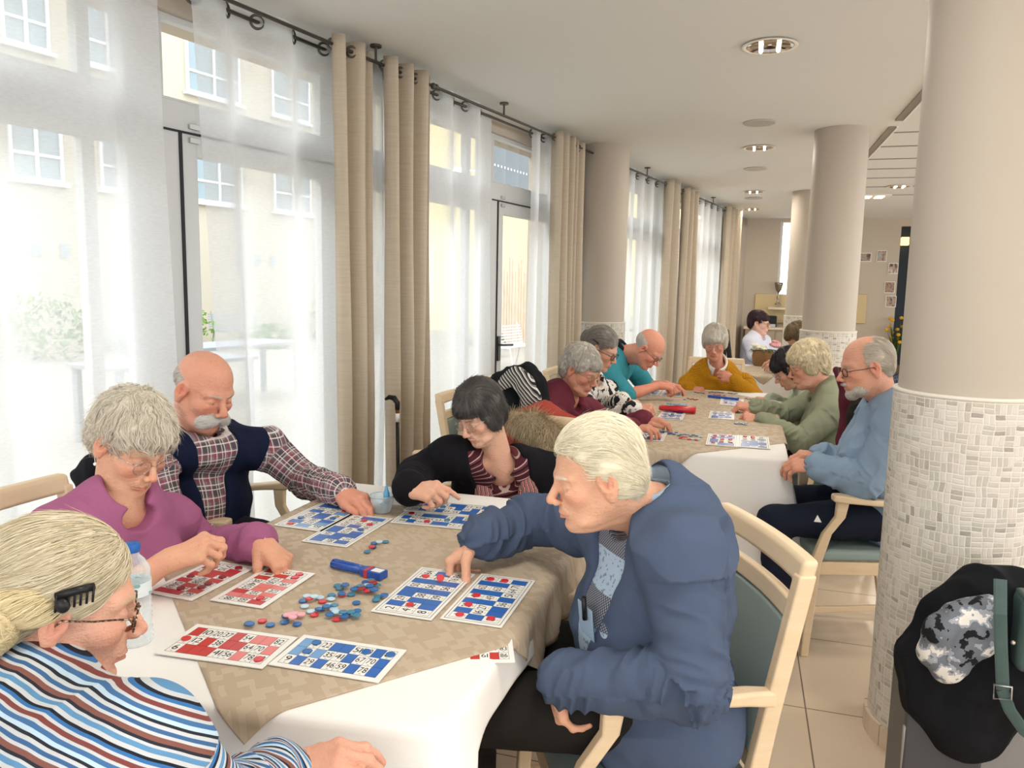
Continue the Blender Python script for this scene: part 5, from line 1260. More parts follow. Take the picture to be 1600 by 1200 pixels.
    def shirt_collar(s, mat, r=.066, hgt=.032, open_=35, point=.03, name='collar', tilt=.25, up=.034):
        S = s.S; c = s.neck+s.U*up*S; ax = _n(s.U-s.F*tilt*-.4); rows = []; n = 40; G = []
        F_ = _n(s.F-ax*s.F.dot(ax)); L_ = np.cross(ax, F_)
        for i in range(n+1):
            t = math.radians(open_)+(2*PI-2*math.radians(open_))*i/n; e = min(i, n-i)/n; d = F_*math.cos(t)+L_*math.sin(t); rr = (r+.007)*S*(1+.10*math.cos(t)); pt = point*S*max(0, 1-e/.16)
            dn = -.02*S*math.cos(t)
            row = [c+d*(rr-.004)+ax*(-.012*S+dn), c+d*(rr-.002)+ax*(hgt*.75*S+dn), c+d*(rr+.003)+ax*(hgt*S+dn), c+d*(rr+.009)+ax*(hgt*.85*S+dn), c+d*(rr+.016+pt*.3)+ax*(-.006*S-pt+dn)]
            G.append(row)
        o = MB().grid(G).build(name, mat, s.root, smooth=True); md = o.modifiers.new('t', 'SOLIDIFY'); md.thickness = .0025
        q = np.array([v.co for v in o.data.vertices]); W_ = q+0; cu = np.zeros((len(q), 3)); cu[:, 0] = np.arange(len(q))//5*.009; cu[:, 1] = np.arange(len(q)) % 5*.009; add_attr(o.data, 'cuv', cu)
        return o
    def hair(s, spec, name='hair'):
        o, f = hair_obj(spec, s.hfn, s.head, s.HR, s.hs, s.root, name); return o
    def glasses(s, mat, lens_r=(.023, .018), style='oval', z=-.004, x=.100, tint=None, rim=.0011, y0=.032):
        H = s.H; t = s.root; n = 28
        ax = s.HR[:, 0]
        root = None; mb = MB()
        for l in (1, -1):
            pts = []
            for j in range(n):
                a = 2*PI*j/n; cy, cz = math.cos(a), math.sin(a)
                if style == 'rect': cy = math.copysign(abs(cy)**.55, cy); cz = math.copysign(abs(cz)**.7, cz)
                pts.append(H((x-.10*abs(cy*lens_r[0]+.0)*(1 if cy > 0 else .2), l*(y0+cy*lens_r[0]), z+cz*lens_r[1])))
            mb.tube(pts, rim*s.hs, 6, closed=True)
            mb.tube([H((x-.004, l*(y0+lens_r[0]), z+.006)), H((x-.030, l*.070, z+.008)), H((.040, l*.0765, z+.006)), H((-.002, l*.0800, z+.006)), H((-.016, l*.0790, z-.012))], rim*.95*s.hs, 6)
        mb.tube([H((x+.001, y0-lens_r[0], z+.004)), H((x+.006, 0, z+.008)), H((x+.001, -y0+lens_r[0], z+.004))], rim*s.hs, 6)
        gl = mb.build('glasses', mat, t, smooth=True)
        for l in (1, -1):
            V = [H((x+.001, l*y0, z))]
            for j in range(n):
                a = 2*PI*j/n; cy, cz = math.cos(a), math.sin(a)
                if style == 'rect': cy = math.copysign(abs(cy)**.55, cy); cz = math.copysign(abs(cz)**.7, cz)
                V.append(H((x-.10*abs(cy*lens_r[0])*(1 if cy > 0 else .2), l*(y0+cy*lens_r[0]*.97), z+cz*lens_r[1]*.97)))
            mesh_np('lens', V, [(0, j+1, (j+1) % n+1) for j in range(n)], M_LENS, gl, smooth=True)
        return gl
m = NT('lens_glass', .05); tr = m.n('BsdfTransparent'); gl = m.n('BsdfGlossy'); gl.inputs['Roughness'].default_value = .05; mx = m.n('MixShader'); mx.inputs[0].default_value = .10
m.t.links.new(tr.outputs[0], mx.inputs[1]); m.t.links.new(gl.outputs[0], mx.inputs[2]); m.t.links.new(mx.outputs[0], m.out.inputs[0]); M_LENS = m.m
SHOE = plain('dark_shoe', '2a2624', .6)
M_STEEL = plain('glasses_silver', 'b9b4ac', .25, metal=.9); M_BLACKF = plain('glasses_black', '1d1b1e', .35); M_GOLD = plain('glasses_gold', 'a98c5a', .3, metal=.9)
# hair flows in the head's frame
def flow_back(q): return np.stack([-np.ones(len(q)), q[:, 1]*4, -.25-q[:, 2]*0-np.clip(-q[:, 0]*9, 0, 2)], 1)
def flow_crown(c, down=.5):
    c = np.array(c)
    def f(q):
        d = q-c; d = d/np.maximum(1e-6, np.linalg.norm(d, axis=-1))[..., None]; return d+np.array([0, 0, -down])
    return f
def groove_y(q): return np.stack([q[:, 1]*9, q[:, 2]*1.2, q[:, 0]*1.2], 1)
def groove_ang(c):
    c = np.array(c)
    def f(q): d = q-c; a = np.arctan2(d[:, 1], d[:, 0]); return np.stack([np.cos(a)*1.3, np.sin(a)*1.3, np.linalg.norm(d, axis=1)*.8], 1)
    return f
# ================================================================== the people
ONLY = ''
def want(k): return not ONLY or k in ONLY.split(',')
PEOPLE = {}
def old_man():
    f = _n([-.90, -.42, 0]); l = np.array([-f[1], f[0], 0])*1.0
    p = Person('elderly man with swept back white hair in a navy fleece, reaching over the near table', skin='e4b496', brow='e2dccb', red=.45, h=.003, S=.99, hsize=.91,
               head=P(928, 742, 1.60), face=(207, 14, 0), neck=P(1022, 800, 1.72), shl=P(1062, 868, 1.57), shr=P(905, 812, 1.96), ell=P(1085, 1068, 1.50), elr=P(828, 812, 2.02), wrl=P(868, 1062, 1.53), wrr=P(745, 842, 1.84),
               pel=np.array([-.13, 1.77, .60]), handl=(np.array([.12, .05, -1]), np.array([-.85, -.5, 0]), REST), handr=(np.array([-.62, -.18, -.75]), np.array([-.75, .2, .62]), PINCH, 1.1),
               hf=dict(nose=1.08, nosew=1.2, ear=1.22, jaw=1.0, jowl=.6, cheek=.95), neckr=.052, age=1.2)
    return p

def top_hair(mat, front=.0, side=.0, back=.0, vol=1.0, **kw):
    kw.setdefault('fly', .005); kw.setdefault('lump', .007)
    """a full head of hair: front lowers the fringe, side and back lengthen it"""
    v = [((-.022, 0, .050), (.100*vol, .084*vol, .086*vol)), ((-.070, 0, .000-back*.5), (.050, .072*vol, .070+back))]
    if front: v.append(((.050, 0, .062-front*.4), (.046, .060, .030+front*.5)))
    if side: v.append(((-.005, .070, .010-side*.5), (.050, .020, .040+side)))
    c = [((.104, 0, -.050), (.078, .15, .100-front*.6)), ((-.01, 0, -.150-back-side*.3), (.13, .13, .075))]
    if not side: c.append(((.0, .086, -.028), (.026, .03, .040)))
    d = dict(mat=mat, vol=v, cut=c, flow=flow_crown((-.035, 0, .115), .35), groove=groove_ang((-.035, 0, .115)), n=3500, len=.05, seg=7, w=.0006, lift=.004, amp=.004, h=.0045)
    d.update(kw); return d
def dark(c): return cloth('dark_cloth', c, .9, 'plain', var=.3)
if want('old'):
    p = old_man(); PEOPLE['old'] = p; S = p.S
    navy = cloth('navy_fleece', '4c586f', .95, 'plain', var=.25); shirtm = cloth('patterned_shirt', 'a9bdcf', .8, 'geo'); sb = cloth('blue_shirt', '9db4c9', .8, 'plain')
    B = p.torso(.004, belly=.07, arms=False, hunch=1); p.neckhole(B, .058, .01, .05); p.add('shirt', B, shirtm, amp=.003)
    p.shirt_collar(sb, .052, .040, 24, .035, up=.036)
    c0, F0_, L0, U0 = (v.astype(np.float32) for v in p.fr)
    def wedge(q):
        r = q-c0; x_, y_, z_ = r @ F0_, r @ L0, r @ U0; return np.maximum(np.abs(y_+.01)-(.050+.14*np.clip(z_-.30, -.3, .4)+.05*np.clip(.1-z_, 0, .3)), .045-x_)
    J = p.torso(.018, belly=.06, hunch=1, loose=1.7, length=.16, sleeve=.93, cut=wedge); J.ell(p.pel+p.F*.03-np.array([0, 0, .03]), (.19, .225, .13), np.array([p.F, p.L, p.U]), k=.05, bone='torso')
    J.cap(p.neck-p.U*.01-p.F*.03, p.neck+p.U*.045-p.F*.036, .082*S, .074*S, k=.02, bone='torso')
    p.neckhole(J, .072, 0, 0)
    p.add('fleece_jacket', J, navy, amp=.0088, h=.0042)
    p.legs(cloth('dark_trousers', '25221f', .9, 'plain'), knl=[-.60, 1.50, .60], knr=[-.66, 1.86, .60], r=1.12)
    c1 = p.pel+p.F*.200+p.L*.02+p.U*.25; f = np.array([p.F, p.L, p.U]).T
    MB().box(c1, (.004, .070, .075), R=f).build('pocket', sb, p.root, bevel=.002); MB().cyl(c1+p.F*.008+p.U*.01+p.L*.01, c1+p.F*.008+p.U*.065+p.L*.014, .0055, n=10).build('pen', M_BLACKF, p.root, smooth=True)
    for i in range(4): q = p.neck+p.F*(.085+.024*i)-p.U*(.05+.075*i); MB().ball(q, .0055, 8, 6).build('button', M_BLACKF, p.root, smooth=True)
    wh = hair_mat('cfc3a2', 'f7efd8')
    p.hair(dict(mat=wh, vol=[((-.024, 0, .055), (.104, .084, .086)), ((-.078, 0, .0), (.048, .072, .082)), ((-.045, .062, .0), (.040, .022, .050))], cut=[((.100, 0, -.035), (.085, .14, .112)), ((.075, .03, .040), (.052, .05, .036)), ((.006, .086, -.030), (.024, .03, .045)), ((.01, 0, -.145), (.12, .12, .065))],
                flow=flow_back, groove=lambda q: np.stack([q[:, 1]*7, q[:, 2]*2.0, q[:, 0]*.8], 1), n=9000, len=.085, seg=9, w=.0005, lift=.006, amp=.007, lump=.006, h=.003, seed=3, fly=.004))
    q = Z(688, 903, T+.020); o = bpy.data.objects.new('token', _tok['r']); COL.objects.link(o); o.location = q; o.rotation_euler = (1.1, .3, .4); tag(o, 'red token pinched between the fingers of the reaching old man', 'token', 'held token')
if want('pink'):
    p = Person('grey haired woman in a dusty pink jumper and glasses at the near table', skin='dfae90', brow='b5a184', red=.6, h=.003, S=1.02, hsize=.97,
               head=P(207, 693, 1.58), face=(-14, 28, 6), neck=P(178, 790, 1.56), shl=P(266, 812, 1.76), shr=P(88, 840, 1.40), ell=P(318, 862, 1.86), elr=P(150, 950, 1.36), wrl=Z(408, 846, .87), wrr=Z(262, 876, .90),
               pel=np.array([-1.62, 1.56, .60]), handl=(np.array([.8, -.15, -.52]), np.array([.5, -.1, .85]), PINCH), handr=(np.array([.75, .35, .30]), np.array([-.3, -.7, .65]), HOLD),
               hf=dict(nose=.95, jowl=.8, ear=1.05), neckr=.048, age=1.3)
    PEOPLE['pink'] = p; pk = cloth('pink_jumper', 'a9678a', .9, 'melange', c2='94557a')
    B = p.torso(.012, belly=.02, bust=1.0, loose=1.4, sleeve=.93); 
    e = p.elr+(p.wrr-p.elr)*.34; u = _n(p.wrr-p.elr); w_ = (u.astype(np.float32), e.astype(np.float32))
    B.fn(lambda q: -np.minimum((q-w_[1]) @ w_[0], .10-np.sqrt((((q-w_[1])-((q-w_[1]) @ w_[0])[..., None]*w_[0])**2).sum(-1))), e-.02, e+.3, .006, 's')
    p.neckhole(B, .056, .0, .042); p.add('jumper', B, pk, amp=.0055, h=.0042)
    p.legs(dark('2b2a33')); hm = hair_mat('b9ad97', 'e9e2d2')
    p.hair(top_hair(hm, front=.012, back=.006, vol=1.03, curl=.8, n=7000, len=.035, amp=.007, lift=.012, seed=5, fly=.010, h=.0032))
    p.glasses(M_STEEL, (.024, .0205)); a = p.H((-.010, -.084, -.040)); MB().ball(a-np.array([0, 0, .018]), .0045, 10, 8).tube([a, a-np.array([0, 0, .016])], .0009, 5).build('earring', plain('pearl', 'efe6da', .2), p.root, smooth=True)
    q = p.wrl-_n(p.wrl-p.ell)*.015; MB().torus(q, p.wrl-p.ell, .031, .0035, 24, 6).build('bracelet', plain('dark_strap', '3a2b28', .5), p.root, smooth=True)
if want('bald'):
    p = Person('bald man with a white moustache in a plaid shirt and navy waistcoat', skin='dda288', brow='c9c1b6', red=.6, h=.0034, S=1.03, hsize=1.03,
               head=P(320, 609, 2.24), face=(-14, 24, 4), neck=P(302, 682, 2.30), shl=P(418, 700, 2.48), shr=P(232, 712, 2.06), ell=P(478, 752, 2.50), elr=P(262, 815, 2.05), wrl=Z(534, 768, .86), wrr=P(330, 850, 2.1),
               pel=np.array([-2.02, 2.34, .60]), handl=(np.array([.9, -.25, -.18]), np.array([.15, -.1, .95]), REST, 1.12), hf=dict(nose=1.1, nosew=1.35, jowl=1.0, wide=1.06, jaw=1.05, cheek=1.1, ear=1.1), neckr=.064, age=1.0)
    PEOPLE['bald'] = p; pl = cloth('plaid_shirt', '8a7d80', .85, 'plaid', c2='3c3740', c3='8f3f55', c4='e6ddd8', p=.055); vs = cloth('navy_waistcoat', '161d35', .9, 'plain')
    B = p.torso(.010, belly=.10, loose=1.5, sleeve=.97, wide=1.12); p.neckhole(B, .066, .01, .04); p.add('shirt', B, pl, amp=.006, h=.005); p.shirt_collar(pl, .070, .036, 24, .035, up=.042)
    J = p.torso(.019, belly=.11, arms=False, wide=1.12); p.neckhole(J, .082, 0, 0)
    for sd in 'lr': J.cap(p.__dict__['sh'+sd]+(p.__dict__['el'+sd]-p.__dict__['sh'+sd])*.02, p.__dict__['el'+sd], .074, .10, k=.02, op='s')
    c0, F0_, L0, U0 = (v.astype(np.float32) for v in p.fr); c0b, F0b, L0b, U0b = c0, F0_, L0, U0
    J.fn(lambda q: np.maximum(np.abs((q-c0b) @ L0b)-(.045+.16*np.clip(((q-c0b) @ U0b)-.25, -.2, .4)), .04-(q-c0b) @ F0b), [-99]*3, [99]*3, .012, 's')
    p.add('waistcoat', J, vs, amp=.003, h=.005); p.legs(dark('23242b'), r=1.1)
    hm = hair_mat('a39c90', 'd8d2c8')
    p.hair(dict(mat=hm, vol=[((-.030, 0, .020), (.088, .081, .062))], cut=[((.085, 0, .01), (.098, .16, .20)), ((0, 0, .115), (.13, .075, .072)), ((-.01, 0, -.125), (.12, .12, .06)), ((.004, .084, -.022), (.022, .03, .036))], flow=flow_back, n=2600, len=.03, w=.0005, lift=.003, amp=.003, h=.0032, seed=6))
    ms = hair_mat('cfc9c0', 'f2eee8')
    p.hair(dict(mat=ms, vol=[((.096, .012, -.059), (.013, .018, .012)), ((.086, .032, -.066), (.014, .017, .014)), ((.076, .044, -.078), (.010, .010, .014))], flow=lambda q: np.stack([-.5*np.ones(len(q)), np.sign(q[:, 1])*1.5, -.55*np.ones(len(q))], 1), groove=lambda q: np.stack([q[:, 2]*16, q[:, 0]*10, q[:, 1]*3], 1), n=3200, len=.024, seg=5, w=.0004, lift=.007, fly=.006, amp=.002, lump=.001, h=.0022, seed=9), 'moustache')
if want('dark'):
    p = Person('dark haired woman in a black cardigan and red scarf, pointing at a blue card', skin='e0b49a', brow='5b4c46', red=.45, h=.0036, S=1.0, hsize=.90,
               head=P(748, 645, 2.66), face=(-112, 30, -4), neck=P(782, 728, 2.80), shl=P(862, 742, 2.90), shr=P(702, 715, 2.66), ell=P(885, 810, 2.80), elr=P(650, 742, 2.62), wrl=P(872, 860, 2.70), wrr=Z(640, 764, .90),
               pel=np.array([-.88, 3.06, .49]), handr=(np.array([.95, -.10, .02]), np.array([.1, -.55, .8]), POINT, 1.05), hf=dict(nose=1.1, jowl=.7, ear=0), neckr=.05, age=.8)
    PEOPLE['dark'] = p; blk = cloth('black_cardigan', '17161a', .95, 'plain'); top = cloth('maroon_pattern_top', '5b2a33', .85, 'stripes', p=.042, stops=[(0, hexc('4a1f28')), (.2, hexc('a98f86')), (.28, hexc('5b2a33')), (.45, hexc('2b1b20')), (.6, hexc('6d3440')), (.75, hexc('b7a39b')), (.82, hexc('4a1f28'))])
    B = p.torso(.008, belly=.04, bust=1.15, arms=False, wide=1.1); p.neckhole(B, .058, .01, .050); p.add('top', B, top, amp=.003, h=.0052)
    cD, FD, LD, UD = (v.astype(np.float32) for v in p.fr)
    J = p.torso(.018, belly=.04, bust=1.15, loose=1.6, sleeve=.95, wide=1.1, cut=lambda q: np.maximum(np.abs((q-cD) @ LD)-(.085+.10*np.clip(((q-cD) @ UD)-.25, -.2, .4)), .03-(q-cD) @ FD)); p.neckhole(J, .085, 0, 0); p.add('cardigan', J, blk, amp=.004, h=.0055)
    sc = cloth('red_scarf', '9c2836', .85, 'stripes', ax=0, p=.030, stops=[(0, hexc('9c2430')), (.28, hexc('d9cfc8')), (.34, hexc('241d20')), (.5, hexc('8c8078')), (.62, hexc('9c2430')), (.74, hexc('241d20')), (.86, hexc('cfc4bb'))])
    H_ = np.linalg.norm(p.neck-p.pel)
    for sgn, k in ((1, .95), (-1, 1)):
        Q = Sdf(); pts = [p.neck-p.F*.055+p.U*.02, p.neck+p.L*sgn*.080+p.U*.010+p.F*.01, p.neck+p.L*sgn*.085+p.F*.125-p.U*.05, p.neck+p.L*sgn*.080+p.F*.215-p.U*.15, p.neck+p.L*sgn*.080+p.F*.268-p.U*.28, p.neck+p.L*sgn*.085+p.F*.26-p.U*.42]
        for a, b in zip(pts[:-1], pts[1:]): Q.cap(a, b, .034*k, .036*k, k=.02, ax=p.F if a is not pts[0] else p.U, sq=.5, bone=(a, b, 5, 0., p.L))
        p.add('scarf', Q, sc, amp=.003, h=.0045)
    p.legs(dark('1c1c22')); hm = hair_mat('2c2a2a', '5e5954')
    p.hair(top_hair(hm, front=.016, side=.030, back=.030, vol=1.05, lump=.010, fly=.008, n=6000, len=.075, seg=8, w=.0007, amp=.005, lift=.005, h=.004, seed=12, flow=flow_crown((.03, .03, .13), .55), groove=groove_ang((.03, .03, .12))))
    p.glasses(M_STEEL, (.024, .018))
if want('stripe'):
    p = Person('blonde woman with a bun and black hair clip, in a striped top at the front', skin='dcab92', brow='c9b48c', red=.5, h=.003, S=.98, hsize=1.0,
               head=P(100, 945, .86), face=(45, 14, 3), neck=P(62, 1085, .82), shl=P(-70, 1170, 1.00), shr=P(225, 1168, .70), ell=P(-80, 1400, 1.1), elr=P(335, 1290, .74), wrl=P(100, 1400, 1.2), wrr=P(438, 1205, .93),
               pel=np.array([-1.02, .56, .60]), handr=(np.array([.9, .35, .12]), np.array([-.15, -.35, .9]), REST, 1.05), hf=dict(nose=1.0, jowl=.6, ear=1.0), neckr=.052, age=1.0)
    PEOPLE['stripe'] = p
    st = cloth('striped_top', 'b9bcc0', .85, 'stripes', p=.064, stops=[(0, hexc('23262f')), (.05, hexc('c2c5c8')), (.12, hexc('5e8db4')), (.20, hexc('c2c5c8')), (.25, hexc('2c2f38')), (.30, hexc('80544c')), (.38, hexc('c2c5c8')), (.43, hexc('3f6490')), (.50, hexc('c2c5c8')), (.56, hexc('2a2c34')), (.61, hexc('b8cfe0')), (.68, hexc('456e9c')), (.76, hexc('c2c5c8')), (.81, hexc('7c4440')), (.89, hexc('c2c5c8')), (.94, hexc('3a6fa8'))])
    B = p.torso(.010, belly=.04, bust=1, loose=1.5, sleeve=.92, hunch=.6, wide=1.1); p.neckhole(B, .062, .0, .03, back=.0); p.add('striped_top', B, st, amp=.0042, h=.0042)
    cb = p.neck+p.U*.008; MB().torus(cb+p.F*.004, p.U*1.0+p.F*.10, .068, .005, 40, 8).build('neck_band', cloth('band', '39424f', .85), p.root, smooth=True)
    p.legs(dark('2b2c36')); hm = hair_mat('a8946c', 'e6dcc2')
    cl = np.array((.015, -.070, .030))
    def fl(q): d = cl-q; d = d/np.linalg.norm(d, axis=1)[:, None]; back = np.array([-1, 0, -.35]); w_ = np.clip((q[:, 0]+.03)*18, 0, 1)[:, None]; return d*w_+back*(1-w_)
    def flb(q): return np.stack([-np.ones(len(q)), -.2-q[:, 1]*6, -.25-q[:, 2]*7], 1)
    p.hair(dict(mat=hm, vol=[((-.022, 0, .050), (.100, .083, .084)), ((-.070, 0, .0), (.048, .070, .072))], cut=[((.104, 0, -.040), (.080, .15, .108)), ((-.01, 0, -.150), (.13, .13, .080)), ((.004, .088, -.030), (.022, .03, .040))], flow=flb, groove=lambda q: np.stack([q[:, 1]*5, q[:, 2]*6, q[:, 0]*.7], 1), n=9000, len=.080, seg=9, w=.0006, amp=.005, lift=.006, h=.003, seed=21, fly=.004))
    p.hair(dict(mat=hair_mat('b39c6c', 'ead9b0'), sym=0, vol=[((-.090, -.072, -.014), (.040, .036, .042))], flow=lambda q: np.cross(q-np.array([-.090, -.072, -.014]), np.array([.3, 1, .2])), groove=lambda q: np.stack([np.linalg.norm(q-np.array([-.090, -.072, -.014]), axis=1)*40, q[:, 1]*14, q[:, 2]], 1), n=1400, len=.06, w=.0006, amp=.005, h=.003, seed=22), 'hair_bun')
    hy = hair_mat('b39c6c', 'ead9b0'); p.hair(dict(mat=hy, sym=0, vol=[((-.050, -.080, .018), (.044, .014, .026))], flow=lambda q: np.array([[-1, .2, -.75]]).repeat(len(q), 0), groove=lambda q: np.stack([(q[:, 2]-q[:, 0]*.75)*16, q[:, 1]*3, q[:, 0]], 1), n=1400, len=.06, w=.0006, amp=.004, h=.003, seed=23, lift=.004), 'hair_tail')
    H = p.H; mb = MB()
    a, b = H((.028, -.086, .056)), H((-.016, -.091, .040)); mb.tube([a, (a+b)/2+p.HR @ np.array([0, -.010, .004]), b], .006, 10)
    for k in range(7): c = a+(b-a)*k/6; mb.tube([c+p.HR @ np.array([0, -.005, .003]), c+p.HR @ np.array([.003, -.006, -.020])], .0018, 6)
    mb.ball(H((-.006, -.097, .030)), (.011, .009, .011), 12, 8); mb.build('hair_clip', M_BLACKF, p.root, smooth=True)
    Q = Sdf(); 
    tort = cloth('tortoiseshell', '6b4f3a', .35, 'print', f=220, stops=[(0, hexc('3a2a22')), (.5, hexc('8c6b50')), (.6, hexc('cdbba6'))]); p.glasses(tort, (.026, .021), rim=.0016)
if want('plum'):
    p = Person('grey curly haired woman with glasses in a plum jumper at the far table', skin='d39a80', red=.6, h=.0045, S=1.02, hsize=1.0,
               head=P(908, 578, 4.10), face=(-22, 24, 2), neck=P(884, 622, 4.15), shl=P(922, 642, 4.42), shr=P(853, 640, 3.98), ell=P(960, 672, 4.35), elr=P(905, 690, 3.85), wrl=Z(1005, 656, .86), wrr=Z(985, 668, .86),
               pel=np.array([-1.17, 4.12, .60]), handl=(np.array([1, 0, 0]), np.array([0, 0, 1]), REST), handr=(np.array([1, .1, 0]), np.array([0, 0, 1]), REST), hf=dict(jowl=.6), neckr=.05)
    PEOPLE['plum'] = p; B = p.torso(.014, belly=.05, bust=1.0, hunch=.7, loose=1.4, wide=1.08); p.neckhole(B, .06, 0, .035); p.add('jumper', B, cloth('plum_jumper', '70323f', .9), amp=.005, h=.007); p.legs(dark('2b2a33'))
    p.hair(top_hair(hair_mat('8f887e', 'd3cbbf'), front=.012, back=.012, vol=1.06, curl=.8, n=2600, len=.04, amp=.005, lift=.006, w=.0009, h=.005, seed=31)); p.glasses(M_GOLD, (.024, .020), rim=.0014)
if want('pony'):
    p = Person('woman with a grey ponytail and scrunchie in a black and white patterned blouse', skin='d8a68c', red=.5, h=.0048, S=1.02, hsize=1.0,
               head=P(940, 545, 4.72), face=(-12, 26, 0), neck=P(920, 592, 4.80), shl=P(950, 612, 5.06), shr=P(905, 620, 4.62), ell=P(960, 632, 4.95), elr=P(940, 660, 4.45), wrl=Z(972, 626, .88), wrr=Z(990, 640, .89),
               pel=np.array([-1.12, 4.80, .60]), handl=(np.array([1, 0, -.1]), np.array([0, 0, 1]), REST), handr=(np.array([1, .1, .1]), np.array([0, -.4, .9]), FIST), hf=dict(), neckr=.05)
    PEOPLE['pony'] = p; B = p.torso(.012, belly=.03, bust=1, loose=1.5); p.neckhole(B, .06, 0, .035); p.add('blouse', B, cloth('patterned_blouse', 'ddd8d0', .8, 'print', f=14, stops=[(0, hexc('26262a')), (.42, hexc('26262a')), (.46, hexc('e2ded6')), (.58, hexc('e2ded6')), (.62, hexc('8a8680'))]), amp=.004, h=.0075); p.legs(dark('24242c'))
    hm = hair_mat('5c554e', '9c948a'); p.hair(top_hair(hm, back=.0, vol=1.0, n=2200, len=.06, flow=flow_back, groove=groove_y, w=.0009, h=.005, seed=33))
    p.hair(dict(mat=hm, sym=0, vol=[((-.105, -.01, .045), (.024, .022, .024)), ((-.130, -.01, .020), (.022, .022, .042))], flow=lambda q: np.array([[-.4, 0, -1.]]).repeat(len(q), 0), groove=groove_y, n=600, len=.05, w=.0009, h=.005, seed=34), 'ponytail')
    MB().torus(p.H((-.098, -.01, .052)), p.HR @ np.array([-1, 0, .5]), .020, .010, 16, 8).build('scrunchie', cloth('scrunchie', '7c3f48', .8), p.root, smooth=True); p.glasses(M_BLACKF, (.024, .019), rim=.002)
    MB().tube([p.H((.0, -.088, .040)), p.H((-.045, -.085, .045))], .005, 8).build('hair_clip', M_BLACKF, p.root, smooth=True)
if want('teal'):
    p = Person('bald man with glasses bending forward in a teal polo shirt', skin='dc9c84', red=.6, h=.005, S=1.04, hsize=1.0,
               head=P(1014, 545, 5.30), face=(-18, 44, 2), neck=P(970, 556, 5.42), shl=P(985, 568, 5.75), shr=P(950, 585, 5.22), ell=P(1010, 605, 5.6), elr=P(978, 618, 5.05), wrl=P(1040, 600, 5.55), wrr=P(1030, 602, 5.22),
               pel=np.array([-1.08, 5.42, .62]), handl=(np.array([1, 0, -.2]), np.array([0, 0, 1]), REST), handr=(np.array([1, .1, -.1]), np.array([0, -.3, .95]), HOLD), hf=dict(nose=1.15, jaw=1.05), neckr=.058)
    PEOPLE['teal'] = p; B = p.torso(.014, belly=.05, loose=2.0, sleeve=0.0, hunch=1.0, wide=1.05); B.cap(p.elr-(p.elr-p.shr)*.12, p.elr-(p.elr-p.shr)*.11, .066, k=.01, bone='torso'); p.neckhole(B, .066, 0, .03)
    p.add('polo_shirt', B, cloth('teal_polo', '4595a0', .85, 'melange', c2='2f8494', z=3), amp=.004, h=.008); p.shirt_collar(cloth('black_collar', '1d2024', .8), .068, .034, 26, .02); p.legs(dark('2c2c33'))
    p.hair(dict(mat=hair_mat('a79f95', 'd9d3ca'), vol=[((-.030, 0, .020), (.088, .081, .066))], cut=[((.075, 0, .01), (.090, .16, .20)), ((0, 0, .115), (.13, .060, .058)), ((-.01, 0, -.125), (.12, .12, .06)), ((.004, .084, -.022), (.022, .03, .036))], flow=flow_back, n=1200, len=.03, w=.0009, lift=.002, amp=.003, h=.005, seed=36)); p.glasses(M_BLACKF, (.024, .018), rim=.0016)
if want('mustard'):
    p = Person('white haired woman in a mustard jumper over a white collar at the far end', skin='cf957c', red=.6, h=.005, S=1.02, hsize=1.0,
               head=P(1117, 535, 6.05), face=(-92, 20, 0), neck=P(1119, 574, 6.18), shl=P(1163, 600, 6.22), shr=P(1076, 600, 6.20), ell=P(1180, 622, 6.02), elr=P(1060, 624, 6.02), wrl=P(1146, 594, 5.92), wrr=P(1078, 606, 5.90),
               pel=np.array([-.24, 6.42, .60]), handl=(np.array([-.85, -.2, .35]), np.array([.1, -.9, .3]), HOLD), handr=(np.array([.8, -.35, -.15]), np.array([.0, -.5, .85]), HOLD), hf=dict(nose=1.1, jowl=.7), neckr=.048)
    PEOPLE['mustard'] = p; B = p.torso(.014, belly=.03, bust=1.0, loose=1.7, wide=1.05, sleeve=.94); p.neckhole(B, .068, 0, .035); p.add('jumper', B, cloth('mustard_knit', 'c58a1c', .9, 'knit', f=420), amp=.004, h=.008)
    p.shirt_collar(cloth('white_collar', 'eceae6', .8), .056, .034, 14, .055, tilt=.4, up=.045); p.legs(dark('2c2c33'))
    p.hair(top_hair(hair_mat('a69d8e', 'ded6c8'), front=.028, back=.005, side=.010, vol=1.04, curl=.5, n=2400, len=.04, w=.0010, amp=.005, lift=.006, h=.005, seed=38)); p.glasses(M_STEEL, (.024, .019), rim=.0012)
if want('sage'):
    p = Person('curly blonde woman with glasses in a sage green jumper at the far table', skin='dba58d', red=.75, h=.0045, S=1.04, hsize=1.02,
               head=P(1262, 570, 4.85), face=(196, 20, 0), neck=P(1294, 618, 4.92), shl=P(1300, 645, 4.66), shr=P(1275, 625, 5.16), ell=P(1250, 690, 4.55), elr=P(1222, 648, 5.05), wrl=P(1190, 657, 4.62), wrr=P(1178, 636, 4.90),
               pel=np.array([.66, 4.84, .60]), handl=(np.array([-1, .1, .1]), np.array([0, -.6, .75]), HOLD), handr=(np.array([-1, -.1, .05]), np.array([0, -.4, .9]), HOLD), hf=dict(jowl=.9), neckr=.052)
    PEOPLE['sage'] = p; B = p.torso(.016, belly=.09, bust=1.2, hunch=.7, loose=1.7, wide=1.12, sleeve=.93); p.neckhole(B, .06, 0, .03); p.add('jumper', B, cloth('sage_jumper', '92967f', .9, 'melange', c2='848a73'), amp=.0055, h=.007); p.legs(dark('22222a'))
    p.hair(top_hair(hair_mat('b3a079', 'ecdfc0'), front=.020, side=.012, back=.012, vol=1.07, curl=1.0, n=3200, len=.04, w=.0010, amp=.006, lift=.007, h=.0045, seed=41)); p.glasses(M_GOLD, (.024, .020), rim=.0013)
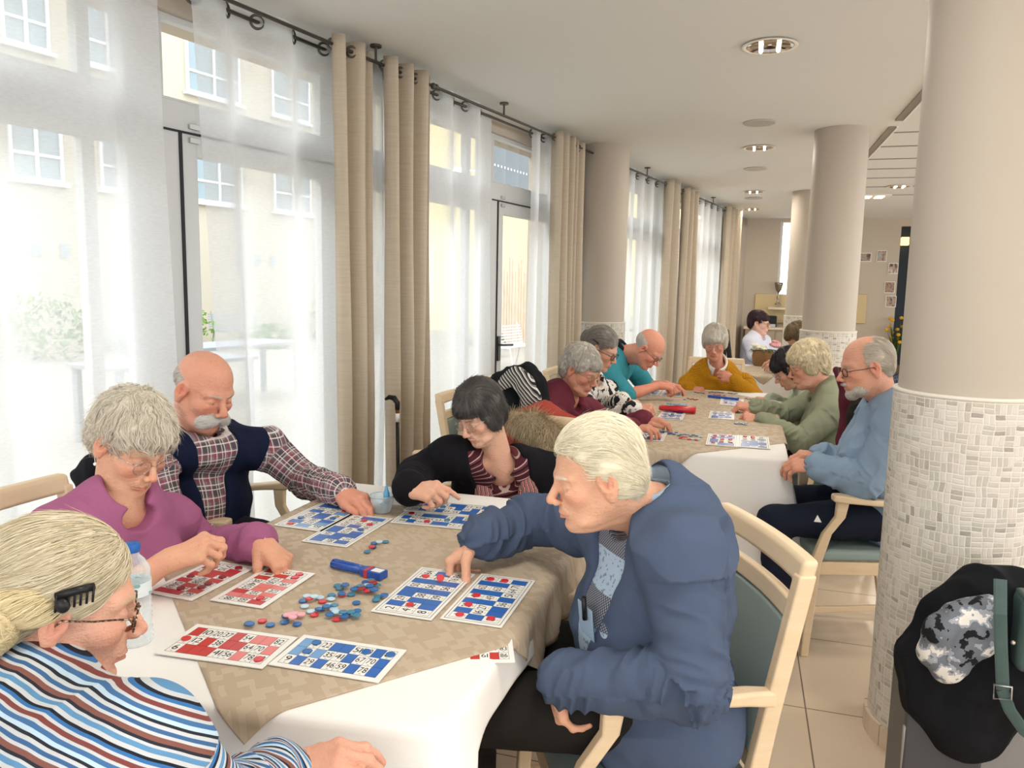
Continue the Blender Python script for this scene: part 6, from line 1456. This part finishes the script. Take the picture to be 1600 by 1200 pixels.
if want('black'):
    p = Person('black haired woman with glasses half hidden behind the woman in sage green', skin='d9a890', red=.5, h=.0055, S=1.02, hsize=1.0,
               head=P(1232, 576, 5.45), face=(196, 36, 0), neck=P(1262, 604, 5.55), shl=P(1268, 625, 5.33), shr=P(1255, 615, 5.80), ell=P(1245, 650, 5.2), elr=P(1235, 640, 5.7), wrl=P(1205, 637, 5.35), wrr=P(1205, 625, 5.6),
               pel=np.array([.66, 5.55, .60]), handl=(np.array([-1, 0, 0]), np.array([0, -.3, 1]), REST), handr=(np.array([-1, 0, 0]), np.array([0, 0, 1]), REST), hf=dict(), neckr=.048)
    PEOPLE['black'] = p; B = p.torso(.012, belly=.05, bust=1, hunch=.6, loose=1.5); p.neckhole(B, .06, 0, .03); p.add('blouse', B, cloth('pale_green_blouse', 'bcc8b4', .85), amp=.004, h=.009); p.legs(dark('22222a'))
    p.hair(top_hair(hair_mat('0c0b0d', '242024'), front=.024, side=.03, back=.02, vol=1.08, curl=.4, n=1500, len=.05, w=.0012, h=.0055, seed=43)); p.glasses(M_STEEL, (.024, .019), rim=.0014)
if want('beard'):
    p = Person('bearded balding man with dark glasses in a light blue jumper beside the mosaic column', skin='dda68c', red=.55, h=.0038, S=1.04, hsize=.98, brow='a89c8c',
               head=P(1352, 572, 3.58), face=(194, 14, 0), neck=P(1392, 628, 3.66), shl=P(1402, 668, 3.44), shr=P(1370, 645, 3.90), ell=P(1352, 752, 3.42), elr=P(1320, 725, 3.86), wrl=P(1276, 728, 3.46), wrr=P(1282, 712, 3.68),
               pel=np.array([.66, 3.62, .60]), handl=(np.array([-.9, .25, -.1]), np.array([-.1, -.4, .9]), REST, 1.08), handr=(np.array([-.9, -.3, .0]), np.array([0, -.2, .95]), REST, 1.08), hf=dict(nose=1.2, jaw=1.0, ear=1.1), neckr=.056)
    PEOPLE['beard'] = p; B = p.torso(.018, belly=.07, hunch=.6, loose=2.0, wide=1.05, sleeve=.94, length=.05); p.neckhole(B, .076, 0, .02); p.add('jumper', B, cloth('light_blue_jumper', '8aa0b5', .9, 'melange', c2='8096ad'), amp=.007, h=.006)
    p.shirt_collar(cloth('checked_collar', '2c3848', .8, 'plaid', c2='1d2735', c3='4a5d74', c4='8fa3b8', p=.014), .062, .056, 20, .02, up=.045); p.legs(dark('1c2130'), knl=[.18, 3.42, .56], knr=[.16, 3.78, .56], fl=[.22, 3.40, .1], fr_=[.22, 3.76, .1])
    p.hair(dict(mat=hair_mat('9d9283', 'd2c8b8'), vol=[((-.026, 0, .040), (.096, .082, .078)), ((-.070, 0, .0), (.046, .070, .070))], cut=[((.098, 0, .0), (.086, .15, .14)), ((.030, 0, .110), (.075, .055, .050)), ((-.01, 0, -.140), (.12, .13, .075)), ((.004, .086, -.028), (.024, .03, .040))], flow=flow_back, n=2600, len=.05, w=.0008, lift=.004, amp=.004, h=.004, seed=45))
    bm_ = hair_mat('a3978a', 'e0dad0')
    p.hair(dict(mat=bm_, vol=[((.072, 0, -.108), (.026, .030, .022)), ((.048, .036, -.088), (.034, .020, .022)), ((.100, .0, -.0585), (.007, .022, .006))], cut=[((.104, 0, -.072), (.016, .020, .007))], flow=lambda q: np.array([[.1, 0, -1.]]).repeat(len(q), 0), groove=lambda q: np.stack([q[:, 1]*14, q[:, 0]*12, q[:, 2]*3], 1), n=1800, len=.018, seg=4, w=.0006, lift=.003, amp=.002, lump=.001, h=.003, seed=46), 'beard')
    p.glasses(M_BLACKF, (.023, .0165), 'rect', rim=.0018)
    mb = MB(); q = np.array([.33, 3.36, .60]); mb.prism([(q[0], q[1], q[2]), (q[0]+.03, q[1], q[2]), (q[0]+.012, q[1], q[2]+.03)], (0, -.015, 0), (0, -.012, 0)).build('trouser_badge', M_CARD, p.root)
if want('wheel'):
    p = Person('short haired brunette in a white and lavender cardigan sitting in a wheelchair far back', skin='e0b8a6', red=.4, h=.006, S=1.04, hsize=1.0,
               head=P(1186, 505, 8.8), face=(-14, 6, 0), neck=P(1181, 525, 8.8), shl=P(1193, 533, 9.05), shr=P(1172, 534, 8.65), ell=P(1200, 550, 9.0), elr=P(1176, 556, 8.6), wrl=P(1215, 552, 8.8), wrr=P(1205, 557, 8.55),
               pel=np.array([.10, 8.85, .62]), handl=(np.array([1, 0, 0]), np.array([0, 0, 1]), REST), handr=(np.array([1, 0, 0]), np.array([0, 0, 1]), REST), hf=dict(), neckr=.046)
    PEOPLE['wheel'] = p; B = p.torso(.012, bust=.9, belly=.02); p.neckhole(B, .06, 0, .05); p.add('cardigan', B, cloth('white_lavender_cardigan', 'cdcfe4', .85, 'melange', c2='dfe0ea', z=1), amp=.003, h=.010); p.legs(dark('3a3f5a'), fl=[.62, 8.95, .12], fr_=[.62, 8.75, .12])
    p.hair(top_hair(hair_mat('1f0f16', '3d2029'), front=.015, vol=1.03, n=900, len=.04, w=.0014, h=.006, seed=51)); p.glasses(M_GOLD, (.024, .019), rim=.002)
if want('leopard'):
    p = Person('brown haired woman in a leopard print top bending her head, beside the second column', skin='d9ab96', red=.4, h=.0065, S=1.02, hsize=1.0,
               head=P(1246, 527, 7.55), face=(200, 42, 0), neck=P(1265, 538, 7.62), shl=P(1262, 550, 7.40), shr=P(1250, 545, 7.85), ell=P(1240, 568, 7.35), elr=P(1232, 558, 7.8), wrl=P(1222, 570, 7.5), wrr=P(1218, 566, 7.7),
               pel=np.array([.80, 7.65, .62]), handl=(np.array([-1, 0, 0]), np.array([0, 0, 1]), REST), handr=(np.array([-1, 0, 0]), np.array([0, 0, 1]), REST), hf=dict(), neckr=.046)
    PEOPLE['leopard'] = p; B = p.torso(.012, bust=1, belly=.03, hunch=1); p.neckhole(B, .06, 0, .03); p.add('leopard_top', B, cloth('leopard_print', 'b08f72', .8, 'print', f=34, stops=[(0, hexc('3c2a22')), (.44, hexc('3c2a22')), (.48, hexc('c7a78a'))]), amp=.003, h=.011); p.legs(dark('2a2a30'))
    p.hair(top_hair(hair_mat('4a3a28', '85704f'), front=.015, side=.02, back=.02, vol=1.05, n=900, len=.06, w=.0014, h=.006, seed=53))
# ================================================================== coats, canes, baskets and the rest
I3 = np.eye(3)
def blob(name, S_, mat, h, amp, label=None, cat=None, parent=None, fr=None, group=None, scale=26):
    V, F = S_.mesh(h); N = vnormals(V, F); fr = fr or (V.mean(0), I3[0], I3[1], I3[2]); cu = S_.cuv(V, fr)
    n1 = 1-2.2*np.abs(vnoise(np.stack([V[:, 0]*scale*.8+V[:, 1]*8, V[:, 1]*scale*.8, V[:, 2]*scale*.25], 1))); V = V+N*(amp*(n1+.4*vnoise(V*scale*1.6)))[:, None]
    o = mesh_np(name, V, F, mat, parent); add_attr(o.data, 'cuv', cu)
    if label: tag(o, label, cat, group)
    return o
def fur(name, S_, mat, parent, n, ln, h=.006, w=.0011, down=(0, 0, -.6), seed=1):
    V, F = S_.mesh(h); N = vnormals(V, F); rng = np.random.default_rng(seed); idx = rng.integers(0, len(V), n); P0, n0 = V[idx], N[idx]; seg = 4; pts = []
    d = n0+np.array(down)+rng.normal(0, .35, (n, 3)); p = P0.copy()
    for i in range(seg+1): pts.append(p.copy()); p = p+_nn(d)*ln/seg*rng.uniform(.6, 1.3, n)[:, None]; d = d+np.array(down)*.35
    pts = np.stack(pts, 1); t = np.gradient(pts, axis=1); b = np.cross(t, n0[:, None]+.3); b /= np.maximum(1e-9, np.linalg.norm(b, axis=2))[..., None]
    wd = w*(1-np.linspace(0, 1, seg+1)*.9)[None, :, None]; SV = np.stack([pts+b*wd, pts-b*wd], 2).reshape(-1, 3); k = (np.arange(n)[:, None]*(seg+1)+np.arange(seg)[None]).ravel()*2
    SF = np.stack([k, k+1, k+3, k+2], 1)+len(V); o = mesh_np(name, np.concatenate([V, SV]), np.concatenate([F, SF]), mat, parent)
    add_attr(o.data, 'hv', np.concatenate([.3+.3*vnoise(V*40), np.repeat(rng.random(n), (seg+1)*2)]), 'FLOAT'); return o
def _nn(a): return a/np.maximum(1e-9, np.linalg.norm(a, axis=1))[:, None]
M_STRIPESCARF = cloth('striped_scarf_cloth', 'cfcac4', .85, 'stripes', ax=0, p=.016, stops=[(0, hexc('2a2a2e')), (.45, hexc('d8d4ce')), (.75, hexc('2a2a2e')), (.85, hexc('9a9690'))])
# rust coat with a fur hood on the dark haired woman's chair
t = empty('winter_coat', (-.84, 3.30, 0), 'rust red coat with a fur trimmed hood, behind the dark haired woman', 'coat')
S_ = Sdf(); 
S_.chain([P(815, 655, 3.42), P(850, 650, 3.42), P(885, 668, 3.40), P(905, 700, 3.36)], [.05, .06, .055, .05], k=.04, bone='torso').chain([P(820, 690, 3.35), P(880, 720, 3.32), P(860, 800, 3.35)], [.10, .12, .13], k=.06, bone='torso')
blob('coat_body', S_, cloth('rust_cloth', 'a5483b', .8), .006, .006, parent=t)
S_ = Sdf(); S_.chain([P(802, 655, 3.24), P(832, 662, 3.22), P(858, 682, 3.20), P(874, 712, 3.18), P(868, 745, 3.16)], [.035, .048, .050, .046, .035], k=.03)
fur('fur_trim', S_, hair_mat('86704f', 'e6d2b0'), t, 5200, .055, down=(.2, -.25, -.55), seed=4)
# black jacket and striped scarf on the chair near the window
t = empty('black_jacket', (-1.12, 3.86, 0), 'black jacket hanging on the back of the chair by the window', 'jacket')
S_ = Sdf(); S_.chain([P(778, 596, 3.95), P(800, 590, 3.95), P(822, 585, 3.95), P(836, 602, 3.92), P(846, 640, 3.90)], [.045, .05, .055, .055, .05], k=.04, bone='torso').chain([P(800, 615, 3.92), P(820, 660, 3.9), P(815, 720, 3.9)], [.07, .10, .10], k=.05, bone='torso')
blob('jacket_body', S_, cloth('black_jacket_cloth', '1a1c20', .8), .007, .006, parent=t)
S_ = Sdf(); S_.chain([P(786, 600, 3.80), P(806, 588, 3.80), P(820, 600, 3.79), P(830, 622, 3.78), P(824, 640, 3.78)], [.03, .042, .045, .042, .03], k=.03, bone='torso')
a = P(810, 595, 3.8); blob('striped_scarf', S_, M_STRIPESCARF, .006, .007, 'black and white striped scarf laid over the black jacket by the window', 'scarf', fr=(a, I3[0], _n([1, 0, .9]), _n([-.9, 0, 1])))
# navy coat on the moustached man's chair, maroon jacket between sage jumper and bearded man
S_ = Sdf(); S_.chain([P(122, 742, 2.12), P(150, 728, 2.12), P(180, 722, 2.14)], [.022, .04, .05], k=.03, bone='torso').chain([P(150, 760, 2.14), P(160, 900, 2.14)], [.06, .10], k=.04, bone='torso')
blob('dark_coat', S_, cloth('dark_coat_cloth', '16181d', .85), .006, .004, 'black coat edge hanging behind the moustached man', 'coat')
S_ = Sdf(); S_.chain([P(1306, 578, 4.42), P(1320, 590, 4.40), P(1330, 630, 4.38), P(1328, 690, 4.38), P(1335, 790, 4.42)], [.02, .035, .05, .06, .07], k=.04, bone='torso')
blob('maroon_jacket', S_, cloth('maroon_jacket_cloth', '5a2430', .85), .007, .004, 'maroon jacket hung on a chair between the sage jumper and the bearded man', 'jacket')
S_ = Sdf(); S_.chain([P(1345, 622, 4.25), P(1342, 650, 4.24), P(1345, 700, 4.30), P(1352, 800, 4.38)], [.04, .05, .06, .07], k=.04, bone='torso')
blob('dark_fur_collar', S_, cloth('dark_fur', '2a2622', .95), .007, .008, 'dark furry bundle on the chair back beneath the bearded man\'s chin', 'coat')
# walking stick
t = empty('walking_stick', (-1.80, 3.86, 0), 'black walking stick with a bent handle leaning by the beige curtain', 'walking stick')
a, b = P(622, 775, 3.95), P(621, 632, 3.95); d = _n(b-a); foot = a-d*((a[2]-.01)/d[2])
MB().cyl(foot, b, .0105, n=12).build('shaft', M_BLACKF, t, smooth=True)
MB().cyl(b-d*.10, b-d*.05, .0125, n=12).build('white_label', M_CARD, t, smooth=True); MB().cyl(b-d*.05, b-d*.025, .0120, n=12).build('brown_band', plain('brown_band', '7a4a2c', .4), t, smooth=True)
MB().tube([b-d*.03, b+d*.01, b+d*.035+np.array([-.02, 0, 0]), b+d*.04+np.array([-.05, 0, 0]), b+d*.025+np.array([-.075, 0, 0])], [.014, .016, .017, .014, .008], 12).build('handle', M_BLACKF, t, smooth=True)
# red token holder and blue wand on the far table
a, b = Z(1030, 637, T+.028), Z(1087, 641, T+.028); d = _n(b-a); L = np.linalg.norm(b-a)
t = empty('token_holder', tuple((a+b)/2-np.array([0, 0, .028])), 'red plastic token holder with a flat end, on the far table', 'token holder')
MB().tube([a, a+d*.015, a+d*L*.35, a+d*L*.45, b-d*.003, b], [.014, .020, .021, .025, .025, .022], 18, flat=.85).build('body', plain('red_plastic', 'c01f2c', .25, spec=.6), t, smooth=True)
for i in range(7): q = a+d*(.05+.018*i)+np.array([0, RNG.uniform(-.008, .008), .024]); token(q[0], q[1], q[2], 't', 'teal token heaped on top of the red plastic holder', 'teal tokens on the red holder', tilt=.3)
a, b = Z(1107, 619, T+.012), Z(1153, 624, T+.012); d = _n(b-a)
t = empty('magnetic_wand', tuple((a+b)/2), 'long dark blue token wand on the far table, before the mustard jumper', 'wand')
MB().bar(a, b, .03, .018).build('handle', MB_BLUE, t, bevel=.003); MB().bar(b-d*.08, b, .042, .022).build('head', MB_BLUE, t, bevel=.003)
# flower basket
c = Z(1191, 571, .80); t = empty('flower_basket', (c[0], c[1], .80), 'round wicker basket of white and pink flowers on the third table', 'basket')
m = NT('wicker', .8); wv = m.math('SINE', m.math('MULTIPLY', m.sep(m.co())[2], 420)); m.color(m.mix(m.math('ADD', .5, m.math('MULTIPLY', wv, .4)), hexc('6b4a2c'), hexc('a47c50'))); m.bump(wv, .6, .004)
MB().lathe((c[0], c[1], .80), [(.085, 0), (.10, .03), (.105, .10), (.10, .15), (.09, .15), (.09, .12)], 28).build('basket_bowl', m.m, t, smooth=True)
rr = random.Random(8)
for k in range(26):
    a_ = rr.uniform(0, 2*PI); ra = .11*math.sqrt(rr.random()); q = np.array([c[0]+ra*math.cos(a_), c[1]+ra*math.sin(a_), .965+.045*rr.random()]); pinkf = q[0] > c[0]+.01+rr.uniform(-.02, .05)
    if pinkf: q = q+np.array([.06, 0, .035])
    mb = MB()
    for j in range(8):
        an = 2*PI*j/8; mb.ball(q+np.array([.018*math.cos(an), .018*math.sin(an), .004*(j % 2)]), (.015, .015, .011), 8, 5)
    mb.ball(q+np.array([0, 0, .008]), .012, 8, 5); mb.build('flower', plain('pink_petal', 'dba3a6', .7) if pinkf else plain('white_petal', 'eeebdd', .7), t, smooth=True)
mb = MB()
for k in range(24): a_ = rr.uniform(0, 2*PI); q = np.array([c[0]+.09*math.cos(a_), c[1]+.09*math.sin(a_), .94]); mb.tube([q, q+np.array([.03*math.cos(a_), .03*math.sin(a_), .02]), q+np.array([.06*math.cos(a_), .06*math.sin(a_), -.01])], [.004, .010, .001], 5, flat=.3)
mb.build('leaf', plain('dark_leaf', '46602f', .7), t, smooth=True)
# wheelchair
wx, wy = .10, 8.82; t = empty('wheelchair', (wx, wy, 0), 'black wheelchair under the woman in the lavender cardigan', 'wheelchair')
M_RUB = plain('rubber', '222327', .7); M_ALU = plain('aluminium', 'c3c5c8', .3, metal=.8)
MB().box((wx-.22, wy, .84), (.04, .46, .56), R=Euler((0, -.15, 0)).to_matrix()).build('backrest', M_RUB, t, bevel=.015); MB().box((wx+.02, wy, .50), (.46, .46, .05)).build('seat', M_RUB, t, bevel=.015)
for s in (-1, 1):
    MB().torus((wx-.08, wy+s*.28, .31), (0, 1, 0), .30, .016, 40, 8).build('wheel', M_RUB, t, smooth=True); MB().torus((wx-.08, wy+s*.31, .31), (0, 1, 0), .27, .008, 40, 8).build('hand_rim', M_ALU, t, smooth=True)
    mb = MB(); mb.tube([(wx-.27, wy+s*.24, .15), (wx-.27, wy+s*.24, 1.06), (wx-.30, wy+s*.24, 1.10), (wx-.42, wy+s*.24, 1.11)], .013, 10); mb.tube([(wx-.25, wy+s*.24, .74), (wx+.18, wy+s*.24, .74), (wx+.22, wy+s*.24, .5), (wx+.34, wy+s*.2, .14)], .012, 10); mb.build('frame_tube', M_RUB, t, smooth=True)
    MB().tube([(wx-.34, wy+s*.24, 1.11), (wx-.46, wy+s*.24, 1.11)], .018, 10).build('push_handle', M_RUB, t, smooth=True); MB().torus((wx+.28, wy+s*.22, .08), (0, 1, 0), .07, .014, 24, 8).build('caster', M_RUB, t, smooth=True)
# far wall: boards, shelf, trophy, sideboard, photographs, lamp
yb_ = BACKY-.03
def wallrect(px0, py0, px1, py1): a, b = P(px0, py0, yb_), P(px1, py1, yb_); return min(a[0], b[0]), max(a[0], b[0]), min(a[2], b[2]), max(a[2], b[2])
M_BOARD = plain('cream_board', 'cdb98f', .6); M_PALE = plain('pale_laminate', 'd6cab6', .5)
for (r_, lab) in (((1180, 459, 1226, 505), 'rounded cream board on the far wall, left of the far column'), ((1300, 459, 1352, 506), 'rounded cream board on the far wall, right of the second column')):
    x0, x1, z0, z1 = wallrect(*r_); tag(MB().box(((x0+x1)/2, yb_+.005, (z0+z1)/2), (x1-x0, .03, z1-z0)).build('wall_board', M_BOARD, bevel=.06, seg=5), lab, 'board', 'cream boards on the far wall')
x0, x1, z0, z1 = wallrect(1200, 478, 1232, 482); tag(MB().box(((x0+x1)/2, yb_-.12, z0), (x1-x0, .24, .04)).build('wall_shelf', M_PALE), 'short pale shelf on the far wall under the trophy', 'shelf')
c = P(1215, 478, yb_-.12); t = empty('trophy', tuple(c+np.array([0, 0, .02])), 'tall slim silver trophy cup on the far wall shelf', 'trophy'); c = c+np.array([0, 0, .02])
MB().lathe(c, [(.06, 0), (.05, .02), (.02, .05), (.015, .10), (.03, .13), (.012, .17), (.012, .22)], 16).build('stem', plain('trophy_metal', 'a89f8c', .25, metal=.7), t, smooth=True); MB().lathe(c, [(.02, .22), (.05, .27), (.07, .36), (.075, .40), (.06, .40), (.03, .26)], 16).build('cup', plain('trophy_metal_dark', '8d8675', .25, metal=.8), t, smooth=True)
t = empty('sideboard', (.75, BACKY-.3, 0), 'low pale sideboard along the far wall', 'sideboard')
MB().box((.80, BACKY-.30, .46), (1.5, .5, .84)).build('body', plain('sideboard_side', '9b8d7b', .6), t, bevel=.005); MB().box((.80, BACKY-.30, .90), (1.56, .54, .04)).build('worktop', M_PALE, t, bevel=.004)
for k in range(3): MB().box((.32+.48*k, BACKY-.555, .46), (.46, .012, .76)).build('door', plain('sideboard_door', 'a49684', .55), t, bevel=.003); MB().box((.50+.48*k, BACKY-.57, .72), (.015, .02, .10)).build('door_knob', M_STEEL, t)
c = np.array([.50, BACKY-.35, .92]); t = empty('coffee_maker', tuple(c), 'small black machine on the pale sideboard, behind the wheelchair user\'s face', 'coffee maker'); MB().box(c+np.array([0, 0, .10]), (.16, .18, .20)).build('body', M_RUB, t, bevel=.015); MB().box(c+np.array([0, -.10, .03]), (.12, .06, .05)).build('drip_tray', M_ALU, t, bevel=.005)
tag(MB().box((.95, BACKY-.4, .985), (.34, .26, .13)).build('white_box', M_CARD, bevel=.01), 'white box on the sideboard beside the far column', 'box')
PH = [((1341, 395, 1361, 409), 'left photo print of a standing group'), ((1371, 391, 1385, 409), 'second photo print with a bluish top'), ((1389, 411, 1403, 428), 'third photo print with a torn outline'), ((1383, 440, 1398, 458), 'fourth photo print of a seated person'), ((1385, 462, 1400, 480), 'lowest photo print with a dark figure')]
for i, (r_, lab) in enumerate(PH):
    x0, x1, z0, z1 = wallrect(*r_); m = NT('photo_print_%s' % 'abcde'[i], .35); n_ = m.noise(m.co('Object', (9, 9, 5)), 1.6+i*.3, 5, .7); m.color(m.ramp(n_, [(.30, hexc('24211f')), (.42, hexc('6b5048')), (.52, hexc('b79e8a')), (.60, hexc(['7c8c8a', '8fa6b4', 'd0cbc2', '7a4238', '9a948c'][i])), (.75, hexc('d8d2c6'))]))
    t = empty('photo_print', ((x0+x1)/2, yb_, z0), lab+' on the far wall', 'photograph', 'photographs on the far wall'); MB().box(((x0+x1)/2, yb_+.024, (z0+z1)/2), (x1-x0, .008, z1-z0)).build('paper', M_CARD, t); MB().box(((x0+x1)/2, yb_+.018, (z0+z1)/2), (x1-x0-.02, .004, z1-z0-.02)).build('picture', m.m, t)
c = P(1414, 377, BACKY+.05); t = empty('wall_lamp', tuple(c), 'small square yellow lamp glowing in the dark doorway at the far right', 'lamp'); MB().box(c, (.12, .10, .14)).build('lamp_shade', plain('lamp_shade_glow', 'ffc76a', .6, emit=2.2), t, bevel=.01); MB().box(c+np.array([0, .08, 0]), (.04, .08, .04)).build('bracket', M_STEEL, t)
c = P(1404, 487, BACKY-.2); t = empty('potted_plant', (c[0], c[1], 0), 'plant with yellow blooms by the dark doorway at the far right', 'plant')
MB().lathe((c[0], c[1], 0), [(.12, 0), (.16, .3), (.17, .32), (.14, .3)], 18).build('pot', plain('pot_brown', '6b5a48', .7), t, smooth=True); mb = MB(); mf = MB()
for k in range(60):
    a_ = rr.uniform(0, 2*PI); hh = rr.uniform(.55, 1.15); ra = rr.uniform(.02, .17); p0 = np.array([c[0], c[1], .3]); p2 = np.array([c[0]+ra*math.cos(a_), c[1]+ra*math.sin(a_), hh]); mb.tube([p0, (p0+p2)/2+np.array([0, 0, .1]), p2], [.004, .014, .002], 5, flat=.3)
    if k < 16: mf.ball(p2, (.035, .035, .03), 7, 5)
mb.build('leaf', plain('plant_leaf', '3f5a2c', .7), t, smooth=True); mf.build('flower', plain('yellow_bloom', 'd9a72c', .6), t, smooth=True)
# rollator with black coat, scarf and handbag
RY = 2.28
t = empty('rollator', (.62, RY+.05, 0), 'metal framed rollator under the black coat at the bottom right', 'rollator')
a, b = P(1419, 1128, RY), P(1414, 1215, RY); mb = MB(); mb.tube([P(1440, 1127, RY+.02), P(1424, 1127, RY), P(1415, 1135, RY), P(1410, 1215, RY), [P(1410, 1215, RY)[0], RY, .05]], .0075, 10); mb.tube([(.92, RY, .05), (.92, RY, .72), (.70, RY+.10, .78)], .0075, 10); mb.build('tube_frame', M_ALU, t, smooth=True)
MB().box((.60, RY+.10, .27), (.20, .22, .40)).build('side_panel', plain('grey_panel', '4b4b4e', .4, metal=.3), t, bevel=.01); MB().box((.80, RY+.12, .26), (.22, .2, .40)).build('side_panel', plain('steel_panel', '8b8b8c', .35, metal=.5), t, bevel=.01)
for x_ in (.53, .9): MB().torus((x_, RY+.02, .055), (1, 0, 0), .04, .014, 20, 8).build('wheel', M_RUB, t, smooth=True)
S_ = Sdf(); S_.chain([P(1600, 925, RY+.06), P(1540, 925, RY+.06), P(1490, 965, RY+.05), P(1452, 1030, RY+.03), P(1462, 1090, RY+.02), P(1490, 1140, RY+.02)], [.055, .06, .075, .07, .07, .065], k=.06, bone='torso').chain([P(1560, 960, RY+.06), P(1545, 1050, RY+.05), P(1525, 1125, RY+.04)], [.09, .11, .09], k=.08, bone='torso').cap(P(1600, 980, RY+.1), P(1600, 1090, RY+.12), .06, .05, k=.06, bone='torso')
blob('black_coat', S_, cloth('black_coat_cloth', '121317', .8, var=.2), .005, .007, 'black coat heaped over the trolley at the bottom right', 'coat', scale=18)
S_ = Sdf(); S_.chain([P(1546, 945, RY-.05), P(1505, 958, RY-.07), P(1470, 985, RY-.08), P(1458, 1020, RY-.07), P(1480, 1045, RY-.07), P(1498, 1040, RY-.08)], [.022, .034, .036, .03, .03, .024], k=.02, bone='torso').chain([P(1545, 960, RY-.06), P(1520, 985, RY-.09), P(1500, 1020, RY-.09), P(1490, 1040, RY-.09)], [.022, .028, .028, .024], k=.012, bone='torso').chain([P(1548, 965, RY-.06), P(1535, 1005, RY-.08), P(1510, 1030, RY-.08)], [.02, .026, .02], k=.012, bone='torso')
blob('patterned_scarf', S_, cloth('marbled_scarf', 'b9b8b8', .8, 'print', f=16, det=4, stops=[(0, hexc('1e1f22')), (.38, hexc('1e1f22')), (.42, hexc('6b7078')), (.52, hexc('9a9ea6')), (.57, hexc('d9d5cf')), (.66, hexc('8a8e98')), (.74, hexc('8a5a34'))]), .004, .006, 'grey and black marbled scarf crumpled on the black coat', 'scarf')
t = empty('handbag', tuple(P(1590, 1000, RY-.09)), 'dark green leather handbag with a wide buckled strap at the right edge', 'handbag')
M_LEA = plain('green_leather', '3f5350', .4, var=.25, vs=25, bump=.3, bs=160); M_TAN = plain('tan_leather', '9c6234', .5, var=.2)
q = P(1598, 985, RY-.06); MB().box(q+np.array([.10, .0, 0]), (.24, .09, .20)).build('bag_body', M_LEA, t, bevel=.02, seg=4); MB().box(q+np.array([.10, -.005, .088]), (.23, .10, .03)).build('zip_top', M_LEA, t, bevel=.01); MB().box(q+np.array([.10, -.047, .062]), (.21, .006, .018)).build('tan_trim', M_TAN, t, bevel=.002)
MB().ball(P(1583, 1004, RY-.12), .006, 10, 6).build('stud', M_STEEL, t, smooth=True)
ps = [P(1563, 905, RY-.10), P(1563, 960, RY-.125), P(1564, 1010, RY-.13), P(1567, 1078, RY-.13)]; MB().tube(ps, .0155, 8, flat=.18, up=(0, 1, 0), twist=0).build('strap', M_LEA, t, smooth=False)
ps = [P(1566, 1078, RY-.13), P(1578, 1110, RY-.13), P(1600, 1142, RY-.12), P(1630, 1165, RY-.12)]; MB().tube(ps, .0145, 8, flat=.18, up=(0, 1, 0)).build('strap', M_LEA, t, smooth=False)
q = P(1566, 1082, RY-.135); mb = MB(); mb.tube([q+np.array(v) for v in ((-.02, 0, .018), (.02, 0, .018), (.022, 0, -.016), (-.018, 0, -.020))], .0028, 8, closed=True); mb.build('buckle', M_ALU, t, smooth=True)
